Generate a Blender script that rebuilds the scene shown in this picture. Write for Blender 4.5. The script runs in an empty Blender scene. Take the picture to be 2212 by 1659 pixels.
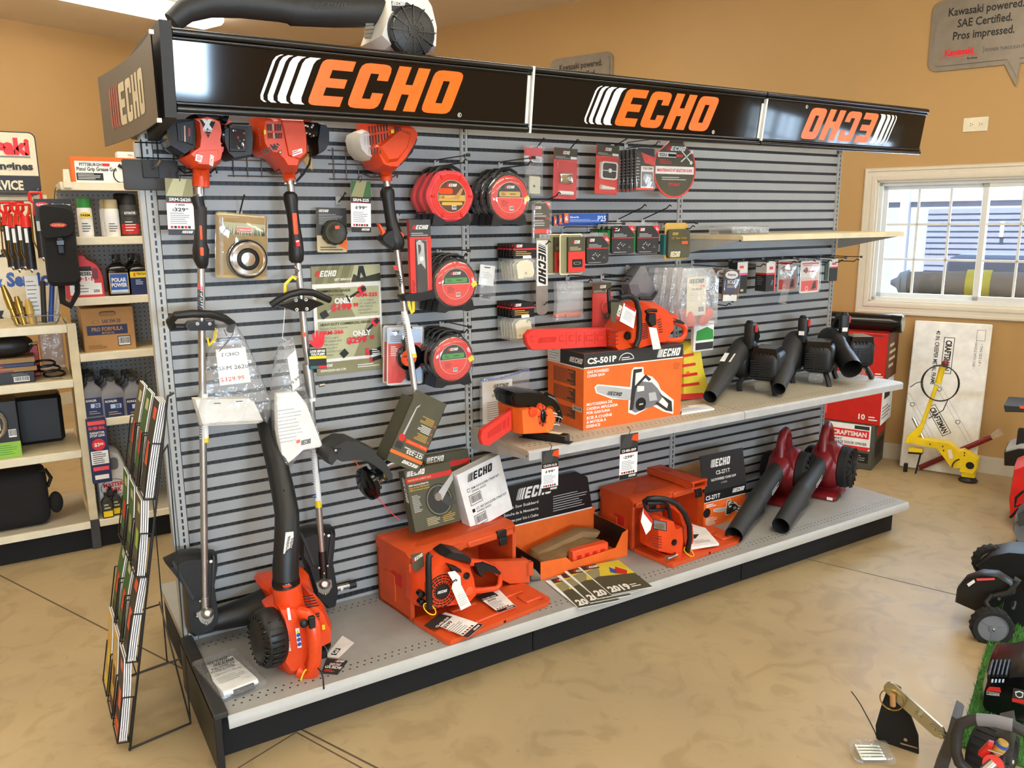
import bpy,bmesh,math,random
from math import sin,cos,pi,radians
from mathutils import Matrix,Vector,geometry
random.seed(7)
S = bpy.context.scene
C = S.collection
# ---------------------------------------------------------------- camera, world, exposure
CF,CL = 1747.06,Vector((-0.4538,-3.0631,1.7443))
YAW,PITCH,ROLL = 0.5548,0.1991,0.0098
_fw = Vector((sin(YAW) * cos(PITCH),cos(YAW) * cos(PITCH),-sin(PITCH)))
_rt = Vector((cos(YAW),-sin(YAW),0))
_dn = _fw.cross(_rt)
RT = cos(ROLL) * _rt + sin(ROLL) * _dn
DN = -sin(ROLL) * _rt + cos(ROLL) * _dn
cam_d = bpy.data.cameras.new('camera')
cam_d.sensor_fit = 'HORIZONTAL'; cam_d.sensor_width = 36; cam_d.lens = CF * 36 / 2212
cam_d.clip_start = 0.02
cam = bpy.data.objects.new('camera',cam_d); C.objects.link(cam)
cam.matrix_world = Matrix(((RT.x,-DN.x,-_fw.x,CL.x),(RT.y,-DN.y,-_fw.y,CL.y),(RT.z,-DN.z,-_fw.z,CL.z),(0,0,0,1)))
S.camera = cam
S.view_settings.view_transform = 'Standard'
S.view_settings.look = 'None'
S.view_settings.gamma = 1
S.view_settings.use_curve_mapping = False
S.view_settings.exposure = 0.0
S.cycles.use_denoising = True
S.cycles.max_bounces = 7
S.cycles.transparent_max_bounces = 24
W = bpy.data.worlds.new('sky'); S.world = W; W.use_nodes = True
_bg = W.node_tree.nodes['Background']
_sk = W.node_tree.nodes.new('ShaderNodeTexSky'); _sk.sky_type = 'HOSEK_WILKIE'
_sk.sun_direction = Vector((0.3,-0.2,0.8)).normalized(); _sk.turbidity = 4
W.node_tree.links.new(_sk.outputs[0],_bg.inputs[0]); _bg.inputs[1].default_value = 9.0
TH = radians(22.2)
RM = Matrix.Rotation(TH,4,'Z')           # the room's axes, the gondola stands askew in it
SX,TY,CH = 4.70,5.55,3.56              # window wall, back wall, ceiling height in room axes
def area(name,M,sx,sy,power,col):
    l = bpy.data.lights.new(name,'AREA'); l.shape = 'RECTANGLE'; l.size = sx; l.size_y = sy; l.energy = power; l.color = col
    o = bpy.data.objects.new(name,l); C.objects.link(o); o.matrix_world = M; return o

def ray(u,v): return RT * ((u - 1106) / CF) + DN * ((v - 829.5) / CF) + _fw
def onY(u,v,y=0.0):                       # where the sight line through a photo pixel meets a plane of the place
    d = ray(u,v); return CL + d * ((y - CL.y) / d.y)
def onZ(u,v,z=0.0):
    d = ray(u,v); return CL + d * ((z - CL.z) / d.z)
def onX(u,v,x=0.0):
    d = ray(u,v); return CL + d * ((x - CL.x) / d.x)
def onP(u,v,p,n):
    d = ray(u,v); return CL + d * ((p - CL).dot(n) / d.dot(n))

# ---------------------------------------------------------------- materials
MATS = {}
def lin(h):
    h = h.lstrip('#'); c = [int(h[i:i + 2],16) / 255 for i in (0,2,4)]
    return [x / 12.92 if x <= .04045 else ((x + .055) / 1.055) ** 2.4 for x in c]
def mat(name,hexc,rough=.5,metal=0.0,spec=.5,var=.08,scale=14,bump=0.0,bscale=160,trans=0.0,emit=0.0,coat=0.0):
    m = bpy.data.materials.new(name); m.use_nodes = True; nt = m.node_tree; b = nt.nodes['Principled BSDF']
    col = lin(hexc)
    b.inputs['Roughness'].default_value = rough; b.inputs['Metallic'].default_value = metal
    b.inputs['Specular IOR Level'].default_value = spec
    b.inputs['Coat Weight'].default_value = coat
    tc = nt.nodes.new('ShaderNodeTexCoord')
    n = nt.nodes.new('ShaderNodeTexNoise'); n.inputs['Scale'].default_value = scale; n.inputs['Detail'].default_value = 3
    nt.links.new(tc.outputs['Object'],n.inputs['Vector'])
    r = nt.nodes.new('ShaderNodeValToRGB')
    r.color_ramp.elements[0].color = [x * (1 - var) for x in col] + [1]
    r.color_ramp.elements[1].color = [min(1,x * (1 + var)) for x in col] + [1]
    r.color_ramp.elements[0].position = .3; r.color_ramp.elements[1].position = .7
    nt.links.new(n.outputs['Fac'],r.inputs['Fac']); nt.links.new(r.outputs[0],b.inputs['Base Color'])
    if bump:
        n2 = nt.nodes.new('ShaderNodeTexNoise'); n2.inputs['Scale'].default_value = bscale; n2.inputs['Detail'].default_value = 2
        nt.links.new(tc.outputs['Object'],n2.inputs['Vector'])
        bp = nt.nodes.new('ShaderNodeBump'); bp.inputs['Strength'].default_value = bump; bp.inputs['Distance'].default_value = .004
        nt.links.new(n2.outputs['Fac'],bp.inputs['Height']); nt.links.new(bp.outputs[0],b.inputs['Normal'])
    if emit:
        nt.links.new(r.outputs[0],b.inputs['Emission Color']); b.inputs['Emission Strength'].default_value = emit
    if trans: b.inputs['Transmission Weight'].default_value = trans
    MATS[name] = m; return m
def clear(name,hexc,alpha,rough=.12,wrinkle=.6,scale=22):
    m = bpy.data.materials.new(name); m.use_nodes = True; nt = m.node_tree; nt.nodes.remove(nt.nodes['Principled BSDF'])
    out = nt.nodes['Material Output']
    tr = nt.nodes.new('ShaderNodeBsdfTransparent'); gl = nt.nodes.new('ShaderNodeBsdfGlossy'); df = nt.nodes.new('ShaderNodeBsdfDiffuse')
    mx = nt.nodes.new('ShaderNodeMixShader'); m2 = nt.nodes.new('ShaderNodeMixShader'); fr = nt.nodes.new('ShaderNodeLayerWeight'); ad = nt.nodes.new('ShaderNodeMath'); ad.operation = 'POWER'; ad.inputs[1].default_value = 4; a2 = nt.nodes.new('ShaderNodeMath'); a2.operation = 'MULTIPLY_ADD'; a2.inputs[1].default_value = .85; a2.inputs[2].default_value = .045
    tc = nt.nodes.new('ShaderNodeTexCoord'); n = nt.nodes.new('ShaderNodeTexNoise'); n.inputs['Scale'].default_value = scale; n.inputs['Detail'].default_value = 3
    bp = nt.nodes.new('ShaderNodeBump'); bp.inputs['Strength'].default_value = wrinkle; bp.inputs['Distance'].default_value = .02
    L = nt.links.new
    L(tc.outputs['Object'],n.inputs['Vector']); L(n.outputs['Fac'],bp.inputs['Height'])
    for s in (gl,fr): L(bp.outputs[0],s.inputs['Normal'])
    gl.inputs['Roughness'].default_value = rough; c = lin(hexc); df.inputs['Color'].default_value = c + [1]; L(fr.outputs['Facing'],ad.inputs[0]); L(ad.outputs[0],a2.inputs[0])
    gl.inputs['Color'].default_value = (1,1,1,1)
    m2.inputs[0].default_value = alpha; L(tr.outputs[0],m2.inputs[1]); L(df.outputs[0],m2.inputs[2])
    L(a2.outputs[0],mx.inputs[0]); L(m2.outputs[0],mx.inputs[1]); L(gl.outputs[0],mx.inputs[2]); L(mx.outputs[0],out.inputs[0])
    MATS[name] = m; return m
for _a in (
    ('black','#161616',.45),('blackgloss','#0b0b0c',.16),('rubber','#1b1b1b',.8),('charcoal','#2c2b29',.6),('blackmatte','#101010',.85),
    ('orange','#e2481a',.32),('orangecase','#d4501f',.5),('orangebox','#ee6a1e',.6),('logo_orange','#ff6a05',.35),('redplastic','#d8231c',.35),
    ('redpack','#e03a30',.4),('pinkred','#ee5358',.3),('white','#eeeae2',.5),('paper','#efeeea',.75),('whiteplastic','#e4e0d6',.4),('cream','#e6dcc0',.6),('beige','#d8caa6',.5),
    ('grayplastic','#8f9193',.5),('grey','#77767a',.55),('lightgrey','#b6b6b4',.5),('darkgrey','#3d3c3a',.55),('olive','#4d4a35',.55),('oliveprint','#77764f',.55),('olivedark','#33301f',.5),('sage','#b9b890',.6),('khaki','#8e8a63',.6),
    ('yellow','#f0cf1f',.4),('yellowpack','#d9c33b',.5),('gold','#c9a24a',.4),('green','#2f8f3a',.5),('limegreen','#8fbf3a',.5),('darkgreen','#2b5a24',.5),('blue','#2a55a8',.4),('navy','#1d2450',.4),('skyblue','#bcd3ee',.6),('teal','#2f6a66',.5),
    ('cardboard','#b98a56',.8),('kraft','#9a7a52',.85),('darkred','#7c1a20',.35),('brown','#5a371f',.6),('bone','#e3dab9',.45),('redtext','#e0222c',.5),('redprint','#c8281f',.5),('neon','#ff5a2a',.5),('pink','#e6609a',.5),('tan','#c8b48a',.6),
): mat(*_a)
for _a in (
    ('steel','#b4b2ac',.3,1.0),('chrome','#d6d6d4',.12,1.0),('alu','#c2c0bb',.38,1.0),('brass','#b89a4e',.3,1.0),('darksteel','#4b4a48',.4,1.0),('zinc','#b9b9a8',.35,1.0),('wire','#8a8782',.35,1.0),('signmetal','#8d857a',.42,.8),
): mat(*_a)
mat('tube','#2c2c2b',.55,bump=.15,bscale=300); mat('fabric','#1a1a1a',.95,bump=.4,bscale=900)
mat('panelgrey','#a1a2a0',.42,var=.04); mat('deckgrey','#9c9b95',.5,var=.05); mat('postgrey','#b3b2ac',.4,var=.03); mat('deckpaint','#b5ac98',.5,var=.05)
clear('bag','#e8ecf0',.10); clear('bagcloud','#dfe2e4',.30); clear('blister','#ffffff',.05,.06,.15,8); clear('smoke','#c8c8c8',.35,.2)
clear('glass','#ffffff',.0,.02,0.0); clear('acrylic','#d8dcdc',.12,.05,.05)

# ---------------------------------------------------------------- mesh builder
_txt = {}
def _glyphs(s,bold):
    k = (s,bold)
    if k not in _txt:
        c = bpy.data.curves.new('t','FONT'); c.body = s; c.size = 1; c.resolution_u = 2; c.offset = bold
        o = bpy.data.objects.new('t',c); m = o.to_mesh()
        _txt[k] = ([v.co.copy() for v in m.vertices],[tuple(p.vertices) for p in m.polygons])
        o.to_mesh_clear(); bpy.data.objects.remove(o); bpy.data.curves.remove(c)
    return _txt[k]
def T3(x=0,y=0,z=0): return Matrix.Translation((x,y,z))
def RX(a): return Matrix.Rotation(radians(a),4,'X')
def RY(a): return Matrix.Rotation(radians(a),4,'Y')
def RZ(a): return Matrix.Rotation(radians(a),4,'Z')
def frame(o,x,y):                         # a matrix with its x axis along x, its y axis near y and its origin at o
    x = Vector(x).normalized(); z = x.cross(Vector(y)).normalized(); y = z.cross(x); o = Vector(o)
    return Matrix(((x.x,y.x,z.x,o.x),(x.y,y.y,z.y,o.y),(x.z,y.z,z.z,o.z),(0,0,0,1)))
def FRONT(y=0,x=0,z=0): return frame((x,y,z),(1,0,0),(0,0,1))
def LEFT(x=0,y=0,z=0): return frame((x,y,z),(0,-1,0),(0,0,1))
def RIGHT(x=0,y=0,z=0): return frame((x,y,z),(0,1,0),(0,0,1))
def TOP(z=0,x=0,y=0): return T3(x,y,z)
def circ(r,n=16,ry=None,cx=0,cy=0,a0=0.0,a1=2 * pi):
    full = abs(a1 - a0 - 2 * pi) < 1e-6; k = n if full else n + 1
    return [(cx + r * cos(a0 + (a1 - a0) * i / n),cy + (ry or r) * sin(a0 + (a1 - a0) * i / n)) for i in range(k)]
def rrect(x0,y0,x1,y1,r,n=4):
    if isinstance(r,(int,float)): r = (r,) * 4
    out = []
    for (cx,cy,a),q in zip(((x0,y0,pi),(x1,y0,1.5 * pi),(x1,y1,0),(x0,y1,.5 * pi)),r):
        sx = 1 if cx == x0 else -1; sy = 1 if cy == y0 else -1
        if q < 1e-9: out.append((cx,cy)); continue
        for i in range(n + 1):
            t = a + i * pi / 2 / n; out.append((cx + sx * q + q * cos(t),cy + sy * q + q * sin(t)))
    return out
def rpoly(pts,n=3):                        # polygon with a radius per corner: (x, y, r)
    out = []
    for i,p in enumerate(pts):
        x,y,r = (*p,0)[:3]
        if r <= 0: out.append((x,y)); continue
        P = Vector((x,y)); a = (Vector(pts[i - 1][:2]) - P).normalized(); b = (Vector(pts[(i + 1) % len(pts)][:2]) - P).normalized()
        for k in range(n + 1):
            t = k / n; q = P + a * r * (1 - t) ** 2 + b * r * t ** 2; out.append((q.x,q.y))
    return out
_LET = {
 'E': ([(0,0,.14),(.62,0),(.62,.22),(.24,.22),(.24,.4),(.58,.4),(.58,.6),(.24,.6),(.24,.78),(.62,.78),(.62,1),(0,1,.14)],None),
 'C': ([(0,0,.16),(.62,0,.16),(.62,.36),(.4,.36),(.4,.22),(.24,.22),(.24,.78),(.4,.78),(.4,.64),(.62,.64),(.62,1,.16),(0,1,.16)],None),
 'H': ([(0,0),(.25,0),(.25,.38),(.4,.38),(.4,0),(.65,0),(.65,1),(.4,1),(.4,.6),(.25,.6),(.25,1),(0,1)],None),
 'O': ([(0,0,.16),(.64,0,.16),(.64,1,.16),(0,1,.16)],[(.25,.24),(.39,.24),(.39,.76),(.25,.76)]),
}
class MB:
    def __init__(s,X=None): s.v = []; s.f = []; s.m = []; s.s = []; s.mats = []; s.X = X or Matrix()
    def add(s,vs,fs,m,smooth=False,F=None):
        k = len(s.v); X = s.X @ F if F is not None else s.X
        if m not in s.mats: s.mats.append(m)
        mi = s.mats.index(m)
        s.v += [X @ Vector(p) for p in vs]
        for f in fs: s.f.append([k + i for i in f]); s.m.append(mi); s.s.append(smooth)
        return s
    def box(s,x0,y0,z0,x1,y1,z1,m,b=0.0,seg=1,F=None):
        if b <= 0:
            vs = [(x,y,z) for z in (z0,z1) for y in (y0,y1) for x in (x0,x1)]
            return s.add(vs,[(0,2,3,1),(4,5,7,6),(0,1,5,4),(2,6,7,3),(0,4,6,2),(1,3,7,5)],m,False,F)
        b = min(b,.49 * min(abs(x1 - x0),abs(y1 - y0),abs(z1 - z0)))
        bm = bmesh.new(); bmesh.ops.create_cube(bm,size=1)
        for v in bm.verts: v.co = Vector(((x0 + x1) / 2 + v.co.x * (x1 - x0),(y0 + y1) / 2 + v.co.y * (y1 - y0),(z0 + z1) / 2 + v.co.z * (z1 - z0)))
        bmesh.ops.bevel(bm,geom=bm.edges[:],offset=b,segments=seg,affect='EDGES',profile=.5)
        bm.verts.index_update()
        s.add([v.co.copy() for v in bm.verts],[[v.index for v in f.verts] for f in bm.faces],m,seg > 1,F); bm.free(); return s
    def blob(s,c,r,m,e=1.0,e2=None,nu=20,nv=12,F=None):       # superellipsoid, e < 1 is boxier
        e2 = e2 or e; sg = lambda t,p: math.copysign(abs(t) ** p,t)
        vs = []; fs = []
        for j in range(1,nv):
            a = -pi / 2 + pi * j / nv
            for i in range(nu):
                t = 2 * pi * i / nu; vs.append((c[0] + r[0] * sg(cos(a),e2) * sg(cos(t),e),c[1] + r[1] * sg(cos(a),e2) * sg(sin(t),e),c[2] + r[2] * sg(sin(a),e2)))
        b = len(vs); vs += [(c[0],c[1],c[2] - r[2]),(c[0],c[1],c[2] + r[2])]
        for j in range(nv - 2):
            for i in range(nu): q = (i + 1) % nu; fs.append((j * nu + i,j * nu + q,(j + 1) * nu + q,(j + 1) * nu + i))
        for i in range(nu): q = (i + 1) % nu; fs += [(b,q,i),(b + 1,(nv - 2) * nu + i,(nv - 2) * nu + q)]
        return s.add(vs,fs,m,True,F)
    def loft(s,rings,m,smooth=True,caps=True,closed=True,F=None):
        n = len(rings[0]); vs = [p for r in rings for p in r]; fs = []
        for j in range(len(rings) - 1):
            for i in range(n if closed else n - 1): q = (i + 1) % n; fs.append((j * n + i,j * n + q,(j + 1) * n + q,(j + 1) * n + i))
        if caps: fs += [list(range(n))[::-1],[(len(rings) - 1) * n + i for i in range(n)]]
        return s.add(vs,fs,m,smooth,F)
    def tube(s,path,r,m,n=10,caps=True,F=None,flat=1.0,up=None):
        path = [Vector(p) for p in path]; P = [path[0]]
        R = [r] * len(path) if isinstance(r,(int,float)) else list(r)
        Rr = [R[0]]
        for a,q in zip(path[1:],R[1:]):
            if (a - P[-1]).length > 1e-7: P.append(a); Rr.append(q)
            else: P.append(P[-1] + ((P[-1] - P[-2]).normalized() if len(P) > 1 else Vector((0,0,1))) * 1e-6); Rr.append(q)
        rings = []; N = None
        for i,p in enumerate(P):
            d = (P[min(i + 1,len(P) - 1)] - P[max(i - 1,0)])
            if i and i < len(P) - 1: d = (P[i] - P[i - 1]).normalized() + (P[i + 1] - P[i]).normalized()
            if d.length < 1e-9: d = Vector((0,0,1))
            d.normalize()
            if N is None: N = (Vector(up) if up else (Vector((0,0,1)) if abs(d.z) < .9 else Vector((1,0,0))))
            N = (N - d * N.dot(d)); N = N.normalized() if N.length > 1e-6 else d.orthogonal().normalized()
            B = d.cross(N)
            rings.append([p + (B * cos(2 * pi * k / n) + N * sin(2 * pi * k / n) * flat) * Rr[i] for k in range(n)])
        return s.loft(rings,m,True,caps,True,F)
    def lathe(s,prof,m,n=20,F=None,caps=True):                   # profile (r, z) about local z
        return s.loft([[(r * cos(2 * pi * k / n),r * sin(2 * pi * k / n),z) for k in range(n)] for r,z in prof],m,True,caps,True,F)
    def cyl(s,r,z0,z1,m,n=16,F=None,r1=None):
        return s.lathe([(r,z0),(r1 or r,z1)],m,n,F)
    def prism(s,poly,z0,z1,m,F=None,smooth=False,b=0.0):
        n = len(poly); vs = [(x,y,z0) for x,y in poly] + [(x,y,z1) for x,y in poly]
        tri = geometry.tessellate_polygon([[Vector((x,y,0)) for x,y in poly]])
        fs = [tuple(t) for t in tri] + [tuple(i + n for i in t) for t in tri] if n > 4 else [tuple(range(n)),tuple(range(n,2 * n))]
        fs += [(i,(i + 1) % n,n + (i + 1) % n,n + i) for i in range(n)]
        return s.add(vs,fs,m,smooth,F)
    def poly(s,pts,m,off=1,F=None,hole=None):
        z = off * .0005; L = [[Vector((x,y,0)) for x,y in pts]] + ([[Vector((x,y,0)) for x,y in hole]] if hole else [])
        al = list(pts) + list(hole or [])
        return s.add([(x,y,z) for x,y in al],[tuple(t) for t in geometry.tessellate_polygon(L)],m,False,F)
    def rect(s,F,x0,y0,x1,y1,m,off=1):
        z = off * .0005; return s.add([(x0,y0,z),(x1,y0,z),(x1,y1,z),(x0,y1,z)],[(0,1,2,3)],m,False,F)
    def disc(s,F,x,y,r,m,off=1,n=24,ry=None,r0=0): return s.poly(circ(r,n,ry,x,y),m,off,F,circ(r0,n,r0 * (ry or r) / r,x,y) if r0 else None)
    def text(s,F,t,x,y,h,m,off=2,al='c',bold=0.0,sx=1.0,w=None,skew=0.0,mirror=False):
        vs,fs = _glyphs(t,bold); k = h / .72
        a,b = min(v.x for v in vs),max(v.x for v in vs); sxx = k * sx
        if w: sxx = w / (b - a)
        o = {'l': a,'c': (a + b) / 2,'r': b}[al]; sg = -1 if mirror else 1
        return s.add([(x + sg * ((v.x - o) * sxx + v.y * k * skew),y + v.y * k,off * .0005) for v in vs],fs,m,False,F)
    def lines(s,F,x0,y0,x1,y1,n,m,off=2,fill=.42,seed=1):                # print too small to read
        R = random.Random(seed); p = (y1 - y0) / n
        for i in range(n):
            y = y1 - (i + .5 + fill / 2) * p; s.rect(F,x0,y,x0 + (x1 - x0) * R.uniform(.62,1),y + p * fill,m,off)
        return s
    def barcode(s,F,x0,y0,x1,y1,off=2,seed=3):
        R = random.Random(seed); s.rect(F,x0,y0,x1,y1,'paper',off); x = x0 + .06 * (x1 - x0)
        while x < x1 - .08 * (x1 - x0):
            w = (x1 - x0) * R.choice((.02,.035,.05)); s.rect(F,x,y0 + .18 * (y1 - y0),x + w,y1 - .08 * (y1 - y0),'black',off + 1); x += w + (x1 - x0) * R.choice((.025,.04))
        return s
    def logo(s,F,x,y,h,ml,mbar,off=2,sx=1.0,mirror=False,sk=.32,mod=None,bar_w=(.05,.10,.15,.2)):
        # slanted block letters behind four bars of growing width; (x, y) is the lower left corner of the bars
        sg = -1 if mirror else 1
        fx = (lambda p: mod(p)) if mod else (lambda p: p)
        def put(poly,m,hole=None):
            tr = lambda q: fx((x + sg * (q[0] + q[1] * sk) * h * sx,y + q[1] * h))
            s.poly([tr(q) for q in poly],m,off,F,[tr(q) for q in hole] if hole else None)
        cx = 0.0
        for w in bar_w:
            L = [(.1,0.0),(.03,.05),(0,.14),(0,.86),(.03,.95),(.1,1.0)]
            put(L + [(a + w,b) for a,b in L[::-1]],mbar); cx += w + .075
            x += sg * (w + .075) * h * sx
        x += sg * .06 * h * sx
        for ch in 'ECHO':
            o,hl = _LET[ch]; put(rpoly(o),ml,hl); x += sg * (.74 if ch != 'H' else .76) * h * sx
        return s
    def build(s,name,parent=None,M=None,smooth_angle=.7):
        me = bpy.data.meshes.new(name); me.from_pydata(s.v,[],s.f)
        for m in s.mats: me.materials.append(MATS[m])
        me.polygons.foreach_set('material_index',s.m); me.polygons.foreach_set('use_smooth',s.s)
        me.validate(); me.update()
        bm = bmesh.new(); bm.from_mesh(me); bmesh.ops.recalc_face_normals(bm,faces=bm.faces[:]); bm.to_mesh(me); bm.free()
        try: me.set_sharp_from_angle(angle=smooth_angle)
        except Exception: pass
        o = bpy.data.objects.new(name,me); C.objects.link(o)
        if parent is not None: o.parent = parent
        if M is not None: o.matrix_local = M
        return o
LOGO_W = 3.96                              # width of the mark over its height (before sx)
def tag(o,label,cat,group=None,kind=None):
    if label: o['label'] = label
    if cat: o['category'] = cat
    if group: o['group'] = group
    if kind: o['kind'] = kind
    return o
def thing(name,label,cat,M=None,group=None):
    o = bpy.data.objects.new(name,None); C.objects.link(o); o.empty_display_size = .05
    if M is not None: o.matrix_world = M
    return tag(o,label,cat,group)
def one(name,mb,label,cat,M=None,group=None): return tag(mb.build(name,None,M),label,cat,group)
def struct(name,mb,M=None): return tag(mb.build(name,None,M),None,None,None,'structure')
def dup(root,M,label=None,group=None):
    r = root.copy(); C.objects.link(r); r.matrix_world = M
    if label: r['label'] = label
    if group: r['group'] = group
    for ch in list(root.children):
        c = ch.copy(); C.objects.link(c); c.parent = r
        for g in list(ch.children):
            d = g.copy(); C.objects.link(d); d.parent = c
    return r
# ---------------------------------------------------------------- room shell
def _node_mat(name,build):
    m = bpy.data.materials.new(name); m.use_nodes = True; nt = m.node_tree; build(nt,nt.nodes['Principled BSDF'],nt.links.new); MATS[name] = m
def _ramp(nt,stops):
    r = nt.nodes.new('ShaderNodeValToRGB'); e = r.color_ramp.elements
    while len(e) < len(stops): e.new(.5)
    for q,(p,h) in zip(e,stops): q.position = p; q.color = lin(h) + [1]
    return r
def _noise(nt,L,scale,detail=4,dist=0.0,src=None):
    n = nt.nodes.new('ShaderNodeTexNoise'); n.inputs['Scale'].default_value = scale; n.inputs['Detail'].default_value = detail; n.inputs['Distortion'].default_value = dist
    if src is None:
        tc = nt.nodes.new('ShaderNodeTexCoord'); src = tc.outputs['Object']
    L(src,n.inputs['Vector']); return n
def _floor(nt,b,L):                                     # stained, waxed concrete with sawn joints
    n1 = _noise(nt,L,1.1,6,.8); n2 = _noise(nt,L,5.5,6,1.5); n3 = _noise(nt,L,26,5,2.0)
    r1 = _ramp(nt,[(.3,'#a08d6c'),(.5,'#ab9670'),(.72,'#b39e79')])
    L(n1.outputs['Fac'],r1.inputs[0])
    r2 = _ramp(nt,[(.36,'#a08a6c'),(.5,'#ffffff'),(.8,'#ffffff')]); L(n2.outputs['Fac'],r2.inputs[0])
    r3 = _ramp(nt,[(.24,'#7d6c54'),(.33,'#ffffff'),(.9,'#ffffff')]); L(n3.outputs['Fac'],r3.inputs[0])
    a = nt.nodes.new('ShaderNodeMix'); a.data_type = 'RGBA'; a.blend_type = 'MULTIPLY'; a.inputs[0].default_value = .22
    L(r1.outputs[0],a.inputs[6]); L(r2.outputs[0],a.inputs[7])
    c = nt.nodes.new('ShaderNodeMix'); c.data_type = 'RGBA'; c.blend_type = 'MULTIPLY'; c.inputs[0].default_value = .3
    L(a.outputs[2],c.inputs[6]); L(r3.outputs[0],c.inputs[7]); L(c.outputs[2],b.inputs['Base Color'])
    rr = nt.nodes.new('ShaderNodeMapRange'); rr.inputs[3].default_value = .32; rr.inputs[4].default_value = .55; L(n2.outputs['Fac'],rr.inputs[0]); L(rr.outputs[0],b.inputs['Roughness'])
    bp = nt.nodes.new('ShaderNodeBump'); bp.inputs['Strength'].default_value = .06; L(n3.outputs['Fac'],bp.inputs['Height']); L(bp.outputs[0],b.inputs['Normal'])
_node_mat('concrete',_floor)
mat('wallpaint','#b8925b',.55,var=.025,scale=2,bump=.08,bscale=220)
mat('ceilingpaint','#e4dac6',.8,var=.02,scale=2,bump=.1,bscale=200)
mat('trimwhite','#d9cfbc',.4,var=.02); mat('vinyl','#dcdcd8',.35,var=.02); mat('baseboardpaint','#c9bda6',.45,var=.02)
mat('lamp','#fff2e0',.5,emit=12.8); mat('joint','#5a4a38',.9)
SL,TF = -6.5,-8.0                                      # the wall beyond the camera, the shop front
def rbx(mb,s0,t0,z0,s1,t1,z1,m,b=0): mb.box(s0,t0,z0,s1,t1,z1,m,b)
fl = MB(); fl.box(SL - .2,TF - .2,-.1,SX + .2,TY + .2,0,'concrete'); struct('floor',fl,RM)
ce = MB(); ce.box(SL - .2,TF - .2,CH,SX + .2,TY + .2,CH + .1,'ceilingpaint'); struct('ceiling',ce,RM)
def wall(name,axis,at,a0,a1,holes,m='wallpaint',thick=.16,sign=1):
    mb = MB(); cuts = sorted(holes); x = a0
    def put(u0,u1,z0,z1):
        if u1 - u0 < 1e-4 or z1 - z0 < 1e-4: return
        lo,hi = (at,at + thick * sign) if sign > 0 else (at - thick,at)
        if axis == 's': mb.box(lo,u0,z0,hi,u1,z1,m)
        else: mb.box(u0,lo,z0,u1,hi,z1,m)
    for (u0,u1,z0,z1) in cuts:
        put(x,u0,0,CH); put(u0,u1,0,z0); put(u0,u1,z1,CH); x = u1
    put(x,a1,0,CH); return struct(name,mb,RM)
WIN = [(-6.85,-5.5,1.145,1.995),(-5.3,-3.95,1.145,1.995),(-2.66,-1.31,1.145,1.995)]
FRONTWIN = [(-6.85,-5.5,1.145,1.995),(-5.3,-3.95,1.145,1.995),(-2.66,-1.31,1.145,1.995)]
wall('wall_right','s',SX,TF,TY,WIN)
wall('wall_back','t',TY,SL,SX + .16,[])
wall('wall_front','t',TF,SL,SX + .16,FRONTWIN,sign=-1)
wall('wall_left','s',SL,TF,TY,[],sign=-1)
bb = MB()
for a,b in ((TF,TY),): bb.box(SX - .016,a,0,SX - .001,b,.1,'baseboardpaint'); bb.box(SX - .011,a,.1,SX - .001,b,.118,'baseboardpaint')
struct('baseboard_right',bb,RM)
bb = MB(); bb.box(SL,TY - .016,0,SX - .02,TY - .001,.118,'baseboardpaint'); struct('baseboard_back',bb,RM)
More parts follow.
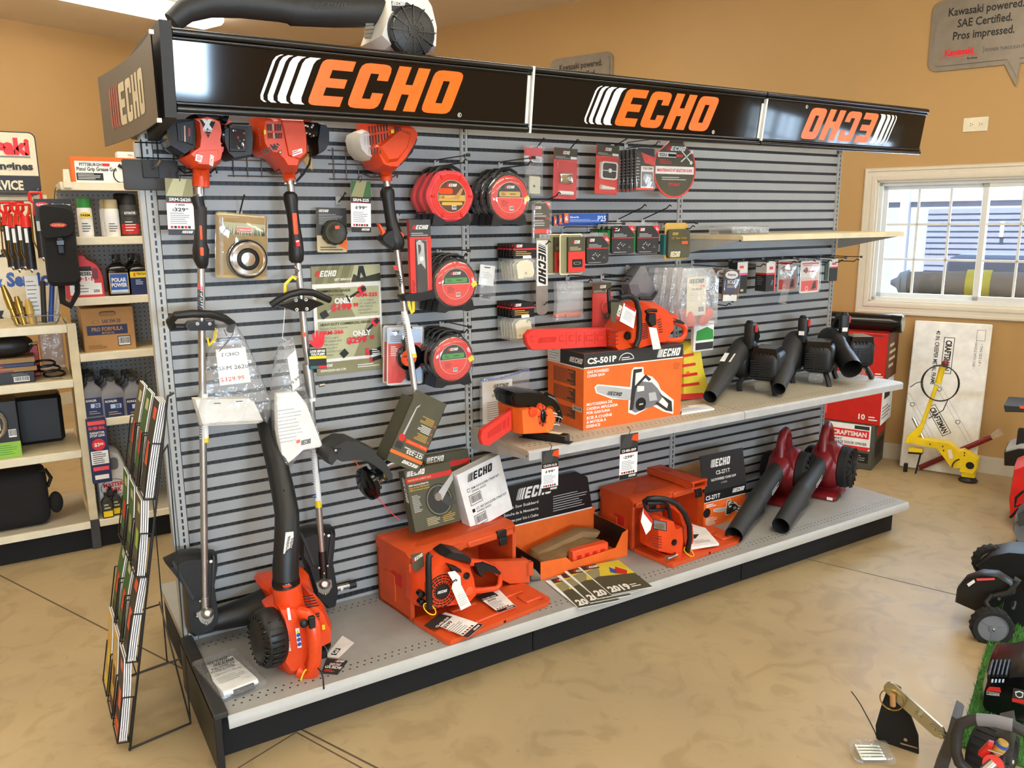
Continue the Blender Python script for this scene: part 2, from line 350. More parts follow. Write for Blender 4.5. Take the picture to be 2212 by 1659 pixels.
def window(n,u0,u1,z0,z1,s=SX,grid=True):
    w = bpy.data.objects.new('window_%d' % n,None); C.objects.link(w); w.matrix_world = RM; w['kind'] = 'structure'
    def pt(name,mb): return mb.build(name,w)
    # profiled casing round the opening, mitred like a picture frame
    mb = MB(); cw = .088
    prof = [(0,0),(0,.012),(.012,.02),(.03,.02),(.036,.014),(.06,.014),(.066,.02),(.08,.02),(.088,.01),(.088,0)]
    ring = []
    for (a,h) in prof: ring.append([(s - h,u0 - a,z0 - a),(s - h,u1 + a,z0 - a),(s - h,u1 + a,z1 + a),(s - h,u0 - a,z1 + a)])
    vs = [p for r in ring for p in r]; fs = []
    for j in range(len(ring) - 1):
        for i in range(4): q = (i + 1) % 4; fs.append((j * 4 + i,j * 4 + q,j * 4 + 4 + q,j * 4 + 4 + i))
    mb.add(vs,fs,'trimwhite'); pt('casing',mb)
    mb = MB()
    for a in ((u0,z0,u0 + .035,z1),(u1 - .035,z0,u1,z1),(u0,z0,u1,z0 + .035),(u0,z1 - .035,u1,z1)):
        mb.box(s + .03,a[0],a[1],s + .12,a[2],a[3],'vinyl')
    for a in ((u0,z0,u0 + .012,z1),(u1 - .012,z0,u1,z1),(u0,z0,u1,z0 + .012),(u0,z1 - .012,u1,z1)):
        mb.box(s,a[0],a[1],s + .03,a[2],a[3],'trimwhite')
    pt('frame',mb)
    mid = (u0 + u1) / 2
    for k,(a,b,d) in enumerate(((mid - .02,u1 - .03,.055),(u0 + .03,mid + .02,.085))):
        d = .14 - d; f = .034
        mb = MB()
        for q in ((a,z0 + .03,a + f + .012,z1 - .03),(b - f,z0 + .03,b,z1 - .03),(a,z0 + .03,b,z0 + .03 + f),(a,z1 - .03 - f,b,z1 - .03)):
            mb.box(s + d - .018,q[0],q[1],s + d + .012,q[2],q[3],'vinyl',.002)
        sash = pt('sash',mb)
        mb = MB()
        for i in (1,2):
            x = a + f + (b - a - 2 * f) * i / 3; mb.box(s + d - .006,x - .008,z0 + .06,s + d + .004,x + .008,z1 - .06,'vinyl')
            z = z0 + .06 + (z1 - z0 - .12) * i / 3; mb.box(s + d - .006,a + f,z - .008,s + d + .004,b - f,z + .008,'vinyl')
        mb.build('muntin',sash)
        mb = MB(); mb.box(s + d - .001,a + f - .004,z0 + .058,s + d + .001,b - f + .004,z1 - .058,'glass'); mb.build('pane',sash)
        if k == 0:
            mb = MB(); mb.box(s + d - .034,a + .01,1.53,s + d - .018,a + .03,1.6,'black',.004); mb.build('latch',sash)
    return w
for i,h in enumerate(WIN): window(3 - i,*h)
for i,h in enumerate(FRONTWIN):
    w = bpy.data.objects.new('window_%d' % (i + 4),None); C.objects.link(w); w.matrix_world = RM; w['kind'] = 'structure'
    mb = MB(); u0,u1,z0,z1 = h
    for a in ((u0,z0,u0 + .06,z1),(u1 - .06,z0,u1,z1),(u0,z0,u1,z0 + .06),(u0,z1 - .06,u1,z1),((u0 + u1) / 2 - .03,z0,(u0 + u1) / 2 + .03,z1)): mb.box(a[0],TF - .1,a[1],a[2],TF - .04,a[3],'alu')
    mb.build('frame',w)
    mb = MB(); mb.box(u0,TF - .075,z0,u1,TF - .07,z1,'glass'); mb.build('pane',w)
# sawn joints in the slab, as shallow dark strips
def strip(name,a,b,w=.004):
    a,b = Vector((a.x,a.y,0)),Vector((b.x,b.y,0)); d = (b - a).normalized(); n = Vector((-d.y,d.x,0)) * w
    mb = MB(); mb.add([a - n + Vector((0,0,.0004)),b - n + Vector((0,0,.0004)),b + n + Vector((0,0,.0004)),a + n + Vector((0,0,.0004))],[(0,1,2,3)],'joint'); return struct(name,mb)
a,b = onZ(0,1243),onZ(225,1358); strip('trim_1',a - (b - a) * .6,a + (b - a) * 3.1)
a,b = onZ(1770,1214),onZ(2062,1284); strip('trim_2',a - (b - a) * .4,a + (b - a) * 1.3,.003)
a,b = onZ(640,1582),onZ(735,1634); strip('trim_3',a,a + (b - a) * 4,.003)
a,b = onZ(640,1582),onZ(575,1622); strip('trim_4',a,a + (b - a) * 4,.003)
# ceiling fluorescents
def fixture(s0,s1,t,label):
    o = thing('ceiling_light',label,'light',RM @ T3((s0 + s1) / 2,t,CH),'ceiling lights'); h = (s1 - s0) / 2
    mb = MB(); mb.box(-h,-.19,-.012,h,.19,-.001,'white'); mb.build('housing',o)
    mb = MB(); mb.loft([[(x,y,z) for y,z in ((-.174,-.02),(-.174,-.08),(-.13,-.1),(.13,-.1),(.174,-.08),(.174,-.02))] for x in (-h,h)],'lamp',False); mb.build('diffuser',o)
    return o
fixture(.75,3.1,4.0,'long white fluorescent ceiling light glowing above the sign end near the back wall')
for s0 in (-4.6,-1.4,1.2):
    for t in (-5.5,-2.6,.6): fixture(s0,s0 + 2.35,t,'white fluorescent ceiling light over the shop floor')
for s0 in (-4.6,-1.9): fixture(s0,s0 + 2.35,4.0,'white fluorescent ceiling light over the shop floor')
mb = MB(); mb.tube([(2.6,3.42,CH - .012),(-3,3.42,CH - .012)],.009,'darkgrey',8); one('conduit',mb,'thin dark conduit running along the ceiling beside the bright fixture','conduit',RM)
# daylight through the windows
DAY = (.55,.76,1.0)
for i,(u0,u1,z0,z1) in enumerate(WIN):
    area('window_daylight',RM @ frame((SX + .2,(u0 + u1) / 2,(z0 + z1) / 2),(0,-1,0),(0,0,1)) @ RY(180),u1 - u0,z1 - z0,(75,75,40)[i],DAY)
for (u0,u1,z0,z1) in FRONTWIN:
    area('window_daylight',RM @ frame(((u0 + u1) / 2,TF - .2,(z0 + z1) / 2),(1,0,0),(0,0,1)),u1 - u0,z1 - z0,300,DAY)
sun = bpy.data.lights.new('sun','SUN'); sun.energy = 9.0; sun.angle = .02; so = bpy.data.objects.new('sun',sun); C.objects.link(so)
so.matrix_world = RM @ frame((0,0,9),(0,-1,0),(1,0,.9))
# ---------------------------------------------------------------- outside the window
mat('metalwall','#aeb6c8',.5,var=.03); mat('metaldoor','#8e97ac',.5,var=.03); mat('fasciawhite','#e6eaee',.6); mat('gravel','#a69a88',.9,bump=.4,bscale=40)
mb = MB(); mb.box(SX + .17,-14,-.12,SX + 30,14,-.02,'gravel'); struct('ground',mb,RM)
mb = MB()
S2 = SX + 5.2
mb.box(S2,-12,0,S2 + .3,8,1.93,'metalwall'); mb.box(S2 - .06,-12,1.93,S2 + .3,8,2.0,'fasciawhite')
bd = thing('storage_building','pale metal storage building seen outside through the window','building',RM)
mb.build('wall',bd)
for k,(a,b) in enumerate(((-4.6,-.82),(-.33,1.6),(-9.6,-5.6))):
    mb = MB(); mb.box(S2 - .03,a,0,S2 - .005,b,1.84,'metaldoor')
    for i in range(26): mb.box(S2 - .05,a,.03 + i * .07,S2 - .03,b,.075 + i * .07,'metaldoor')
    mb.build('rolling_door',bd)
for t in (-.56,-5.1):
    mb = MB(); mb.box(S2 - .16,t - .05,0,S2 - .03,t + .05,2.1,'fasciawhite'); mb.build('column',bd)
mb = MB(); mb.box(S2 - .12,-1.66,1.5,S2 - .05,-1.62,1.68,'white'); mb.build('door_latch',bd)
mat('wrapped','#8b7c6c',.6,bump=.4,bscale=10); mat('wrapwhite','#b6babd',.45,bump=.5,bscale=14)
pb = thing('wrapped_bundle','long wrapped bundle with gathered grey plastic end lying outside the window','bundle',RM @ T3(SX + 1.5,-1.45,.03))
mb = MB(); mb.tube([(0,.2,1.15),(0,-.3,1.15),(0,-3,1.15)],[.1,.12,.13],'wrapped',20,flat=.95); mb.build('roll',pb)
mb = MB(); mb.lathe([(.02,.1),(.05,.05),(.09,.03),(.115,-.04)],'wrapwhite',22,frame((0,.19,1.15),(1,0,0),(0,0,1)) @ RX(180)); mb.build('gathered_end',pb)
mb = MB(); mb.tube([(0,-.3,1.15),(0,-.48,1.15)],.128,'yellowpack',20); mb.build('tape_band',pb)
tb = thing('tarp_load','dark grey tarp covered load behind the wrapped bundle outside','load',RM @ T3(SX + 2.4,-3.5,0))
mb = MB(); mb.box(-.35,-2.6,.4,.4,2.0,1.4,'metaldoor',.08,2); mb.build('tarp',tb)
mb = MB(); mb.box(-.35,-2.6,0,.4,1.9,.4,'darkgrey'); mb.build('pallet',tb)
mb = MB(); mb.box(SX + 1.2,-5.2,0,SX + 1.8,-1.3,1.04,'darkgrey',.02); one('pallet_rack',mb,'dark rack carrying the wrapped bundle outside the window','rack',RM)
# ---------------------------------------------------------------- on the walls
mb = MB(RM @ frame((SX - .001,-1.885,2.335),(0,-1,0),(0,0,1)))
F = Matrix(); o = thing('wall_outlet','ivory double outlet plate mounted sideways on the tan wall','outlet')
mb.box(-.073,-.045,0,.073,.045,.006,'cream',.003); mb.build('cover_plate',o)
for sx in (-.026,.026):
    mb = MB(RM @ frame((SX - .001,-1.885,2.335),(0,-1,0),(0,0,1))); mb.prism(rrect(sx - .019,-.017,sx + .019,.017,.012),.006,.009,'cream')
    for q in (-.006,.006): mb.box(sx - .006,q - .0015,.0092,sx + .002,q + .0015,.0095,'black')
    mb.disc(F,sx + .01,0,.003,'black',19); mb.build('socket',o)
def bubble(t,z,w,h,label,tail=True):
    X = RM @ frame((SX - .004,t,z),(0,-1,0),(0,0,1)); o = thing('wall_sign',label,'sign',X)
    def out(k):
        p = rrect(-w / 2 + k,-h / 2 + k,w / 2 - k,h / 2 - k,.06 - k * .6,5)
        if tail:  # insert the tail in the lower edge
            p = p[:6] + [(w * .22 + k * .4,-h / 2 + k),(w * .34 + k * .1,-h / 2 - .14 + k * 1.8),(w * .36 - k * .2,-h / 2 + k)] + p[6:]
        return p
    mb = MB(); mb.prism(out(0),0,.008,'signmetal'); mb.prism(out(.03),.008,.016,'signmetal'); mb.build('plate',o)
    mb = MB(); F = T3(0,0,.0165)
    for i,s in enumerate(('Kawasaki powered.','SAE Certified.','Pros impressed.')): mb.text(F,s,0,.115 - i * .075,.05,'black',1,bold=.02,sx=.78)
    mb.text(F,'Kawasaki',-.13,-.13,.04,'redtext',1,bold=.05,sx=.8); mb.rect(F,-.24,-.142,-.02,-.139,'redtext'); mb.text(F,'Engines',-.05,-.165,.014,'black',1,bold=.03)
    mb.rect(F,.01,-.14,.012,-.095,'black'); mb.text(F,'POWER THROUGH IT.',.13,-.13,.02,'charcoal',1,sx=.8); mb.build('lettering',o)
bubble(-1.88,2.91,.62,.44,'silver speech bubble sign high on the wall above the outlet')
bubble(1.13,2.9,.62,.44,'silver speech bubble sign on the wall rising behind the header sign')
# ---------------------------------------------------------------- display rack: panel, uprights, decks
def _groove(nt,b,L):
    tc = nt.nodes.new('ShaderNodeTexCoord'); sp = nt.nodes.new('ShaderNodeSeparateXYZ'); L(tc.outputs['Object'],sp.inputs[0])
    w = nt.nodes.new('ShaderNodeMath'); w.operation = 'PINGPONG'; w.inputs[1].default_value = .0127; L(sp.outputs['X'],w.inputs[0])
    g = nt.nodes.new('ShaderNodeMath'); g.operation = 'LESS_THAN'; g.inputs[1].default_value = .0036; L(w.outputs[0],g.inputs[0])
    m = nt.nodes.new('ShaderNodeMix'); m.data_type = 'RGBA'; m.inputs[6].default_value = lin('#252422') + [1]; m.inputs[7].default_value = lin('#050505') + [1]
    L(g.outputs[0],m.inputs[0]); L(m.outputs[2],b.inputs['Base Color']); b.inputs['Roughness'].default_value = .5
_node_mat('groove',_groove)
BW = 1.22; ZD = .182; YD = -.57
rack = thing('display_rack','long grey slatted metal display rack with black kick plate and lower deck','display rack')
for k in range(3):
    x0,x1 = k * BW + .019,(k + 1) * BW - .019
    mb = MB(); mb.box(x0,.006,ZD,x1,.012,2.22,'groove')
    z = 1.8345 + .0508 * 7
    while z > ZD + .03:
        z1 = z - .0072; z0 = max(z - .0508 + .0072,ZD)
        mb.box(x0,0,z0,x1,.012,z1,'panelgrey'); z -= .0508
    mb.box(x0,0,ZD,x1,.012,ZD + .012,'panelgrey'); mb.build('slat_panel',rack)
    # deck with lip and two rows of punched holes front and back
    mb = MB(); a,b = k * BW + (-.002 if k else -.004),(k + 1) * BW - .002 + (.03 if k == 2 else 0)
    mb.box(a,YD,ZD - .018,b,.006,ZD,'deckgrey'); mb.loft([[(x,y,z) for y,z in ((YD,ZD),(YD - .004,ZD - .003),(YD - .012,ZD - .03),(YD - .012,ZD - .042),(YD,ZD - .042))] for x in (a,b)],'postgrey',False)
    i = 0; x = a + .03
    while x < b - .02:
        for y in (YD + .05,YD + .076,-.05,-.076):
            xx = x + (.0125 if y in (YD + .076,-.076) else 0); mb.poly(circ(.0042,6,None,xx,y),'black',1,TOP(ZD))
        x += .027
    mb.build('base_deck',rack)
    mb = MB(); mb.box(k * BW + (.002 if k else -.026),-.508,0,(k + 1) * BW - .002,-.49,ZD - .02,'blackmatte',.003); mb.build('kick_plate',rack)
for k in range(4):
    x = k * BW; mb = MB(); w = .017
    mb.box(x - w,-.003,.0,x + w,.07,2.24,'postgrey',.002)
    if k in (0,3):
        s = -1 if k == 0 else 1; mb.box(x + s * .018,.012,0,x + s * .034,.06,2.02 if k == 0 else 2.24,'postgrey')
    z = .25
    while z < 2.22: mb.rect(FRONT(-.003),x - .0032,z,x + .0032,z + .0165,'black',1); z += .0254
    if k: mb.box(x - .011,-.006,ZD,x - .007,-.003,2.22,'postgrey'); mb.box(x + .007,-.006,ZD,x + .011,-.003,2.22,'postgrey')
    mb.build('upright',rack)
mb = MB(); mb.box(-.05,YD - .014,0,-.026,0,ZD + .022,'black',.003); mb.build('end_panel',rack)
mb = MB(); mb.box(-.05,YD - .018,ZD + .005,-.004,0,ZD + .026,'charcoal',.004); mb.build('end_trim',rack)
mb = MB(); mb.box(-.03,.06,0,3.69,.5,.15,'blackmatte'); mb.box(-.03,.06,.15,3.69,.6,ZD,'deckgrey'); mb.build('rear_deck',rack)
mb = MB(); mb.box(0.0,.075,ZD,3.66,.085,2.22,'panelgrey'); mb.build('rear_panel',rack)
for x in (1.22,2.44):
    mb = MB(); mb.box(x - .001,-.5095,0,x + .001,-.5075,ZD - .03,'black'); mb.build('kick_seam',rack)
# ---------------------------------------------------------------- header sign boards
mat('headerblack','#0a0a0b',.06,spec=.45,coat=.0,var=0.0); mat('headerrail','#0e0e0e',.2,spec=.6); mat('coolwhite','#e9eae4',.35)
H0,H1 = (-.366,2.085),(-.394,2.297)              # lower and upper edge of the sign face (y, z)
HD = Vector((0,H1[0] - H0[0],H1[1] - H0[1])); HH = HD.length
def header(x0,x1,label,flip=False,lo=None):
    o = thing('header_sign',label,'sign',None,'header sign boards')
    F = frame((x0,H0[0],H0[1]),(1,0,0),HD); w = x1 - x0
    mb = MB(F); mb.box(0,.006,-.006,w,HH - .006,0,'headerblack'); mb.build('sign_board',o)
    for yy,nm in ((0,'lower_rail'),(HH,'upper_rail')):
        mb = MB(F); sg = 1 if yy else -1
        mb.tube([(0,yy,.004),(w,yy,.004)],.0105,'headerrail',12); mb.tube([(0,yy - sg * .016,.002),(w,yy - sg * .016,.002)],.006,'headerrail',10)
        mb.box(0,min(yy,yy + sg * .012),-.03,w,max(yy,yy + sg * .012),0,'headerrail'); mb.build(nm,o)
    mb = MB(F); L = Matrix(); h = .145; sx = 1.25
    a = lo - x0
    mb.logo(L,a,.036 if not flip else .046,h,'logo_orange','coolwhite',1,sx,mirror=flip) if not flip else mb.logo(frame((0,HH,0),(1,0,0),(0,1,0)) @ T3(0,-.0,0) @ Matrix.Rotation(pi,4,'Z'),-a,.036,h,'logo_orange','coolwhite',1,sx)
    rx = a + .70 + .02 if not flip else a - .72
    ry = .036 if not flip else HH - .036
    mb.disc(L,rx,ry,.008,'coolwhite',1,14,r0=.0066); mb.text(L,'R',rx,ry - .004,.008,'coolwhite',1,bold=.02)
    mb.build('emblem',o); return o,F
for (x0,x1,lo,fl_,lb) in ((.04,1.297,.283,False,'black header sign board with orange lettering and white stripes, nearest the grey end sign'),
                          (1.303,2.568,1.555,False,'middle black header sign board with orange lettering between two white joint strips'),
                          (2.574,3.828,3.585,True,'black header sign board fitted upside down at the window end')):
    header(x0,x1,lb,fl_,lo)
F = frame((0,H0[0],H0[1]),(1,0,0),HD)
for x,y0,y1,lb in ((1.300,-.012,HH + .012,'tall white joint strip between first and middle header boards'),(2.571,.012,HH - .02,'short white joint strip before the upside down header board')):
    mb = MB(F); mb.box(x - .017,y0 + .01,0.0005,x - .005,y1 - .02,.004,'coolwhite'); mb.box(x - .003,y0,0.0005,x + .006,y1,.016,'coolwhite')
    one('joint_strip',mb,lb,'joint strip')
ec = rack
def capplate(x0,x1,ys):
    mb = MB(); P = [(-.408 * ys,2.325),(-.37 * ys,2.058),(-.01 * ys,2.02),(.0,2.33)]
    mb.prism(P,0,x1 - x0,'charcoal',frame((x0,0,0),(0,1,0),(0,0,1))); return mb
capplate(.004,.038,1).build('header_end_cap',ec); capplate(.004,.038,-1).build('header_end_cap',ec)
for x in (1.22,2.44,3.64):
    mb = MB(); mb.box(x - .012,-.36,2.13,x + .012,.0,2.16,'black'); mb.box(x - .012,-.002,2.1,x + .012,.01,2.24,'black'); mb.build('header_bracket',ec)
mb = MB(); mb.box(.04,.375,2.07,3.8,.385,2.29,'headerblack'); mb.build('header_rear_board',ec)
# the curved grey end sign
es = thing('end_sign','curved grey end sign with cream lettering and red stripes on the header end','sign')
def ecurve(s,h):                                    # s 0..1 from the far edge to the near edge, h 0..1 upward
    y = .40 - .79 * s; x = -.085 + .066 * s + .02 * math.sin(pi * s); z = (2.03 + .015 * s) + h * .245
    return Vector((x,y,z))
mb = MB(); n = 16
g = [[ecurve(i / n,j) for i in range(n + 1)] for j in (0,1)]
off = Vector((.004,0,0))
vs = [p for r in g for p in r] + [p + off for r in g for p in r]; fs = []
for i in range(n): fs += [(i,i + 1,n + 2 + i,n + 1 + i),(2 * n + 2 + i,2 * n + 3 + i,3 * n + 4 + i,3 * n + 3 + i),(i,i + 1,2 * n + 3 + i,2 * n + 2 + i),(n + 1 + i,n + 2 + i,3 * n + 4 + i,3 * n + 3 + i)]
mat('signgrey','#5d564b',.5,var=.03); mat('signcream','#cfc3a4',.55); mat('signred','#a8574c',.55)
mb.add(vs,fs,'signgrey'); mb.build('sheet',es)
mb = MB(); md = lambda q: q
class _C(MB):
    def poly(s,pts,m,off=1,F=None,hole=None):
        L = [[Vector((x,y,0)) for x,y in pts]] + ([[Vector((x,y,0)) for x,y in hole]] if hole else []); al = list(pts) + list(hole or [])
        return s.add([ecurve(x,y) + Vector((-.0012,0,0)) for x,y in al],[tuple(t) for t in geometry.tessellate_polygon(L)],m)
mb = _C(); mb.logo(None,.15,.2,.56,'signcream','signred',1,.28,sk=.0,bar_w=(.14,.14,.14,.17)); mb.build('emblem',es)
for z in (0.0,1.0):
    p = ecurve(1,z); mb = MB(); mb.box(p.x - .004,p.y - .012,p.z - .006,p.x + .008,p.y + .002,p.z + .006,'white'); mb.build('clip',es)
# ---------------------------------------------------------------- shelves on the rack
def shelf(x0,x1,yd,z,lip,label,m='deckpaint',holes=True):
    o = thing('rack_shelf',label,'shelf')
    mb = MB(); mb.box(x0,yd,z - .02,x1,-.012,z,m); mb.loft([[(x,y,zz) for y,zz in ((yd,z),(yd - .005,z - .002),(yd - .012,z - .008),(yd - .012,z - lip),(yd,z - lip))] for x in (x0,x1)],'lightgrey' if holes else 'beige',False)
    if holes:
        x = x0 + .03
        while x < x1 - .02:
            for y in (yd + .05,yd + .076): mb.poly(circ(.0042,6,None,x + (.0125 if y == yd + .05 else 0),y),'charcoal',1,TOP(z))
            x += .027
    mb.build('board',o)
    for x in (x0 + .004,x1 - .004):
        mb = MB(); mb.prism([(-.004,z - .004),(-.004,z - .1),(yd * .96,z - lip),(yd * .96,z - .004)],-.002,.002,'postgrey',frame((x,0,0),(0,1,0),(0,0,1))); mb.build('bracket',o)
    return o
MS = .85; UZ = 1.668; UY = -.4
shelf(1.222,2.438,-.47,MS,.038,'middle rack shelf section carrying the big orange carton')
shelf(2.442,3.69,-.47,MS,.038,'middle rack shelf section carrying the three black blowers')
shelf(2.45,3.69,UY,UZ,.026,'narrow beige upper shelf reaching in front of the window','beige',False)
# ---------------------------------------------------------------- helpers for things seen in the photo
def Z(ox,oy,s): return lambda L: [(ox + a / s,oy + b / s) for a,b in L]
def PXY(pts,y): return [(p.x,p.z) for p in (onY(u,v,y) for u,v in pts)]
class Th:
    def __init__(s,name,label,cat,pos,group=None): s.M = pos if isinstance(pos,Matrix) else T3(*pos); s.o = thing(name,label,cat,s.M,group); s.I = s.M.inverted()
    def w(s): return MB(s.I.copy())          # builder that takes world coordinates
    def l(s,X=None): return MB(X)           # builder in the thing's own coordinates
    def add(s,name,mb,parent=None,label=None):
        o = mb.build(name,parent or s.o)
        if label: o['label'] = label
        return o
def solid(mb,pts,yf,yb,m,front=.86,back=.95,ym=None,smooth=True,raw=False):
    ym = yf * .6 + yb * .4 if ym is None else ym
    q = pts if raw else PXY(pts,ym); n = len(q); cx = sum(p[0] for p in q) / n; cz = sum(p[1] for p in q) / n
    rg = lambda y,k: [(cx + (x - cx) * k,y,cz + (z - cz) * k) for x,z in q]
    return mb.loft([rg(yb,back),rg(yb + (yf - yb) * .2,1),rg(yf - (yf - yb) * .25,1),rg(yf,front)],m,smooth)
def quad(mb,pts,y,m,off=1): return mb.poly(PXY(pts,y),m,off,FRONT(y))
def Fq(p0,p1,y):
    a,b = onY(*p0,y),onY(*p1,y); d = b - a; return frame(a,d,Vector((0,-1,0)).cross(d)),d.length
def pxm(v0,v1,u,y): return abs(onY(u,v0,y).z - onY(u,v1,y).z)
def rc(u0,v0,u1,v1,y):
    um,vm = (u0 + u1) / 2,(v0 + v1) / 2; a,b = onY(u0,vm,y),onY(u1,vm,y); t,d = onY(um,v0,y),onY(um,v1,y)
    return (a.x + b.x) / 2,(t.z + d.z) / 2,b.x - a.x,t.z - d.z
FL = FRONT(0)
def hung(name,label,cat,u0,v0,u1,v1,y,group=None,tilt=0,yaw=0):
    x,z,w,h = rc(u0,v0,u1,v1,y); t = Th(name,label,cat,T3(x,y,z) @ RY(tilt) @ RZ(yaw),group); t.w_,t.h_ = w,h; return t,w,h
def hook(u,v,L,label,double=True,drop=.012,up=.0):
    p = onY(u,v,0); t = Th('peg_hook',label,'hook',(p.x,0,p.z),'wire peg hooks')
    mb = t.l(); mb.box(-.011,-.006,-.022,.011,-.0005,.012,'lightgrey',.002); t.add('clip',mb)
    mb = t.l(); mb.tube([(0,-.004,-drop),(0,-L + .03,-drop + up),(0,-L + .012,-drop + .014 + up),(0,-L,-drop + .008 + up)],.0027,'black',6); t.add('arm',mb)
    if double:
        mb = t.l(); mb.tube([(0,-.004,.006),(0,-.02,.014),(0,-L - .01,.014 + up)],.0024,'black',6); mb.box(-.009,-L - .014,.008 + up,.009,-L - .01,.02 + up,'black',.001); t.add('label_arm',mb)
    return t
def tagcard(t,w,h,title,price,pic=('khaki','oliveprint'),name='card',x=None,cents='99',sub=None):
    mb = t.l(); mb.box(-w / 2,0,-h / 2,w / 2,.0012,h / 2,'paper'); F = FL
    mb.rect(F,-w / 2,h * .19,w / 2,h / 2,pic[0]); mb.poly([(-w / 2,h * .19),(w * .1,h * .19),(w * .3,h * .5),(-w * .2,h * .5)],pic[1],2,F)
    if pic[0] == 'charcoal': mb.poly([(w * .1,h * .36),(w * .5,h * .3),(w * .5,h * .48),(w * .2,h * .46)],'orange',3,F)
    mb.rect(F,-w / 2,h * .08,w / 2,h * .19,'black'); mb.text(F,title,0,h * .105,h * .055,'white',2,bold=.03,w=min(w * .8,len(title) * h * .05))
    mb.rect(F,-w / 2,h * .07,w / 2,h * .08,'redprint')
    if sub: mb.text(F,sub,0,h * .025,h * .03,'black',1,bold=.03)
    zz = -.03 if sub else .0
    mb.text(F,'$',-w * .27,h * (-.035 + zz),h * .035,'black',1,bold=.03); mb.text(F,price,-w * .02,h * (-.045 + zz),h * .062,'black',1,bold=.03,w=w * .42); mb.text(F,cents,w * .25,h * (-.02 + zz),h * .035,'black',1,bold=.02)
    mb.lines(F,-w * .4,-h * .31,w * .38,-h * .09,6,'grey',1,.3)
    for i in range(6): mb.rect(F,-w * .4 + i * w * .13,-h * .38,-w * .3 + i * w * .13,-h * .335,'redprint' if i % 2 == 0 else 'charcoal',1)
    mb.rect(F,-w / 2,-h / 2,w / 2,-h * .395,'black'); mb.logo(F,0,-h * .465,h * .045,'white','white',2,w * .42 / (h * .045 * LOGO_W))
    t.add(name,mb)
def tie(t,pts,m='black',r=.0016): mb = t.w(); mb.tube(pts,r,m,6); t.add('cable_tie',mb)
def ring(t,c,r,ax,m='black',th=.002,name='cable_tie',ry=None):
    F = frame(c,*ax); mb = t.w(); ry = ry or r; mb.tube([F @ Vector((r * cos(a),ry * sin(a),0)) for a in [2 * pi * i / 16 for i in range(17)]],th,m,6,False); return t.add(name,mb)
# ---------------------------------------------------------------- string trimmers hung on the first panel
def px3(u,v,y): return onY(u,v,y)
def vlogo(mb,p0,p1,y,wid,ml,mbar,off=2):           # lettering read down a shaft between two pixels
    a,b = onY(*p0,y),onY(*p1,y); d = b - a; F = frame(a,d,Vector((0,-1,0)).cross(d)); L = d.length
    mb.logo(F @ T3(0,-wid / 2,0),0,0,wid,ml,mbar,off,L / (wid * LOGO_W))
A = Z(340,230,4.484); B7 = Z(340,550,4.424); B6 = Z(340,1130,3.318)
Y1 = -.13
t = Th('string_trimmer','string trimmer with black air filter boxes hanging beside the lowest numbered price tag near the end sign','trimmer',onY(434,420,Y1))
t.o['label'] = 'straight shaft trimmer with white cross badge and black side housings, nearest the header end sign'
mb = t.w(); mb.tube([onY(432,395,Y1),onY(443,1318,Y1)],.0125,'alu',16)
mb.tube([onY(429,405,Y1),onY(430,420,Y1)],.018,'steel',16); t.add('shaft',mb); sh = t.o.children[0]
mb = t.w(); vlogo(mb,(432,612),(432,672),Y1 - .0135,.017,'black','redtext')
sh2 = t.add('emblem',mb)
mb = t.w(); mb.tube([onY(440.5,850,Y1),onY(443,955,Y1)],.0129,'paper',16); F,L = Fq((436,948),(436,856),Y1 - .0133)
for i in range(16): mb.rect(F,L * i / 16,-.008,L * i / 16 + .002,.008,'lightgrey',1)
mb.tube([onY(443,945,Y1),onY(443,955,Y1)],.0131,'yellow',16); t.add('warning_label',mb)
mb = t.w(); solid(mb,A([(55,170),(90,130),(345,128),(360,420),(240,490),(90,400),(50,300)]),-.2,-.06,'blackgloss',.9); solid(mb,A([(180,160),(345,145),(350,380),(200,330)]),-.207,-.19,'charcoal',.95)
for i in range(5): quad(mb,A([(200 + i * 28,185),(214 + i * 28,185),(218 + i * 28,345),(206 + i * 28,340)]),-.2075,'black' if i != 2 else 'chrome',1)
quad(mb,A([(300,210),(316,210),(316,290),(302,290)]),-.2075,'redprint',2); t.add('muffler_cover',mb)
mb = t.w(); solid(mb,A([(345,125),(470,105),(590,145),(605,240),(590,330),(612,480),(590,560),(510,604),(340,594),(240,500),(350,420),(365,300)]),-.245,-.08,'orange',.8)
solid(mb,A([(330,420),(600,400),(610,500),(520,600),(345,590),(300,500)]),-.248,-.15,'orange',.7)
for i in range(3): solid(mb,A([(585,230 + i * 80),(625,235 + i * 80),(620,290 + i * 80),(588,300 + i * 80)]),-.2,-.12,'orange')
cv = t.add('engine_cover',mb)
mb = t.w(); q = A([(410,130),(560,150),(490,308)]); mb.prism(PXY(q,-.243),0,.004,'blackgloss',FRONT(-.243))
F,L = Fq(A([(428,190)])[0],A([(540,195)])[0],-.2475)
for s in (1,-1): mb.poly([(L * .05,-.004 if s > 0 else .028),(L * .4,-.004 if s > 0 else .028),(L * .95,.028 if s > 0 else -.004),(L * .6,.028 if s > 0 else -.004)],'white',2 + (s > 0),F @ T3(0,-.006,0))
F,L = Fq(A([(440,240)])[0],A([(525,247)])[0],-.2475); mb.text(F,'SRM-2620',L / 2,0,.007,'white',2,bold=.03,w=L); mb.rect(F,L * .2,-.008,L * .8,-.006,'redtext',2); mb.build('badge',cv)
mb = t.w(); F,L = Fq(A([(520,580)])[0],A([(530,470)])[0],-.251); mb.logo(F @ T3(0,-.006,0),0,0,.012,'white','white',1,L / (.012 * LOGO_W)); quad(mb,A([(375,460),(440,478),(425,542),(365,525)]),-.251,'paper',1)
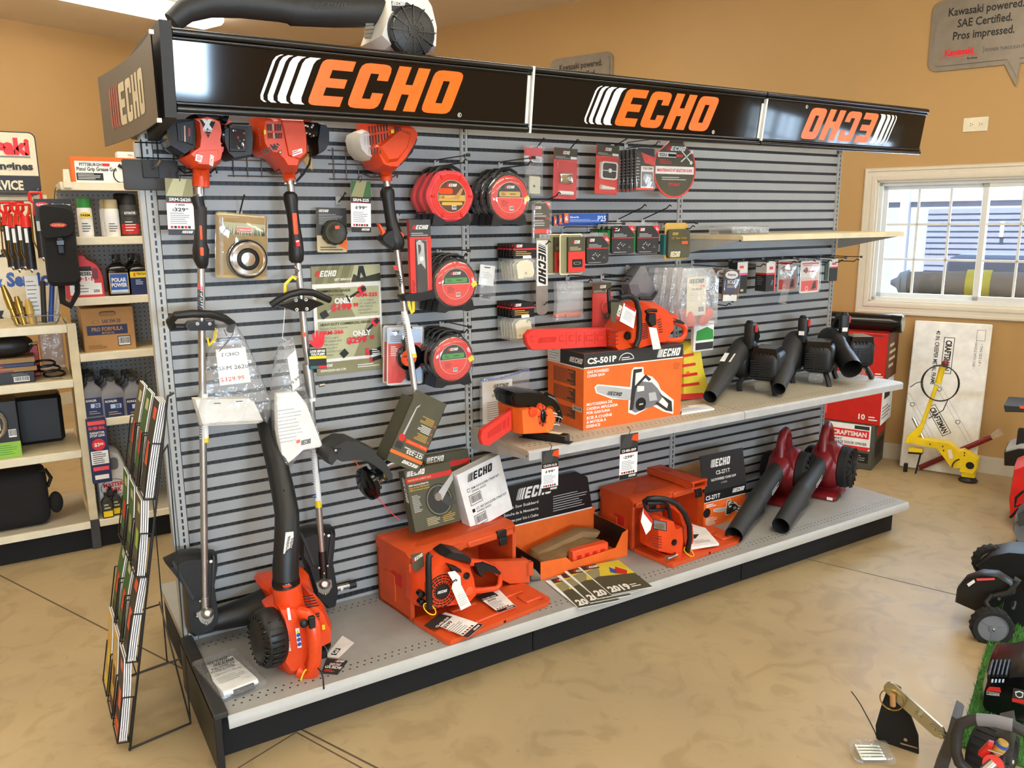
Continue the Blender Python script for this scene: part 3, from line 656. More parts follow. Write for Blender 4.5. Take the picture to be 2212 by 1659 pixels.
F,L = Fq(A([(380,520)])[0],A([(430,530)])[0],-.252); mb.lines(F,0,0,L,.016,4,'redprint'); mb.build('decal',cv)
mb = t.w(); mb.tube([onY(434,358,Y1 - .02),onY(434.5,375,Y1),onY(434,404,Y1)],[.027,.0275,.0275],'orange',18); t.add('clutch_neck',mb)
mb = t.w(); solid(mb,A([(600,230),(690,178),(885,188),(898,330),(885,490),(700,524),(640,470),(600,360)]),-.22,-.07,'black',.9); solid(mb,A([(690,190),(870,205),(870,400),(845,440),(690,440)]),-.227,-.2,'charcoal',.94); solid(mb,A([(715,210),(850,225),(850,385),(830,410),(715,410)]),-.2285,-.22,'blackgloss',.97)
R = random.Random(2)
for i in range(12): u,v = R.uniform(725,835),R.uniform(220,395); quad(mb,A([(u,v),(u + R.uniform(8,20),v + 3),(u + 14,v + R.uniform(12,30)),(u + 2,v + 18)]),-.229,('chrome','steel','darksteel','redprint')[i % 4 if i % 7 else 3],1)
mb.blob(onY(*A([(635,270)])[0],-.2),(.02,.02,.03),'blackgloss'); t.add('air_filter_box',mb)
mb = t.w(); solid(mb,A([(310,90),(430,68),(540,98),(612,108),(600,145),(350,125)]),-.2,-.06,'black'); solid(mb,A([(622,60),(640,35),(675,48),(682,110),(662,168),(608,150)]),-.24,-.18,'blackgloss'); solid(mb,A([(600,140),(690,130),(710,160),(640,190),(600,180)]),-.2,-.12,'orange'); t.add('starter_housing',mb)
mb = t.w(); c = [(425,425,.022),(428,440,.0205),(433,455,.019),(434,500,.0192),(432,522,.021),(434,540,.0275),(434,558,.026),(437,572,.02),(438,580,.013)]
mb.tube([onY(u,v,Y1 - .004) for u,v,r in c],[r for u,v,r in c],'black',18); mb.tube([onY(433,447,Y1 - .004),onY(433,520,Y1 - .004)],.0207,'charcoal',18); gp = t.add('grip',mb)
mb = t.w(); F,L = Fq((433,487),(434.5,518),Y1 - .0205); mb.box(0,-.0042,0,L,.0042,.006,'neon',.002,2,F); mb.build('throttle_lock',gp)
mb = t.w(); F,L = Fq((435,534),(436,553),Y1 - .029); mb.box(0,-.006,0,L,.006,.008,'neon',.002,1,F); mb.build('stop_switch',gp)
mb = t.w(); pth = [(372,706,-.13),(367,694,-.17),(380,681,-.2),(415,677.5,-.21),(455,679,-.2),(485,688,-.18),(501,699,-.15),(497,713,-.125)]
mb.tube([onY(*p) for p in pth],.0135,'black',14); hd = t.add('loop_handle',mb)
mb = t.w(); mb.tube([onY(372,706,-.13),onY(410,706,-.135)],.011,'black',10); solid(mb,B7([(300,640),(545,620),(548,720),(300,725),(250,690)]),-.165,-.1,'blackgloss',.9)
for u,v in B7([(383,661),(501,661)]): p = onY(u,v,-.165); mb.blob(p,(.006,.003,.006),'white'); mb.blob(p + Vector((0,-.003,0)),(.0025,.002,.0025),'steel')
mb.build('clamp',hd)
mb = t.w(); mb.tube([onY(*p) for p in ((455,706,-.15),(466,712,-.155),(464,732,-.155),(452,746,-.15),(448,730,-.148))],.0022,'yellow',6,flat=3); t.add('yellow_tag',mb)
def guard(t,outline,conv,head,Y,ribs):
    mb = t.w(); solid(mb,conv(outline),Y - .02,Y + .08,'black',.9,.9)
    for r in ribs: solid(mb,conv(r),Y - .026,Y,'charcoal',.92)
    g = t.add('debris_guard',mb)
    return g
g = guard(t,[(50,275),(180,212),(300,206),(420,215),(425,280),(400,420),(432,650),(428,710),(380,760),(260,802),(215,770),(205,660),(190,450)],B6,None,-.11,[[(100,280),(120,270),(270,540),(255,560)],[(395,230),(408,230),(390,600),(375,600)]])
mb = t.w(); F,L = Fq(B6([(205,330)])[0],B6([(310,310)])[0],-.1325); mb.text(F,'ECHO',L / 2,0,.012,'charcoal',1,bold=.03,w=L); p = onY(*B6([(384,275)])[0],-.134); mb.blob(p,(.006,.003,.006),'white'); mb.build('bolt',g)
mb = t.w(); solid(mb,B6([(270,640),(330,608),(402,612),(402,670),(385,705),(350,732),(305,705)]),-.15,-.13,'steel',.95); mb.blob(onY(*B6([(358,645)])[0],-.155),(.022,.024,.02),'alu'); mb.tube([onY(443,1290,Y1),onY(443.5,1322,Y1)],.0155,'alu',16); mb.tube([onY(*B6([(358,645)])[0],-.17),onY(*B6([(358,645)])[0],-.185)],.009,'whiteplastic',12)
for u,v in B6([(305,560),(285,670),(350,720)]): mb.blob(onY(u,v,-.153),(.005,.004,.005),'steel')
t.add('gear_head',mb)
# second trimmer
t = Th('string_trimmer','straight shaft trimmer with split shaft coupler and clear bag of papers tied to its handle','trimmer',onY(632,420,Y1))
mb = t.w(); mb.tube([onY(626,385,Y1),onY(660,745,Y1),onY(668,795,Y1)],.0125,'alu',16); t.add('shaft',mb)
mb = t.w(); mb.tube([onY(664,786,Y1),onY(673,858,Y1)],.0185,'alu',16); mb.tube([onY(673,858,Y1),onY(674,866,Y1)],.015,'paper',16); cp = t.add('coupler',mb)
mb = t.w(); mb.tube([onY(655,850,-.15),onY(640,852,-.17)],[.011,.014],'black',10); mb.tube([onY(690,833,Y1),onY(701,831,Y1)],.006,'steel',8); mb.build('knob',cp)
mb = t.w(); mb.tube([onY(671,852,Y1),onY(697,1215,Y1)],.0125,'alu',16); t.add('lower_shaft',mb)
mb = t.w(); mb.tube([onY(677,948,Y1),onY(688.5,1095,Y1)],.0129,'paper',16); mb.tube([onY(687,1080,Y1),onY(688.5,1095,Y1)],.0131,'yellow',16); F,L = Fq((679,1072),(673,955),Y1 - .0133)
for i in range(20): mb.rect(F,L * i / 20,-.008,L * i / 20 + .002,.008,'lightgrey',1)
mb.disc(F,-.004,-.003,.004,'blue',2); mb.disc(F,.006,-.003,.004,'blue',2); t.add('warning_label',mb)
mb = t.w(); solid(mb,A([(955,80),(1010,90),(1050,125),(1230,100),(1370,110),(1400,150),(1420,250),(1432,390),(1430,480),(1350,560),(1330,640),(1220,640),(1170,560),(1100,495),(1000,470),(945,380),(925,250),(945,150)]),-.235,-.07,'orange',.8)
solid(mb,A([(1150,110),(1390,120),(1420,300),(1425,470),(1350,540),(1230,500),(1190,300)]),-.245,-.14,'orange',.85); solid(mb,A([(1400,110),(1470,95),(1495,130),(1460,165),(1400,160)]),-.2,-.12,'orange')
cv = t.add('engine_cover',mb)
mb = t.w()
for r,(z0,z1) in enumerate(((170,235),(255,310))):
    for i in range(6): quad(mb,A([(1062 + i * 25 + r * 8,z0),(1076 + i * 25 + r * 8,z0),(1080 + i * 24 + r * 8,z1),(1068 + i * 24 + r * 8,z1)]),-.2435,'lightgrey' if i == 2 else 'black',1)
for i in range(6): quad(mb,A([(1000 + i * 24,420 - i * 8),(1012 + i * 24,416 - i * 8),(1050 + i * 22,470 - i * 12),(1036 + i * 22,472 - i * 12)]),-.2355,'black',1)
for i in range(3): quad(mb,A([(1085 + i * 32,372 - i * 6),(1100 + i * 32,366 - i * 6),(1165 + i * 10,420 - i * 22),(1150 + i * 10,424 - i * 22)]),-.2365,'black',1)
for i in range(6): quad(mb,A([(975 + i * 3,210 + i * 30),(982 + i * 3,208 + i * 30),(992 + i * 3,232 + i * 30),(985 + i * 3,234 + i * 30)]),-.232,'darkred',1)
mb.build('vent',cv)
mb = t.w(); quad(mb,A([(1305,430),(1400,405),(1405,450),(1308,485)]),-.2465,'paper',1); F,L = Fq(A([(1312,472)])[0],A([(1398,442)])[0],-.2475); mb.lines(F,0,0,L,.012,2,'redprint'); F,L = Fq(A([(1315,500)])[0],A([(1400,470)])[0],-.2465); mb.logo(F,0,0,.006,'pinkred','pinkred',1,L / (.006 * LOGO_W)); quad(mb,A([(1030,228),(1052,226),(1054,270),(1032,272)]),-.2435,'yellow',2); mb.blob(onY(*A([(1190,443)])[0],-.244),(.006,.004,.006),'steel'); mb.build('decal',cv)
mb = t.w(); mb.tube([onY(623,368,Y1 - .02),onY(624,380,Y1),onY(626,390,Y1)],[.022,.0225,.021],'orange',18); mb.tube([onY(625,391,Y1),onY(626,398,Y1)],.016,'steel',16); t.add('clutch_neck',mb)
for u,v in A([(1240,745),(1335,743)]): mb = t.w(); mb.blob(onY(u,v,Y1 - .015),(.006,.004,.006),'steel'); t.add('clamp_screw',mb)
mb = t.w(); solid(mb,A([(1395,150),(1530,160),(1530,300),(1440,330),(1400,260)]),-.2,-.1,'blackgloss')
R = random.Random(4)
for i in range(14): mb.blob(onY(*A([(R.uniform(1410,1520),R.uniform(170,310))])[0],-.203),(.005,.004,.005),('steel','chrome','black')[i % 3],nu=8,nv=5)
t.add('carburettor',mb)
mb = t.w(); solid(mb,A([(1530,165),(1590,170),(1625,240),(1625,370),(1590,440),(1510,485),(1500,360)]),-.21,-.08,'black',.85); solid(mb,A([(1626,262),(1648,270),(1648,305),(1626,315)]),-.16,-.13,'orange'); solid(mb,A([(1150,80),(1300,75),(1470,62),(1480,110),(1200,112)]),-.18,-.08,'black'); t.add('air_filter_box',mb)
mb = t.w(); mb.tube([onY(*p) for p in ((662,330,-.16),(673,330,-.17),(668,355,-.16),(656,375,-.15),(640,392,-.14))],.004,'black',8); t.add('throttle_cable',mb)
mb = t.w(); mb.prism(PXY(A([(1405,520),(1450,370),(1490,400),(1500,620),(1440,560)]),-.11),0,.003,'gold',FRONT(-.11)); t.add('heat_shield',mb)
mb = t.w(); c = [(627,414,.014),(627,420,.024),(628,432,.026),(630,450,.022),(633,470,.021),(637,500,.022),(639,520,.025),(640,545,.028),(640,562,.026),(640,568,.018)]
mb.tube([onY(u,v,Y1 - .004) for u,v,r in c],[r for u,v,r in c],'black',18); gp = t.add('grip',mb)
mb = t.w(); F,L = Fq((635,460),(639,507),Y1 - .0245); mb.box(0,-.0085,0,L,.0085,.007,'neon',.004,2,F); mb.build('throttle_lock',gp)
mb = t.w(); F,L = Fq((641,518),(644,533),Y1 - .028); mb.box(0,-.008,0,L,.008,.006,'redtext',.002,1,F); mb.rect(F,L * .1,-.006,L * .3,.006,'paper',14); mb.build('stop_switch',gp)
mb = t.w(); pth = [(586,659,-.16),(600,649,-.17),(625,636,-.18),(650,630.5,-.185),(675,632,-.18),(698,642,-.17),(712,648,-.16)]
mb.tube([onY(*p) for p in pth],.0125,'black',14); hd = t.add('loop_handle',mb)
mb = t.w(); solid(mb,B7([(1085,480),(1240,455),(1310,425),(1460,415),(1560,455),(1590,470),(1500,505),(1440,542),(1310,542),(1240,520)]),-.16,-.1,'blackgloss',.92)
for u,v in B7([(1325,436),(1420,430),(1333,526),(1428,520)]): mb.blob(onY(u,v,-.16),(.0065,.004,.0065),'white'); mb.blob(onY(u,v,-.164),(.003,.002,.003),'teal')
mb.build('clamp',hd)
mb = t.w(); mb.tube([onY(*p) for p in ((640,603,-.15),(632,598,-.15),(616,614,-.15),(616,634,-.15))],.0022,'yellow',6,flat=3); t.add('yellow_tag',mb)
mb = t.w(); F,L = Fq((654,728),(661,727),Y1 - .0135); mb.box(0,0,0,L,.016,.001,'neon',0,1,F); t.add('price_sticker',mb)
mb = t.w(); mb.tube([onY(*p) for p in ((636,575,-.15),(646,585,-.15),(634,595,-.15),(645,600,-.15))],.0025,'chrome',6); t.add('spring_clip',mb)
g = guard(t,[(1010,60),(1100,32),(1200,28),(1260,30),(1255,120),(1240,250),(1270,420),(1282,480),(1262,590),(1210,604),(1170,565),(1130,540),(1110,450),(1060,290),(1010,200)],B6,None,-.11,[[(1020,70),(1035,68),(1130,300),(1115,310)],[(1238,60),(1250,60),(1225,300),(1212,300)]])
mb = t.w()
for q in B6([(1190,82),(1228,90)]): mb.blob(onY(*q,-.132),(.006,.003,.006),'white')
mb.build('bolt',g)
mb = t.w(); solid(mb,B6([(1130,425),(1180,395),(1245,400),(1250,450),(1225,495),(1200,518),(1150,490)]),-.15,-.13,'steel',.95); mb.blob(onY(*B6([(1198,438)])[0],-.155),(.022,.024,.02),'alu'); mb.tube([onY(696,1190,Y1),onY(699,1250,Y1)],.0155,'darksteel',16); mb.tube([onY(*B6([(1198,438)])[0],-.17),onY(*B6([(1198,438)])[0],-.186)],.011,'whiteplastic',12)
for q in B6([(1158,322),(1220,308),(1195,360),(1205,508)]): mb.blob(onY(*q,-.15),(.006,.005,.006),'steel')
t.add('gear_head',mb)
# third trimmer with the curved lower shaft
A3 = Z(740,230,4.74); A4 = Z(680,830,4.424)
t = Th('string_trimmer','trimmer with white fuel tank whose lower shaft passes through an olive carton','trimmer',onY(838,400,Y1))
mb = t.w(); mb.tube([onY(834,385,Y1),onY(858,545,-.155),onY(897,850,-.21),onY(899,890,-.225),onY(890,940,-.235),onY(866,985,-.24),onY(838,1008,-.24)],.0125,'alu',16); t.add('shaft',mb)
mb = t.w(); vlogo(mb,(853,572),(868,620),-.178,.017,'black','redtext'); t.add('emblem',mb)
mb = t.w(); mb.tube([onY(873,672,-.178),onY(893,771,-.198)],.0129,'paper',16); mb.tube([onY(892,763,-.197),onY(893.3,772,-.198)],.0131,'yellow',16); F,L = Fq((884,752),(867,676),-.2)
for i in range(16): mb.rect(F,L * i / 16,-.008,L * i / 16 + .002,.008,'lightgrey',1)
t.add('warning_label',mb)
mb = t.w(); solid(mb,A3([(100,330),(115,270),(180,240),(250,262),(268,440),(265,555),(200,540),(130,460)]),-.2,-.07,'whiteplastic',.8); t.add('fuel_tank',mb)
mb = t.w(); solid(mb,A3([(235,200),(240,110),(300,106),(400,98),(428,158),(600,185),(680,220),(725,280),(720,330),(680,420),(600,550),(520,640),(500,670),(400,665),(330,640),(270,520),(245,300)]),-.24,-.07,'orange',.86)
solid(mb,A3([(300,420),(560,200),(700,260),(660,420),(540,580),(420,600)]),-.252,-.18,'orange',.72)
cv = t.add('engine_cover',mb)
mb = t.w()
for i in range(7): quad(mb,A3([(262 + i * 30,205 - i * 3),(276 + i * 30,203 - i * 3),(283 + i * 30,275 - i * 4),(270 + i * 30,277 - i * 4)]),-.2405,'black',1); quad(mb,A3([(270 + i * 30,300 - i * 5),(283 + i * 30,298 - i * 5),(290 + i * 30,395 - i * 8),(278 + i * 30,398 - i * 8)]),-.2405,'black',1); quad(mb,A3([(288 + i * 32,440 - i * 9),(300 + i * 32,436 - i * 9),(300 + i * 30,495 - i * 4),(290 + i * 30,498 - i * 4)]),-.2445,'black',1)
for i in range(4): quad(mb,A3([(530 + i * 18,205 + i * 2),(540 + i * 18,205 + i * 2),(552 + i * 17,255 + i * 4),(542 + i * 17,254 + i * 4)]),-.2485,'black',1); quad(mb,A3([(535 + i * 18,268 + i * 3),(545 + i * 18,268 + i * 3),(556 + i * 17,325 + i * 2),(546 + i * 17,326 + i * 2)]),-.2485,'black',1); quad(mb,A3([(272 + i * 22,140),(284 + i * 22,138),(286 + i * 22,160),(275 + i * 22,164)]),-.241,'black',1)
mb.build('vent',cv); mb = t.w(); quad(mb,A3([(492,240),(524,236),(526,272),(494,276)]),-.249,'yellow',2); mb.build('decal',cv)
mb = t.w(); mb.tube([onY(833,366,Y1 - .02),onY(834,376,Y1),onY(835,391,Y1)],[.023,.022,.022],'orange',18); t.add('clutch_neck',mb)
mb = t.w(); solid(mb,A3([(690,290),(735,290),(745,330),(715,400),(690,480),(560,620),(520,630),(640,480)]),-.15,-.08,'black'); mb.tube([onY(*A3([p])[0],-.17) for p in ((665,480),(640,540),(595,580))],.003,'brass',6); t.add('muffler_cover',mb)
mb = t.w(); c = [(834,404,.016),(836,412,.027),(837,422,.028),(839,436,.0225),(842,460,.0215),(846,480,.023),(851,500,.028),(853,515,.034),(857,530,.031),(859,540,.02)]
mb.tube([onY(u,v,-.14 - .0002 * (v - 404)) for u,v,r in c],[r for u,v,r in c],'black',18); solid(mb,A3([(450,1270),(500,1250),(540,1400),(500,1460),(440,1420),(385,1370),(390,1330)]),-.19,-.14,'black'); gp = t.add('grip',mb)
mb = t.w(); solid(mb,A3([(355,1195),(375,1200),(435,1280),(440,1300),(398,1330),(400,1290)]),-.175,-.155,'neon'); mb.build('trigger',gp)
mb = t.w(); solid(mb,A3([(575,1275),(612,1300),(622,1325),(605,1355)]),-.185,-.16,'neon'); mb.build('stop_switch',gp)
mb = t.w(); solid(mb,[(863,640),(870,634),(900,632),(930,625),(955,625),(966,632),(960,645),(935,643),(900,651),(868,650)],-.21,-.15,'black',.9); hd = t.add('loop_handle',mb)
mb = t.w(); mb.tube([onY(*p) for p in ((882,645,-.2),(884,660,-.2),(889,676,-.2),(893,672,-.2),(893,644,-.2))],.0022,'yellow',6,flat=3); t.add('yellow_tag',mb)
mb = t.w(); solid(mb,A4([(60,690),(70,620),(130,555),(230,500),(330,505),(450,560),(535,600),(545,640),(620,700),(700,830),(700,880),(660,890),(600,800),(520,740),(450,700),(330,690),(200,705),(160,670),(130,700),(100,740)]),-.3,-.15,'charcoal',.95,.9); g = t.add('debris_guard',mb)
mb = t.w(); solid(mb,A4([(160,605),(250,610),(210,665)]),-.305,-.28,'black'); mb.blob(onY(*A4([(200,635)])[0],-.306),(.006,.004,.006),'steel'); mb.build('bolt',g)
c = onY(*A4([(505,950)])[0],-.24); ax = (onY(*A4([(640,880)])[0],-.225) - c).normalized(); F = frame(c,ax.orthogonal(),ax.cross(ax.orthogonal()))
if (F.to_3x3() @ Vector((0,0,1))).dot(ax) < 0: F = F @ RX(180)
mb = t.w(); mb.lathe([(.002,-.022),(.045,-.02),(.066,-.008),(.068,.006),(.06,.014),(.03,.02)],'blackgloss',24,F)
for i in range(10): mb.box(.05,-.006,.006,.066,.006,.02,'black',.002,1,F @ RZ(36 * i))
t.add('line_head',mb)
mb = t.w(); mb.lathe([(.026,.015),(.026,.028),(.024,.03),(.026,.034),(.024,.038),(.022,.055),(.014,.06)],'steel',20,F); mb.tube([onY(*A4([(640,800)])[0],-.24),onY(*A4([(730,750)])[0],-.24)],.016,'steel',14); solid(mb,A4([(640,820),(700,850),(720,890),(670,920),(620,880),(600,850)]),-.27,-.2,'black'); mb.blob(onY(*A4([(670,870)])[0],-.275),(.01,.008,.012),'brass'); t.add('gear_head',mb)
mb = t.w(); mb.tube([onY(*A4([p])[0],-.24) for p in ((360,712),(400,755),(430,800))],.0018,'neon',6); mb.tube([onY(*A4([p])[0],-.25) for p in ((580,1065),(650,1140),(730,1230),(810,1297))],.0018,'redtext',6); t.add('trimmer_line',mb)
# wire brackets that carry the trimmers
def bracket(u,v,w,label,m='wire',yy=Y1):
    c = onY(u,v,yy); t = Th('trimmer_bracket',label,'bracket',(c.x,0,c.z),'wire trimmer brackets')
    mb = t.l()
    for s in (-1,1): mb.tube([(s * (w + .02),-.004,.02),(s * (w + .012),yy * .6,0),(s * w,yy - .005,0),(s * (w + .014),yy - .02,.012),(s * (w + .024),yy + .01,.0)],.0032,m,8)
    t.add('prong',mb); mb = t.l()
    for i in range(3): mb.tube([(-.16 + i * .05,-.006,-.01),(-.16 + i * .05,-.006,.11)],.0025,m,6)
    for z in (-.005,.05,.1): mb.tube([(-.18,-.008,z),(.06,-.008,z)],.0025,m,6)
    t.add('grid',mb); return t
bracket(434,372,.03,'dark wire bracket cradling the trimmer with the cross badge','black'); bracket(623,375,.025,'wire bracket cradling the split shaft trimmer'); bracket(834,382,.026,'wire bracket cradling the trimmer with the white tank')
# price tags by the trimmers
t,w,h = hung('price_tag','price tag with cross picture hanging at the rack end upright','price tag',360,386,418,508,-.14,None,1.5)
tagcard(t,w,h,'SRM-2620','329',('khaki','sage'),sub='X SERIES'); tie(t,[onY(388,392,-.141),onY(390,376,-.14),onY(386,368,-.12),onY(380,376,-.13),onY(386,392,-.139)])
t,w,h = hung('price_tag','price tag with garden picture hanging beside the white tank trimmer','price tag',758,391,801,502,-.14,None,2)
tagcard(t,w,h,'SRM-225','199',('darkgreen','khaki')); tie(t,[onY(776,394,-.141),onY(782,388,-.14),onY(780,380,-.13),onY(773,384,-.13),onY(774,394,-.139)])
mb = MB(); mb.box(-.09,0,-.05,.085,.012,.05,'darkgrey',.008,2); mb.box(-.03,-.012,-.01,.02,0,.05,'charcoal',.002); mb.tube([(0,-.01,.02),(.01,-.07,.03),(.016,-.09,.045)],.004,'steel',8); mb.text(FL,'21S51A',-.02,-.04,.011,'black',1)
one('part_plate',mb,'dark grey plastic flap clipped to the rack end upright','plate',T3(*onY(329,378,-.05)))
# ---------------------------------------------------------------- things hung on the slatted panels
def card(t,w,h,m,th=.003,r=0.0,name='card',y0=0.0):
    mb = t.l()
    if r: mb.prism(rrect(-w / 2,-h / 2,w / 2,h / 2,r,3),-th,0,m,FRONT(y0))
    else: mb.box(-w / 2,y0,-h / 2,w / 2,y0 + th,h / 2,m)
    return mb
def shell(t,x0,z0,x1,z1,d,m='blister',name='blister',r=.012,y0=0.0):
    mb = t.l(); q = rrect(x0,z0,x1,z1,r,3); solid(mb,q,y0 - d,y0,m,.93,1.03,raw=True); return t.add(name,mb)
# trimmer line spools
def spool(label,P,kind,group):
    t = Th('line_spool',label,'line spool',T3(*P),group); R = .1; D = .046
    pk = 'pinkred' if kind == 'A' else 'blackgloss'
    mb = t.l(); F = FRONT(D)
    oc = [(R * (1 + (.03 if kind == 'A' else 0) * cos(6 * a)) * cos(a),R * (1 + (.03 if kind == 'A' else 0) * cos(6 * a)) * sin(a)) for a in [2 * pi * i / 48 for i in range(48)]]
    solid(mb,oc,0,D,pk,.9,.93,raw=True); t.add('case',mb)
    mb = t.l()
    for rr_ in (.064,.07,.076,.082): mb.tube([(rr_ * cos(a),-.001,rr_ * sin(a)) for a in [2 * pi * i / 36 for i in range(37)]],.0033,'redplastic' if kind != 'A' else 'redpack',6,False)
    if kind == 'A':
        for i in range(6): a = radians(60 * i); mb.box(.072,-.006,-.005,.09,0,.005,'redplastic',.002,1,RY(-60 * i))
    else: mb.disc(FRONT(0),0,0,.088,'redpack',2)
    t.add('line_coil',mb)
    mb = t.l(); F = FRONT(-.0045); r = .06
    top = [(r * cos(a),r * sin(a)) for a in [pi * i / 16 for i in range(17)]]; bot = [(x,-z) for x,z in top]
    mb.disc(F,0,0,r + .001,'white',0,32)
    if kind == 'A':
        mb.disc(F,0,0,r,'brown',1,32); mb.rect(F,-.057,-.018,.057,.004,'gold',2); mb.poly(rrect(-.057,.008,.004,.03,.009),'orange',2,F); mb.poly([(-.04,-.012),(.01,-.004),(.04,.03),(.05,.03),(.03,-.012)],'cardboard',3,F); mb.poly(rrect(-.045,-.034,.045,-.022,.005),'gold',2,F)
        mb.text(F,'8',.026,.022,.012,'brown',4,bold=.02); mb.text(F,'1 LB',-.044,-.008,.009,'brown',4,bold=.02)
    else:
        mb.poly(top,'black',1,F); mb.poly(bot,'redpack',1,F); mb.poly(rrect(-.05,.004,.05,.024,.004),'gold' if kind == 'B' else 'green',2,F); mb.rect(F,-r,-.001,r,.0005,'white',2); mb.lines(F,-.04,.008,-.018,.02,3,'black',3); mb.lines(F,.0,.01,.04,.018,1,'black',3)
        mb.lines(F,-.04,-.035,-.005,-.01,5,'darkred',2)
    mb.logo(F,-.024,.036,.011,'white','redtext',3,1.05); mb.barcode(F,-.002,-.05,.018,-.034,3); t.add('label',mb)
    mb = t.l(); mb.tube([(x,D / 2,z) for x,z in ((-.06,.075),(-.045,.1),(-.02,.112),(.02,.112),(.045,.1),(.06,.075))],.007,'black',8); t.add('hang_handle',mb)
    mb = t.l(); mb.prism([(-.075,-.065),(-.06,-.075),(-.02,-.098),(.02,-.098),(.06,-.075),(.075,-.065),(.085,-.108),(.05,-.113),(.03,-.105),(-.03,-.105),(-.05,-.113),(-.085,-.108)],-D,0,'black',FRONT(0)); t.add('stand_foot',mb)
    if kind != 'A': mb = t.l(); mb.box(.055,-.008,-.085,.08,-.002,-.065,'yellow',.001,1,RY(-30) @ T3(.0,0,.03)); t.add('sticker',mb)
    if kind != 'A': mb = t.l(); mb.lathe([(.097,-.012),(.1,0.0),(.102,.004)],'blister',32,FRONT(0) @ RX(180),False); mb.lathe([(.001,.02),(.06,.018),(.085,.012),(.097,.002)],'blister',32,FRONT(0),False); t.add('clear_dome',mb)
    return t
W3 = ('front','second','third','rearmost')
def spools(u,v,y,n,kind,what,group,step=.058):
    p = onY(u,v,y); a = None
    for i in range(n):
        P = Vector((p.x,p.y + step * i,p.z)); lb = '%s %s' % ((W3[i] if i < n - 1 else 'rearmost'),what)
        a = spool(lb,P,kind,group) if a is None else (a,dup(a.o,T3(*P),lb))[0]
    return a
spools(975,424,-.215,3,'A','pink wavy-edged trimmer line spool of the top hook with brown and gold label','pink line spools')
spools(1100,427,-.21,3,'B','black and red line spool with gold label hung beside the pink ones','gold label line spools')
spools(984,613,-.21,3,'C','red line spool with green label on the middle hook beside the white tank trimmer','upper green label line spools')
spools(978,776,-.2,4,'C','red line spool with green label on the lowest spool hook','lower green label line spools',.048)
hook(942,353,.26,'black double peg hook carrying the pink line spools'); hook(1080,357,.25,'black double peg hook carrying the gold label line spools')
hook(947,545,.25,'black double peg hook carrying the upper green label spools'); hook(953,700,.24,'black double peg hook carrying the lowest green label spools'); hook(861,468,.25,'black double peg hook carrying the tall red filter blade pack')
# clear clamshell with a ringed cap
t,w,h = hung('cap_pack','clear clamshell pack with silver ringed bump cap on gold card','pack',466,462,576,602,-.05,None,5)
mb = card(t,w,h,'gold',.003,.01); F = FL; mb.rect(F,-w * .38,h * .18,w * .46,h * .36,'sage'); R = random.Random(5)
for i in range(40): x = R.uniform(-w * .37,w * .45); mb.poly([(x,h * .18),(x + .004,h * .18),(x + R.uniform(-.003,.006),h * R.uniform(.24,.35))],('olive','darkgreen')[i % 2],2,F)
mb.poly(rrect(-w * .1,h * .22,w * .2,h * .3,.004),'white',3,F); mb.poly(rrect(-w * .09,h * .228,w * .19,h * .292,.004),'redtext',4,F); mb.text(F,'OREGON',w * .05,h * .242,.008,'white',5,bold=.03,w=w * .25); mb.lines(F,-w * .2,0,w * .2,h * .15,5,'khaki'); mb.lines(F,w * .25,h * .02,w * .42,h * .13,4,'khaki'); t.add('card',mb)
shell(t,-w / 2,-h / 2,w / 2,h / 2,.018,'blister','clamshell'); mb = t.l(); mb.tube([(-w * .42,-.016,h * .42),(-w * .4,-.016,-h * .46)],.008,'acrylic',8); t.add('clamshell_rib',mb)
F = FRONT(0,w * .1,-h * .19); mb = t.l(); mb.lathe([(.068,0),(.069,.018),(.064,.024),(.058,.02),(.055,.024),(.04,.026),(.037,.022),(.033,.027),(.03,.022),(.024,.03),(.002,.031)],'chrome',36,F)
for r in (.066,.038,.031): mb.tube([F @ Vector((r * cos(a),r * sin(a),.0245)) for a in [2 * pi * i / 30 for i in range(31)]],.0025,'black',6,False)
mb.cyl(.0705,0,.012,'black',36,F); t.add('cap',mb); hook(517,462,.1,'grey wire hook carrying the clear clamshell cap pack',False,.0,.05)
# trimmer head on card
t,w,h = hung('trimmer_head_pack','card pack with brown trimmer head and orange sticker','pack',684,449,749,545,-.05,None,1.5)
mb = card(t,w,h,'tan',.003,.006); F = FL; mb.rect(F,-w / 2,-h * .12,w / 2,h / 2,'darkgrey'); mb.poly([(w * .1,-h * .3),(w / 2,-h * .1),(w / 2,-h * .12),(w / 2,-h * .45)],'logo_orange',2,F); mb.logo(F,-w * .43,h * .4,.01,'white','white',2,1.0); mb.lines(F,-w * .42,h * .12,w * .42,h * .37,7,'lightgrey',2,.3); mb.lines(F,-w * .4,-h * .47,w * .4,-h * .36,2,'olive',2); t.add('card',mb)
mb = t.l(); F = FRONT(0,w * .03,-h * .05); mb.lathe([(.046,.001),(.046,.03),(.04,.036),(.028,.037),(.02,.032),(.002,.034)],'olivedark',28,F)
for i in range(12): mb.box(.04,-.004,.004,.048,.004,.03,'charcoal',.001,1,F @ RZ(30 * i))
mb.poly([(-.004,.012),(.014,.014),(.013,.026),(-.005,.024)],'neon',76,F); t.add('trimmer_head',mb); hook(730,430,.09,'grey wire hook carrying the brown trimmer head pack',False,.012,.02)
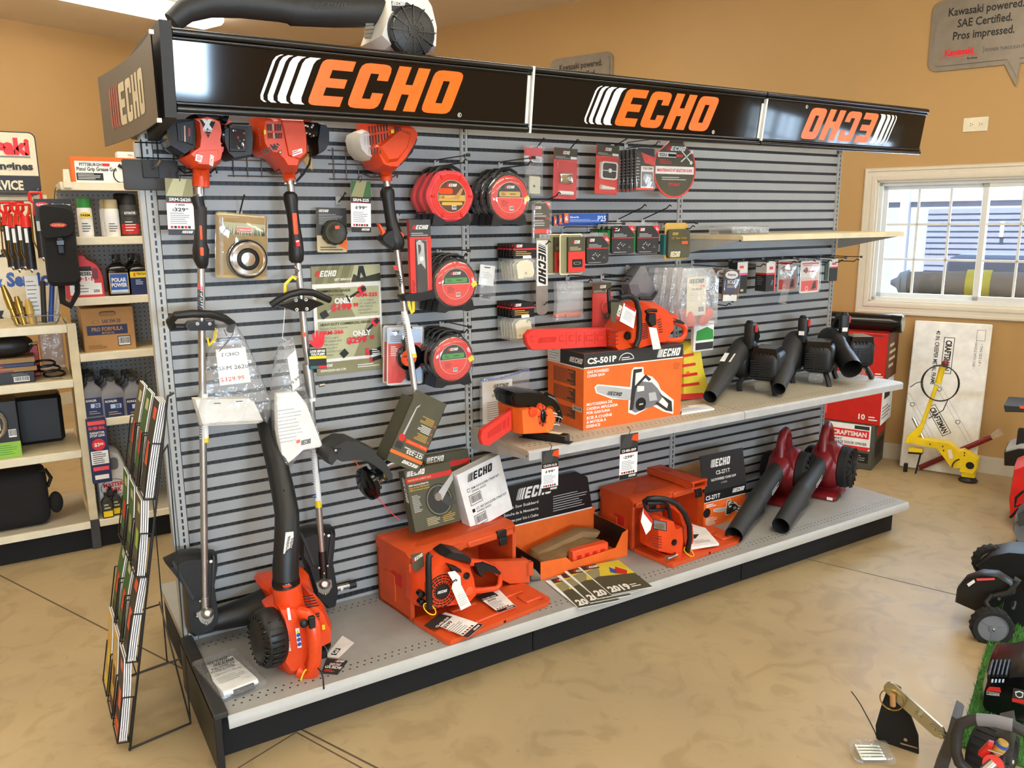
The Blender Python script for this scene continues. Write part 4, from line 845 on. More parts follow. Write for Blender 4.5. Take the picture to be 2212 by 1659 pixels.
# poster
t,w,h = hung('poster','olive and white price poster of two trimmers on the slatted panel','poster',678,573,825,804,-.006)
mb = card(t,w,h,'white',.002); F = FL; mb.rect(F,-w / 2,h * .34,w / 2,h / 2,'khaki'); mb.rect(F,-w / 2,-h / 2,w / 2,-h * .385,'khaki')
for i in range(3): mb.poly([(-w * (.46 - i * .17),h * .34),(-w * (.36 - i * .17),h * .34),(-w * (.26 - i * .17),h * .5),(-w * (.38 - i * .17),h * .5)],'oliveprint',2,F)
mb.poly([(w * .04,h * .34),(w * .5,h * .34),(w * .5,h * .5),(w * .12,h * .5)],'sage',3,F); mb.poly([(w * .06,h * .345),(w * .5,h * .345),(w * .5,h * .42),(w * .35,h * .40),(w * .2,h * .38),(w * .1,h * .42)],'olivedark',4,F); mb.poly([(w * .14,h * .36),(w * .18,h * .49),(w * .25,h * .49),(w * .29,h * .37),(w * .25,h * .38),(w * .21,h * .43),(w * .18,h * .36)],'black',5,F)
mb.logo(F,-w * .46,h * .405,h * .055,'white','redtext',6,.95); mb.text(F,'GET SERIOUS.',-w * .06,h * .365,h * .02,'white',6,bold=.03,skew=.2)
for y0,y1 in ((.02,.3),(-.355,-.005)): mb.rect(F,-w * .45,h * y0,w * .47,h * y1,'sage',1); mb.poly([(w * .05,h * y0),(w * .47,h * y0),(w * .47,h * y1),(w * .3,h * y1)] if y0 < 0 else [(-w * .45,h * y0),(w * .1,h * y0),(-.1 * w,h * y1),(-w * .45,h * y1)],'khaki',2,F)
def trimpic(mb,F,a,b,k):                              # a little printed trimmer from a (engine) to b (head)
    a,b = Vector(a),Vector(b); d = (b - a).normalized(); n = Vector((-d.y,d.x)); Lg = (b - a).length
    bar = lambda s,e,wd,m,o: mb.poly([tuple(a + d * s + n * wd),tuple(a + d * e + n * wd),tuple(a + d * e - n * wd),tuple(a + d * s - n * wd)],m,o,F)
    bar(.1 * Lg,Lg,k * .06,'lightgrey',6); bar(.12 * Lg,.33 * Lg,k * .12,'black',7); bar(.36 * Lg,.4 * Lg,k * .35,'black',7); bar(-.02 * Lg,.12 * Lg,k * .32,'redtext',7); bar(-.04 * Lg,.06 * Lg,k * .2,'black',8); bar(.88 * Lg,1.03 * Lg,k * .3,'black',7)
trimpic(mb,F,(w * .24,h * .28),(-w * .38,h * .05),.045); trimpic(mb,F,(w * .42,-h * .03),(-w * .12,-h * .33),.045)
mb.text(F,'COMMERCIAL-GRADE',-w * .43,h * .262,h * .024,'charcoal',9,'l',.02,w=w * .47); mb.text(F,'Straight Shaft Trimmer',-w * .43,h * .225,h * .02,'charcoal',9,'l',w=w * .4); mb.text(F,'ONLY',-w * .06,h * .155,h * .05,'white',10,bold=.05,w=w * .28); mb.text(F,'$199',-w * .1,h * .095,h * .055,'redtext',10,bold=.05,w=w * .3); mb.text(F,'99',w * .11,h * .115,h * .035,'redtext',10,bold=.05)
mb.text(F,'SRM-225',w * .28,h * .205,h * .034,'redtext',9,bold=.04,w=w * .32); [mb.text(F,s,w * .14,h * (.165 - .03 * i),h * .018,'grey',9,'l') for i,s in enumerate(('\u2022 21.2 cc engine','\u2022 59" straight shaft','\u2022 30% reduced','  starting effort','\u2022 Speed Feed Head'))]
mb.text(F,'HEAVY-DUTY COMMERCIAL-GRADE',-w * .42,-h * .045,h * .024,'charcoal',9,'l',.02,w=w * .74); mb.text(F,'Straight Shaft Trimmer',-w * .42,-h * .08,h * .02,'grey',9,'l',w=w * .4); mb.text(F,'SRM-266',-w * .42,-h * .125,h * .034,'redtext',9,'l',.04,w=w * .33); [mb.text(F,s,-w * .4,-h * (.165 + .032 * i),h * .018,'grey',9,'l') for i,s in enumerate(('\u2022 25.4 cc engine','\u2022 59" straight shaft','\u2022 30% reduced','  starting effort','\u2022 Speed Feed Head','  Capacity)'))]
mb.text(F,'ONLY',w * .18,-h * .16,h * .05,'white',10,bold=.05,w=w * .28); mb.text(F,'$299',w * .1,-h * .225,h * .055,'redtext',10,bold=.05,w=w * .3); mb.text(F,'99',w * .33,-h * .2,h * .035,'redtext',10,bold=.05)
mb.poly([(w * .28,-h * .36),(w * .46,-h * .33),(w * .46,-h * .28),(w * .28,-h * .31)],'black',10,F); mb.poly([(w * .32,-h * .42),(w * .46,-h * .4),(w * .46,-h * .36),(w * .32,-h * .38)],'black',10,F); mb.text(F,'5',w * .25,-h * .35,h * .06,'redtext',11,bold=.06); mb.text(F,'2',w * .3,-h * .42,h * .045,'redtext',11,bold=.06); mb.lines(F,w * .32,-h * .355,w * .44,-h * .295,3,'white',11)
mb.logo(F,-w * .42,-h * .43,h * .025,'white','white',2); mb.text(F,'WWW.ECHO-USA.COM',-w * .45,-h * .475,h * .022,'white',2,'l',.03,w=w * .37); mb.lines(F,w * .1,-h * .47,w * .45,-h * .43,2,'white',2); t.add('sheet',mb)
# tall red pack, round kit pack, small bag
t,w,h = hung('filter_pack','tall narrow red pack with black filter under a clear window','pack',886,474,932,636,-.2)
mb = card(t,w,h,'redpack',.02); F = FL; mb.rect(F,-w / 2,h * .27,w / 2,h / 2,'darkgrey'); mb.logo(F,-w * .38,h * .37,.016,'white','redtext',2,w * .76 / (.016 * LOGO_W)); mb.lines(F,-w * .42,h * .28,w * .4,h * .33,2,'lightgrey'); mb.rect(F,-w * .26,-h * .48,w * .28,h * .24,'black',1); mb.poly([(-w * .16,-h * .1),(-w * .2,h * .2),(-w * .05,h * .23),(w * .16,h * .18),(w * .2,-h * .16),(0,-h * .08)],'lightgrey',2,F); mb.poly([(-w * .1,h * .02),(-w * .13,h * .17),(.0,h * .16),(w * .02,h * .1)],'charcoal',3,F); mb.lines(F,-w * .45,-h * .46,-w * .3,-h * .3,6,'darkred'); mb.disc(F,w * .03,-h * .02,.009,'white',3); t.add('card',mb); shell(t,-w * .27,-h * .48,w * .29,h * .25,.012)
t,w,h = hung('kit_pack','red and white clamshell pack with round black universal kit head','pack',836,706,912,830,-.09,None,3)
def kit(t,w,h):
    mb = card(t,w,h,'white',.003,.006); F = FL; mb.rect(F,-w * .47,-h * .47,w * .47,h * .22,'redpack'); mb.poly([(-w * .1,-h * .47),(w * .47,-h * .47),(w * .47,-h * .2),(w * .2,-h * .3)],'skyblue',2,F); mb.rect(F,-w * .47,h * .22,w * .47,h * .47,'skyblue'); mb.logo(F,-w * .4,h * .4,.009,'charcoal','redtext',2); mb.lines(F,-w * .42,h * .24,w * .1,h * .36,4,'grey'); mb.lines(F,-w * .4,h * .0,-w * .2,h * .18,5,'white'); t.add('card',mb)
    mb = t.l(); F = FRONT(0,w * .1,-h * .02); mb.lathe([(.055,0),(.055,.02),(.045,.028),(.002,.029)],'blackgloss',28,F); mb.box(-.02,-.024,-.09,.02,0,.085,'black',.006,2,T3(w * .08,0,-.01) @ RY(-8)); mb.disc(F,-.012,0,.034,'neon',62); mb.text(F,'UNIVERSAL',-.012,.002,.008,'black',63,bold=.03,w=.05); mb.text(F,'KIT',-.012,-.012,.008,'black',63,bold=.03); t.add('kit_head',mb); shell(t,-w / 2,-h / 2,w / 2,h / 2,.02,'blister','clamshell')
kit(t,w,h); dup(t.o,t.M @ T3(-.004,.03,.004),'second clamshell kit pack just behind the round black universal kit'); hook(861,700,.13,'peg hook carrying the two clamshell kit packs',False)
def bag(t,pts,d,m='bag',name='bag'):                  # a puffed plastic bag around local (x, z) points
    mb = t.l(); solid(mb,pts,-d,d * .2,m,.86,.98,raw=True); return t.add(name,mb)
t,w,h = hung('parts_bag','small clear parts bag with white card and black grommets beside the upper green label spools','bag',1032,571,1068,650,-.05,None,8)
mb = card(t,w * .9,h * .55,'paper',.001,0,y0=0); mb.X = Matrix(); F = FL; mb.lines(F,-w * .3,-h * .1,w * .3,h * .1,4,'lightgrey',1,.25); mb.rect(F,-w * .2,h * .2,w * .15,h * .23,'charcoal',1)
for v in range(len(mb.v)): mb.v[v].z += h * .2
t.add('card',mb); bag(t,[(-w * .5,h * .5),(w * .5,h * .5),(w * .62,-h * .5),(-w * .3,-h * .5)],.012)
mb = t.l()
for i in range(3): mb.tube([(-w * .1 + .012 * i + .006 * cos(a),-.006,-h * .38 + .006 * sin(a)) for a in [2 * pi * j / 10 for j in range(11)]],.002,'black',6,False)
t.add('grommet',mb)
# ------------------------------------------------ second panel
t,w,h = hung('filter_bag','clear bag with red printed top and white air filter below','bag',1131,315,1171,424,-.07,None,2)
mb = t.l(); mb.box(-w * .48,0,h * .18,w * .48,.001,h * .47,'paper'); mb.rect(FL,-w * .48,h * .3,w * .48,h * .47,'pinkred'); mb.disc(FL,-w * .15,h * .26,.01,'redtext',2); mb.lines(FL,-.0,h * .2,w * .4,h * .27,3,'grey',2); t.add('header_card',mb)
mb = t.l(); mb.box(-w * .25,-.012,-h * .46,w * .36,0,-h * .1,'bone',.01,3); mb.disc(FRONT(-.012),0,-h * .3,.006,'grey',1); t.add('filter',mb); bag(t,[(-w * .5,h * .5),(w * .5,h * .5),(w * .45,0),(w * .5,-h * .5),(-w * .4,-h * .5),(-w * .42,0)],.02)
hook(1150,330,.1,'grey wire hook carrying the red topped filter bag',False,.0,.04)
def blister_pack(u0,v0,u1,v1,y,label,deco,tilt=0,base='redpack',top='olive'):
    t,w,h = hung('blister_pack',label,'pack',u0,v0,u1,v1,y,None,tilt); mb = card(t,w,h,base,.004,.004); F = FL
    mb.rect(F,-w / 2,h * .28,w / 2,h / 2,top); mb.logo(F,-w * .2,h * .38,.014,'white','redtext',2,.8); mb.lines(F,-w * .45,h * .29,w * .2,h * .34,2,'lightgrey'); mb.poly(rrect(w * .2,h * .29,w * .48,h * .34,.002),'white',2,F); t.add('card',mb); deco(t,w,h); shell(t,-w * .48,-h * .49,w * .48,h * .27,.024); return t
def d1(t,w,h): mb = t.l(); mb.box(-w * .28,-.016,-h * .2,w * .28,0,h * .02,'chrome',.008,3); mb.lathe([(.012,.014),(.012,.022),(.006,.02)],'steel',16,FRONT(0,w * .08,-h * .1)); t.add('muffler_part',mb); mb = t.l(); mb.tube([(-w * .3,-.008,-h * .38),(w * .3,-.008,-h * .38)],.009,'white',10); t.add('spark_plug',mb)
def d2(t,w,h): mb = t.l(); mb.prism(rrect(-w * .34,-h * .2,w * .4,h * .16,.014),0,.014,'whiteplastic',FRONT(0)); mb.prism(rrect(-w * .27,-h * .17,w * .33,h * .13,.01),.014,.015,'black',FRONT(0)); mb.box(-w * .3,-.0165,-h * .03,w * .36,-.014,-h * .015,'whiteplastic'); mb.lathe([(.009,.014),(.009,.02)],'whiteplastic',14,FRONT(0,w * .03,-h * .02)); t.add('air_filter',mb); mb = t.l(); mb.tube([(-w * .3,-.008,-h * .36),(0,-.008,-h * .37),(w * .34,-.008,-h * .37)],[.011,.009,.005],'whiteplastic',10); t.add('spark_plug',mb)
blister_pack(1196,320,1246,430,-.1,'pale red blister pack with chrome square part and white plug',d1,2,'pinkred'); hook(1222,332,.1,'black wire hook carrying the chrome part blister pack',False,0,.04)
blister_pack(1287,313,1335,420,-.13,'deep red blister pack with square black air filter',d2,3); hook(1322,318,.14,'black wire hook carrying the air filter blister pack',False,0,.03)
t = None
for i in range(6):
    if t is None:
        t,w,h = hung('goggle_pack','front red and black goggle pack on the double hook by the round guide','pack',1372,320,1413,412,-.2,'goggle packs'); mb = card(t,w,h,'charcoal',.004,.01); F = FL
        mb.poly([(-w * .2,h * .4),(w * .5,h * .3),(w * .5,h * .1),(w * .0,h * .15)],'redpack',1,F); mb.rect(F,-w * .2,-h * .45,w * .47,h * .08,'white',2); mb.rect(F,-w * .17,-h * .4,w * .44,-h * .05,'grey',3); mb.poly([(-w * .1,-h * .2),(0,-h * .1),(w * .35,-h * .12),(w * .38,-h * .22),(w * .2,-h * .3),(0,-h * .3)],'lightgrey',4,F); mb.text(F,'YOU CAN',w * .14,h * .0,.01,'black',4,bold=.03,w=w * .5); mb.rect(F,-w * .45,-h * .48,w * .48,-h * .43,'redpack',3); mb.lines(F,-w * .45,-h * .35,-w * .25,h * .3,9,'lightgrey',2,.25); t.add('card',mb); shell(t,-w * .5,-h * .5,w * .5,h * .5,.012)
    else: dup(t.o,t.M @ T3(-.002,.028 * i,-.002),['','second','third','fourth','fifth','rearmost'][i] + ' goggle pack hung behind the front one')
hook(1351,315,.24,'black double peg hook carrying the goggle packs')
t,w,h = hung('selector_guide','large round black and red kit selector guide tag','tag',1411,298,1503,428,-.19)
r = w / 2; cz = -h / 2 + r; mb = t.l(); out = circ(r,40,None,0,cz,radians(148),radians(392)) + [(w * .16,h * .42),(w * .1,h * .5),(-w * .1,h * .5),(-w * .16,h * .42)]
mb.prism(out,-.006,0,'redpack',FL); inn = circ(r * .94,40,None,0,cz,radians(145),radians(395)) + [(w * .155,h * .42),(w * .095,h * .495),(-w * .095,h * .495),(-w * .155,h * .42)]
mb.poly(inn,'olive',1,FL); mb.rect(FL,-w * .45,cz - r * .18,w * .45,cz + r * .08,'white',2); mb.text(FL,'MAINTENANCE KIT SELECTOR GUIDE',0,cz - r * .1,.013,'redtext',3,bold=.03,w=w * .82); mb.logo(FL,-w * .22,h * .29,.02,'white','redtext',3,w * .46 / (.02 * LOGO_W)); mb.rect(FL,-w * .15,h * .19,w * .18,h * .23,'redpack',2)
mb.rect(FL,-w * .4,cz + r * .38,w * .02,cz + r * .55,'white',2); mb.text(FL,'YOU CAN',-w * .19,cz + r * .41,.014,'black',3,bold=.03,w=w * .38)
for a in (35,-40): mb.poly([tuple((RZ(a) @ Vector(q)).xy + Vector((w * .26,cz + r * .42))) for q in ((-.04,-.003,0),(.035,-.003,0),(.035,-.009,0),(.048,-.007,0),(.048,.007,0),(.035,.009,0),(.035,.003,0),(-.04,.003,0))],'white',3,FL)
mb.lines(FL,-w * .36,cz + r * .15,-w * .06,cz + r * .33,3,'redtext',2); mb.lines(FL,-w * .3,cz - r * .4,w * .3,cz - r * .26,2,'lightgrey',2); mb.text(FL,"IT'S EASY",0,cz - r * .58,.013,'redtext',2,bold=.03); t.add('card',mb)
# chain saw bar in its sleeve
t,w,h = hung('guide_bar_pack','long silver saw guide bar hanging in a clear sleeve with black card','pack',1150,434,1189,680,-.11)
mb = t.l(); mb.box(-w * .46,0,h * .17,w * .46,.003,h * .49,'olive',.001); F = FL; mb.logo(F,-w * .42,h * .43,.012,'white','redtext',2,.8); mb.poly([(w * .2,h * .49),(w * .46,h * .49),(w * .46,h * .42)],'redtext',2,F); mb.lines(F,-w * .4,h * .28,w * .3,h * .4,6,'lightgrey'); mb.rect(F,-w * .46,h * .345,w * .46,h * .355,'redpack',2); mb.rect(F,-w * .46,h * .22,w * .46,h * .26,'redpack',2); mb.barcode(F,-w * .1,h * .175,w * .42,h * .21); t.add('card',mb)
mb = t.l(); mb.prism(rpoly([(-w * .32,-h * .5,.03),(w * .34,-h * .5,.03),(w * .34,h * .18),(-w * .32,h * .18)],6),0,.003,'alu',FRONT(.0)); t.add('guide_bar',mb); F = frame((w * .02,-.0035,h * .16),(0,0,-1),(1,0,0)); mb = t.l(); mb.rect(F,0,-w * .3,h * .4,w * .3,'white',0); mb.logo(F,.012,-w * .22,w * .42,'black','black',1,h * .36 / (w * .42 * LOGO_W)); t.add('emblem',mb)
mb = t.l(); mb.tube([(-w * .47,-.008,h * .47),(-w * .5,-.008,h * .12)],.006,'acrylic',8); t.add('sleeve_rib',mb); shell(t,-w * .52,h * .1,w * .52,h * .5,.012,name='sleeve'); hook(1163,440,.17,'black wire hook carrying the guide bar pack',False,0,.03)
# file sleeves
for i in range(3):
    if i == 0:
        t,w,h = hung('file_box','front blue saw file box lying on the wire hook','box',1219,461,1314,481,-.14,'file boxes'); mb = t.l(); mb.box(-w / 2,0,-h / 2,w / 2,.018,h / 2,'blue'); F = FL; mb.rect(F,-w / 2,-h / 2,-w * .41,h / 2,'orangebox'); mb.text(F,'6',-w * .455,-h * .25,h * .5,'white',2,bold=.03); mb.text(F,'Chain saw files',-w * .38,h * .02,h * .2,'white',2,'l',.02,w=w * .2); mb.lines(F,-w * .38,-h * .4,w * .3,-h * .1,3,'skyblue',1,.25); mb.text(F,'P25',w * .35,-h * .35,h * .6,'skyblue',1,bold=.02); mb.rect(F,w * .44,-h * .5,w * .5,h * .5,'navy',2); t.add('carton',mb)
    else: dup(t.o,t.M @ T3(-.012 * i,.022 * i,-.006 * i),('','middle','rear')[i] + ' blue saw file box on the wire hook')
hook(1216,497,.23,'black peg hook under the blue file boxes'); hook(1272,490,.24,'black double peg hook over the twenty inch chain packs')
# saw chain packs
for i,lb in enumerate(('front black and red chain card in a yellowed clamshell','rear black and red chain card in a yellowed clamshell')):
    if i == 0:
        t,w,h = hung('chain_pack',lb,'pack',1209,505,1260,593,-.17); mb = t.l(); mb.prism(rrect(-w * .5,-h * .5,w * .46,h * .5,.01),-.004,0,'bone',FL); mb.prism(rrect(-w * .46,-h * .47,w * .42,h * .47,.008),0,.001,'khaki',FL); t.add('clamshell',mb); mb = t.l(); mb.box(-w * .22,-.014,-h * .44,w * .49,-.002,h * .42,'olive'); F = FRONT(-.014); mb.rect(F,-w * .22,-h * .44,w * .49,h * .06,'redpack'); mb.logo(F,-w * .04,h * .26,.014,'white','redtext',2,.7); mb.lines(F,-w * .16,h * .09,w * .35,h * .19,3,'tan'); mb.poly(rrect(-w * .06,-h * .32,w * .38,-h * .12,.004),'black',2,F); mb.poly(rrect(.0,-h * .25,w * .3,-h * .19,.006),'sage',3,F); mb.poly(rrect(w * .02,-h * .243,w * .28,-h * .197,.005),'black',4,F); t.add('card',mb)
    else: dup(t.o,t.M @ T3(-.03,.06,0),lb)
def chain(u0,v0,u1,v1,y,size,label,back='yellowpack',n=3,other=''):
    t,w,h = hung('chain_pack',label,'pack',u0,v0,u1,v1,y,other + 's'); mb = t.l(); mb.prism(rpoly([(-w / 2,-h / 2,.02),(w / 2,-h / 2,.02),(w / 2,h / 2,.015),(-w / 2,h / 2,.015)],4),0,.012,'charcoal',FL); mb.box(-w * .58,.002,-h * .38,-w * .46,.03,h * .36,back); F = FRONT(-.0125)
    mb.poly([(w * .2,h / 2),(w * .48,h / 2),(w * .5,h * .46),(w * .5,h * .2)],'redtext',1,F); mb.text(F @ T3(w * .385,h * .34,0) @ Matrix.Rotation(-.75,4,'Z'),size,0,0,.012,'white',2,bold=.02); mb.logo(F,-w * .42,h * .32,.013,'white','redtext',2,.62); mb.lines(F,-w * .42,h * .1,w * .2,h * .24,3,'lightgrey'); mb.rect(F,-w / 2,h * .06,w / 2,h * .085,'redtext'); R = random.Random(8)
    for i in range(26): x,z = R.uniform(-w * .3,w * .3),R.uniform(-h * .36,-h * .12); mb.poly([(x,z),(x + .006,z + .001),(x + .007,z + .004),(x + .001,z + .005)],('grey','black','lightgrey')[i % 3],1 + i % 3,F)
    mb.lines(F,-w * .42,-h * .46,w * .42,-h * .42,1,'lightgrey'); t.add('card',mb); mb = t.l(); mb.prism(rrect(-w * .58,-h * .54,w * .56,h * .64,.008),0,.001,'acrylic',FRONT(.004)); t.add('clear_backing',mb)
    for i in range(1,n): dup(t.o,t.M @ T3(-.003,.035 * i,0),('','middle','rear')[i] + ' ' + other)
    return t
chain(1264,511,1311,570,-.17,'20"','front black chain pack with red twenty inch corner','yellowpack',3,'chain pack behind the twenty inch one'); chain(1318,488,1366,548,-.15,'16"','front black sixteen inch chain pack next to the twenty inch one','green',3,'chain pack behind the sixteen inch one next to the twenty inch'); chain(1373,488,1419,547,-.15,'16"','front black sixteen inch chain pack with bright glare, nearest the gold pack','green',3,'chain pack behind the glare marked sixteen inch one')
hook(1335,478,.2,'wire hook carrying the sixteen inch packs next to the twenty inch one',False,-.01,.05); hook(1388,478,.2,'wire hook carrying the glare marked sixteen inch packs',False,-.01,.05)
t,w,h = hung('chain_pack','brown and gold twelve inch chain pack with teal edge','pack',1440,495,1486,557,-.17); mb = t.l(); mb.prism(rpoly([(-w / 2,-h / 2,.015),(w / 2,-h / 2,.015),(w / 2,h / 2,.015),(-w / 2,h / 2,.015)],4),0,.012,'olive',FL); mb.box(-w * .6,.004,-h * .38,-w * .46,.03,h * .32,'teal'); F = FRONT(-.0125); mb.logo(F,-w * .34,h * .3,.012,'gold','gold',2,.8); mb.text(F,'12" Saw Chain',0,h * .16,.011,'gold',2,w=w * .7); mb.rect(F,w * .12,-h * .02,w * .4,h * .08,'neon',2); mb.logo(F,-w * .42,-h * .46,.026,'bone','bone',2,.62); t.add('card',mb); mb = t.l(); mb.prism(rrect(-w * .55,-h * .56,w * .52,h * .72,.012),0,.001,'gold',FRONT(.008)); t.add('backing',mb); hook(1432,488,.22,'black double peg hook carrying the brown and gold chain pack')
# nylon blade bags, six to a hook
def blades(u0,v0,u1,v1,y,n,where,holes):
    for i in range(n):
        if i == 0:
            t,w,h = hung('blade_bag','front bag of cream nylon blades on the ' + where,'bag',u0,v0,u1,v1,y,'blade bags on the ' + where); mb = t.l(); mb.box(-w * .52,0,h * .1,w * .52,.002,h * .5,'black'); F = FL; mb.rect(F,-w * .52,h * .33,w * .52,h * .37,'redtext'); mb.logo(F,-w * .44,h * .4,.012,'white','redtext',2,.75); mb.lines(F,-w * .42,h * .16,w * .3,h * .31,3,'gold'); mb.rect(F,-w * .1,h * .1,w * .28,h * .17,'paper',2); t.add('header_card',mb)
            mb = t.l(); pr = [(-w * .34,-h * .44),(-w * .12,-h * .44)] + [(w * (-.1 + .05 * j),-h * (.4 if j % 2 else .43)) for j in range(9)] + [(w * .38,-h * .3),(w * .32,-h * .02),(w * .1,h * .06),(-w * .25,h * .04),(-w * .42,-h * .05)]; mb.prism(pr,0,.006,'bone',FRONT(0))
            for q in holes: mb.disc(FRONT(-.006),w * q[0],h * q[1],.005,'brown',1); mb.disc(FRONT(-.006),w * q[0],h * q[1],.003,'bone',2)
            t.add('blade',mb); bag(t,[(-w * .5,h * .1),(w * .5,h * .1),(w * .5,-h * .5),(-w * .5,-h * .5)],.012)
        else: dup(t.o,t.M @ T3(-.004,.024 * i,0),['','second','third','fourth','fifth','rearmost'][i] + ' bag of nylon blades on the ' + where)
    hook((u0 + u1) / 2 + 14,v0 + 10,.15,'black wire hook carrying the blade bags on the ' + where,False,0,.02)
blades(1110,526,1158,606,-.15,6,'upper blade hook beside the guide bar',[(.0,-.3)]); blades(1108,653,1153,735,-.15,6,'lower blade hook above the orange scabbard',[(-.2,-.36),(.1,-.3),(.15,.0)])
t,w,h = hung('handle_bag','wrinkled clear bag with orange handles at its bottom','bag',1196,606,1255,690,-.1)
for i in range(2): mb = t.l(); mb.tube([(-w * (.12 + .34 * i),-.012 + .02 * i,-h * .4),(-w * (.05 + .34 * i),-.012 + .02 * i,-h * .385),(w * (.36 - .3 * i),-.012 + .02 * i,-h * .38),(w * (.4 - .3 * i),-.012 + .02 * i,-h * .39)],[.008,.0125,.014,.01],'orangebox',12); t.add('handle',mb)
bag(t,[(-w * .5,h * .5),(w * .5,h * .5),(w * .48,0),(w * .5,-h * .5),(-w * .52,-h * .5),(-w * .46,0)],.03,'bagcloud'); hook(1225,600,.19,'black peg hook carrying the orange handle bag')
def d3(t,w,h): mb = t.l(); mb.tube([(w * .1 + .018 * cos(a),-.01,-h * .05 + .026 * sin(a)) for a in [2 * pi * i / 16 for i in range(17)]],.005,'redplastic',8,False); mb.tube([(w * .2 + .012 * cos(a),-.012,-h * .24 + .014 * sin(a)) for a in [2 * pi * i / 12 for i in range(13)]],.005,'black',8,False); t.add('cap_and_ring',mb)
blister_pack(1280,611,1320,707,-.07,'red blister pack with cap ring half hidden by the big saw',d3); hook(1300,598,.2,'black peg hook carrying the half hidden red blister pack')
t,w,h = hung('mesh_cap','grey ribbed fabric cap hanging behind the big saw handle','cap',1352,574,1412,650,-.1); mb = t.l(); solid(mb,[(-w * .1,h * .5),(w * .05,h * .5),(w * .3,h * .1),(w * .5,-h * .25),(w * .2,-h * .45),(-w * .35,-h * .4),(-w * .5,0),(-w * .3,h * .25)],-.05,.06,'grey',.6,.8,raw=True); t.add('crown',mb); mb = t.l(); mb.tube([(w * .5,-.03,-h * .2),(w * .2,-.05,-h * .42),(-w * .2,-.04,-h * .4)],.008,'charcoal',8); t.add('brim',mb); hook(1354,578,.12,'grey peg hook carrying the ribbed cap',False)
# ear muffs in bags
MUFF = ('front clear bag with ear muffs and white card nearest the green pouch','second bag of ear muffs hung just behind the front one','third bag of ear muffs hung deeper on the hook','rearmost bag of ear muffs nearest the ribbed cap')
for i in range(4):
    if i == 0:
        t,w,h = hung('ear_muff_bag',MUFF[0],'bag',1458,578,1540,702,-.24,'bagged ear muffs')
        mb = t.l(); mb.box(-w * .3,-.028,-h * .32,w * .2,-.027,h * .35,'cream'); F = FRONT(-.0285,-w * .05); mb.logo(F,-w * .22,h * .24,.02,'black','black',1,w * .4 / (.02 * LOGO_W)); mb.text(F,'EAR MUFFS',.0,h * .12,.009,'black',1,bold=.02,w=w * .26); mb.lines(F,-w * .18,-h * .08,w * .12,h * .08,5,'lightgrey',1,.2); mb.barcode(F,w * .04,-h * .28,w * .2,-h * .16,1); mb.rect(F,w * .08,h * .16,w * .2,h * .2,'neon',1); t.add('card',mb)
        for s,nm in ((-1,'ear_cup'),(1,'ear_cup')): mb = t.l(); mb.blob((0,0,0),(.03,.022,.052),'orange',.8,F=T3(w * (.1 + s * .22) - .012,-.01,-h * .36) @ RY(40 * s + 10)); t.add(nm,mb)
        mb = t.l(); mb.tube([(w * (.05 + .42 * cos(a)),.0,h * (-.15 + .33 * sin(a))) for a in [pi * j / 10 - .5 for j in range(13)]],.006,'black',8); t.add('headband',mb); bag(t,[(-w * .45,h * .5),(w * .3,h * .5),(w * .5,h * .3),(w * .5,-h * .5),(-w * .4,-h * .5),(-w * .55,-h * .1)],.05,'bagcloud')
    else: dup(t.o,t.M @ T3(-.012 * i,.05 * i,.0),MUFF[i])
hook(1495,567,.27,'black peg hook carrying the bagged ear muffs')
t,w,h = hung('seed_pouch','green white and black pouch hanging below the ear muffs','pouch',1494,694,1537,757,-.16); mb = t.l(); solid(mb,rrect(-w / 2,-h / 2,w / 2,h / 2,.004),-.02,.004,'paper',.9,1,raw=True); F = FRONT(-.0202); mb.poly([(-w * .44,-h * .12),(w * .44,-h * .12),(w * .42,h * .2),(w * .1,h * .32),(-w * .4,h * .2)],'green',1,F); mb.rect(F,-w * .44,-h * .44,w * .44,-h * .2,'charcoal',1); mb.lines(F,-w * .2,h * .34,w * .2,h * .42,2,'grey',1); t.add('pouch',mb)
# ------------------------------------------------ third panel, one long row of hooks
for (u,v,L,lb) in ((1576,567,.24,'the purple oil card'),(1606,565,.2,'the pink striped box'),(1648,562,.22,'the white and red box'),(1690,560,.22,'the clear plastic holder'),(1715,559,.25,'the red chain cards'),(1773,557,.25,'the green edged card')): hook(u,v,L,'black double peg hook carrying ' + lb)
hook(1740,559,.25,'empty black double peg hook beside the red chain cards'); hook(1548,653,.1,'short empty black peg hook low beside the ear muffs')
t,w,h = hung('oil_card','purple and brown oil card in a clear clamshell','pack',1562,583,1595,650,-.19,None,3)
def oil(t,w,h):
    mb = card(t,w,h,'brown',.004,.004); F = FL; mb.rect(F,-w * .45,-h / 2,w * .45,-h * .3,'paper',1); mb.poly([(-w * .45,-h * .1),(0,-h * .34),(w * .47,-h * .1),(w * .47,h * .4),(-w * .45,h * .4)],'navy',2,F); mb.disc(F,0,h * .34,w * .42,'white',3,20,ry=h * .13); mb.text(F,'Stens',-.002,h * .31,.012,'navy',4,bold=.03,skew=.2,w=w * .55); mb.text(F,'SC62',.0,h * .06,.017,'white',4,bold=.02,w=w * .5); mb.lines(F,-w * .25,-h * .08,w * .25,h * .02,3,'tan',4); t.add('card',mb); shell(t,-w / 2,-h / 2,w / 2,h / 2,.012,'blister','clamshell',.005)
oil(t,w,h); dup(t.o,t.M @ T3(-.01,.05,.004),'second oil card behind the purple one'); dup(t.o,t.M @ T3(-.018,.1,.006),'rearmost oil card behind the purple one')
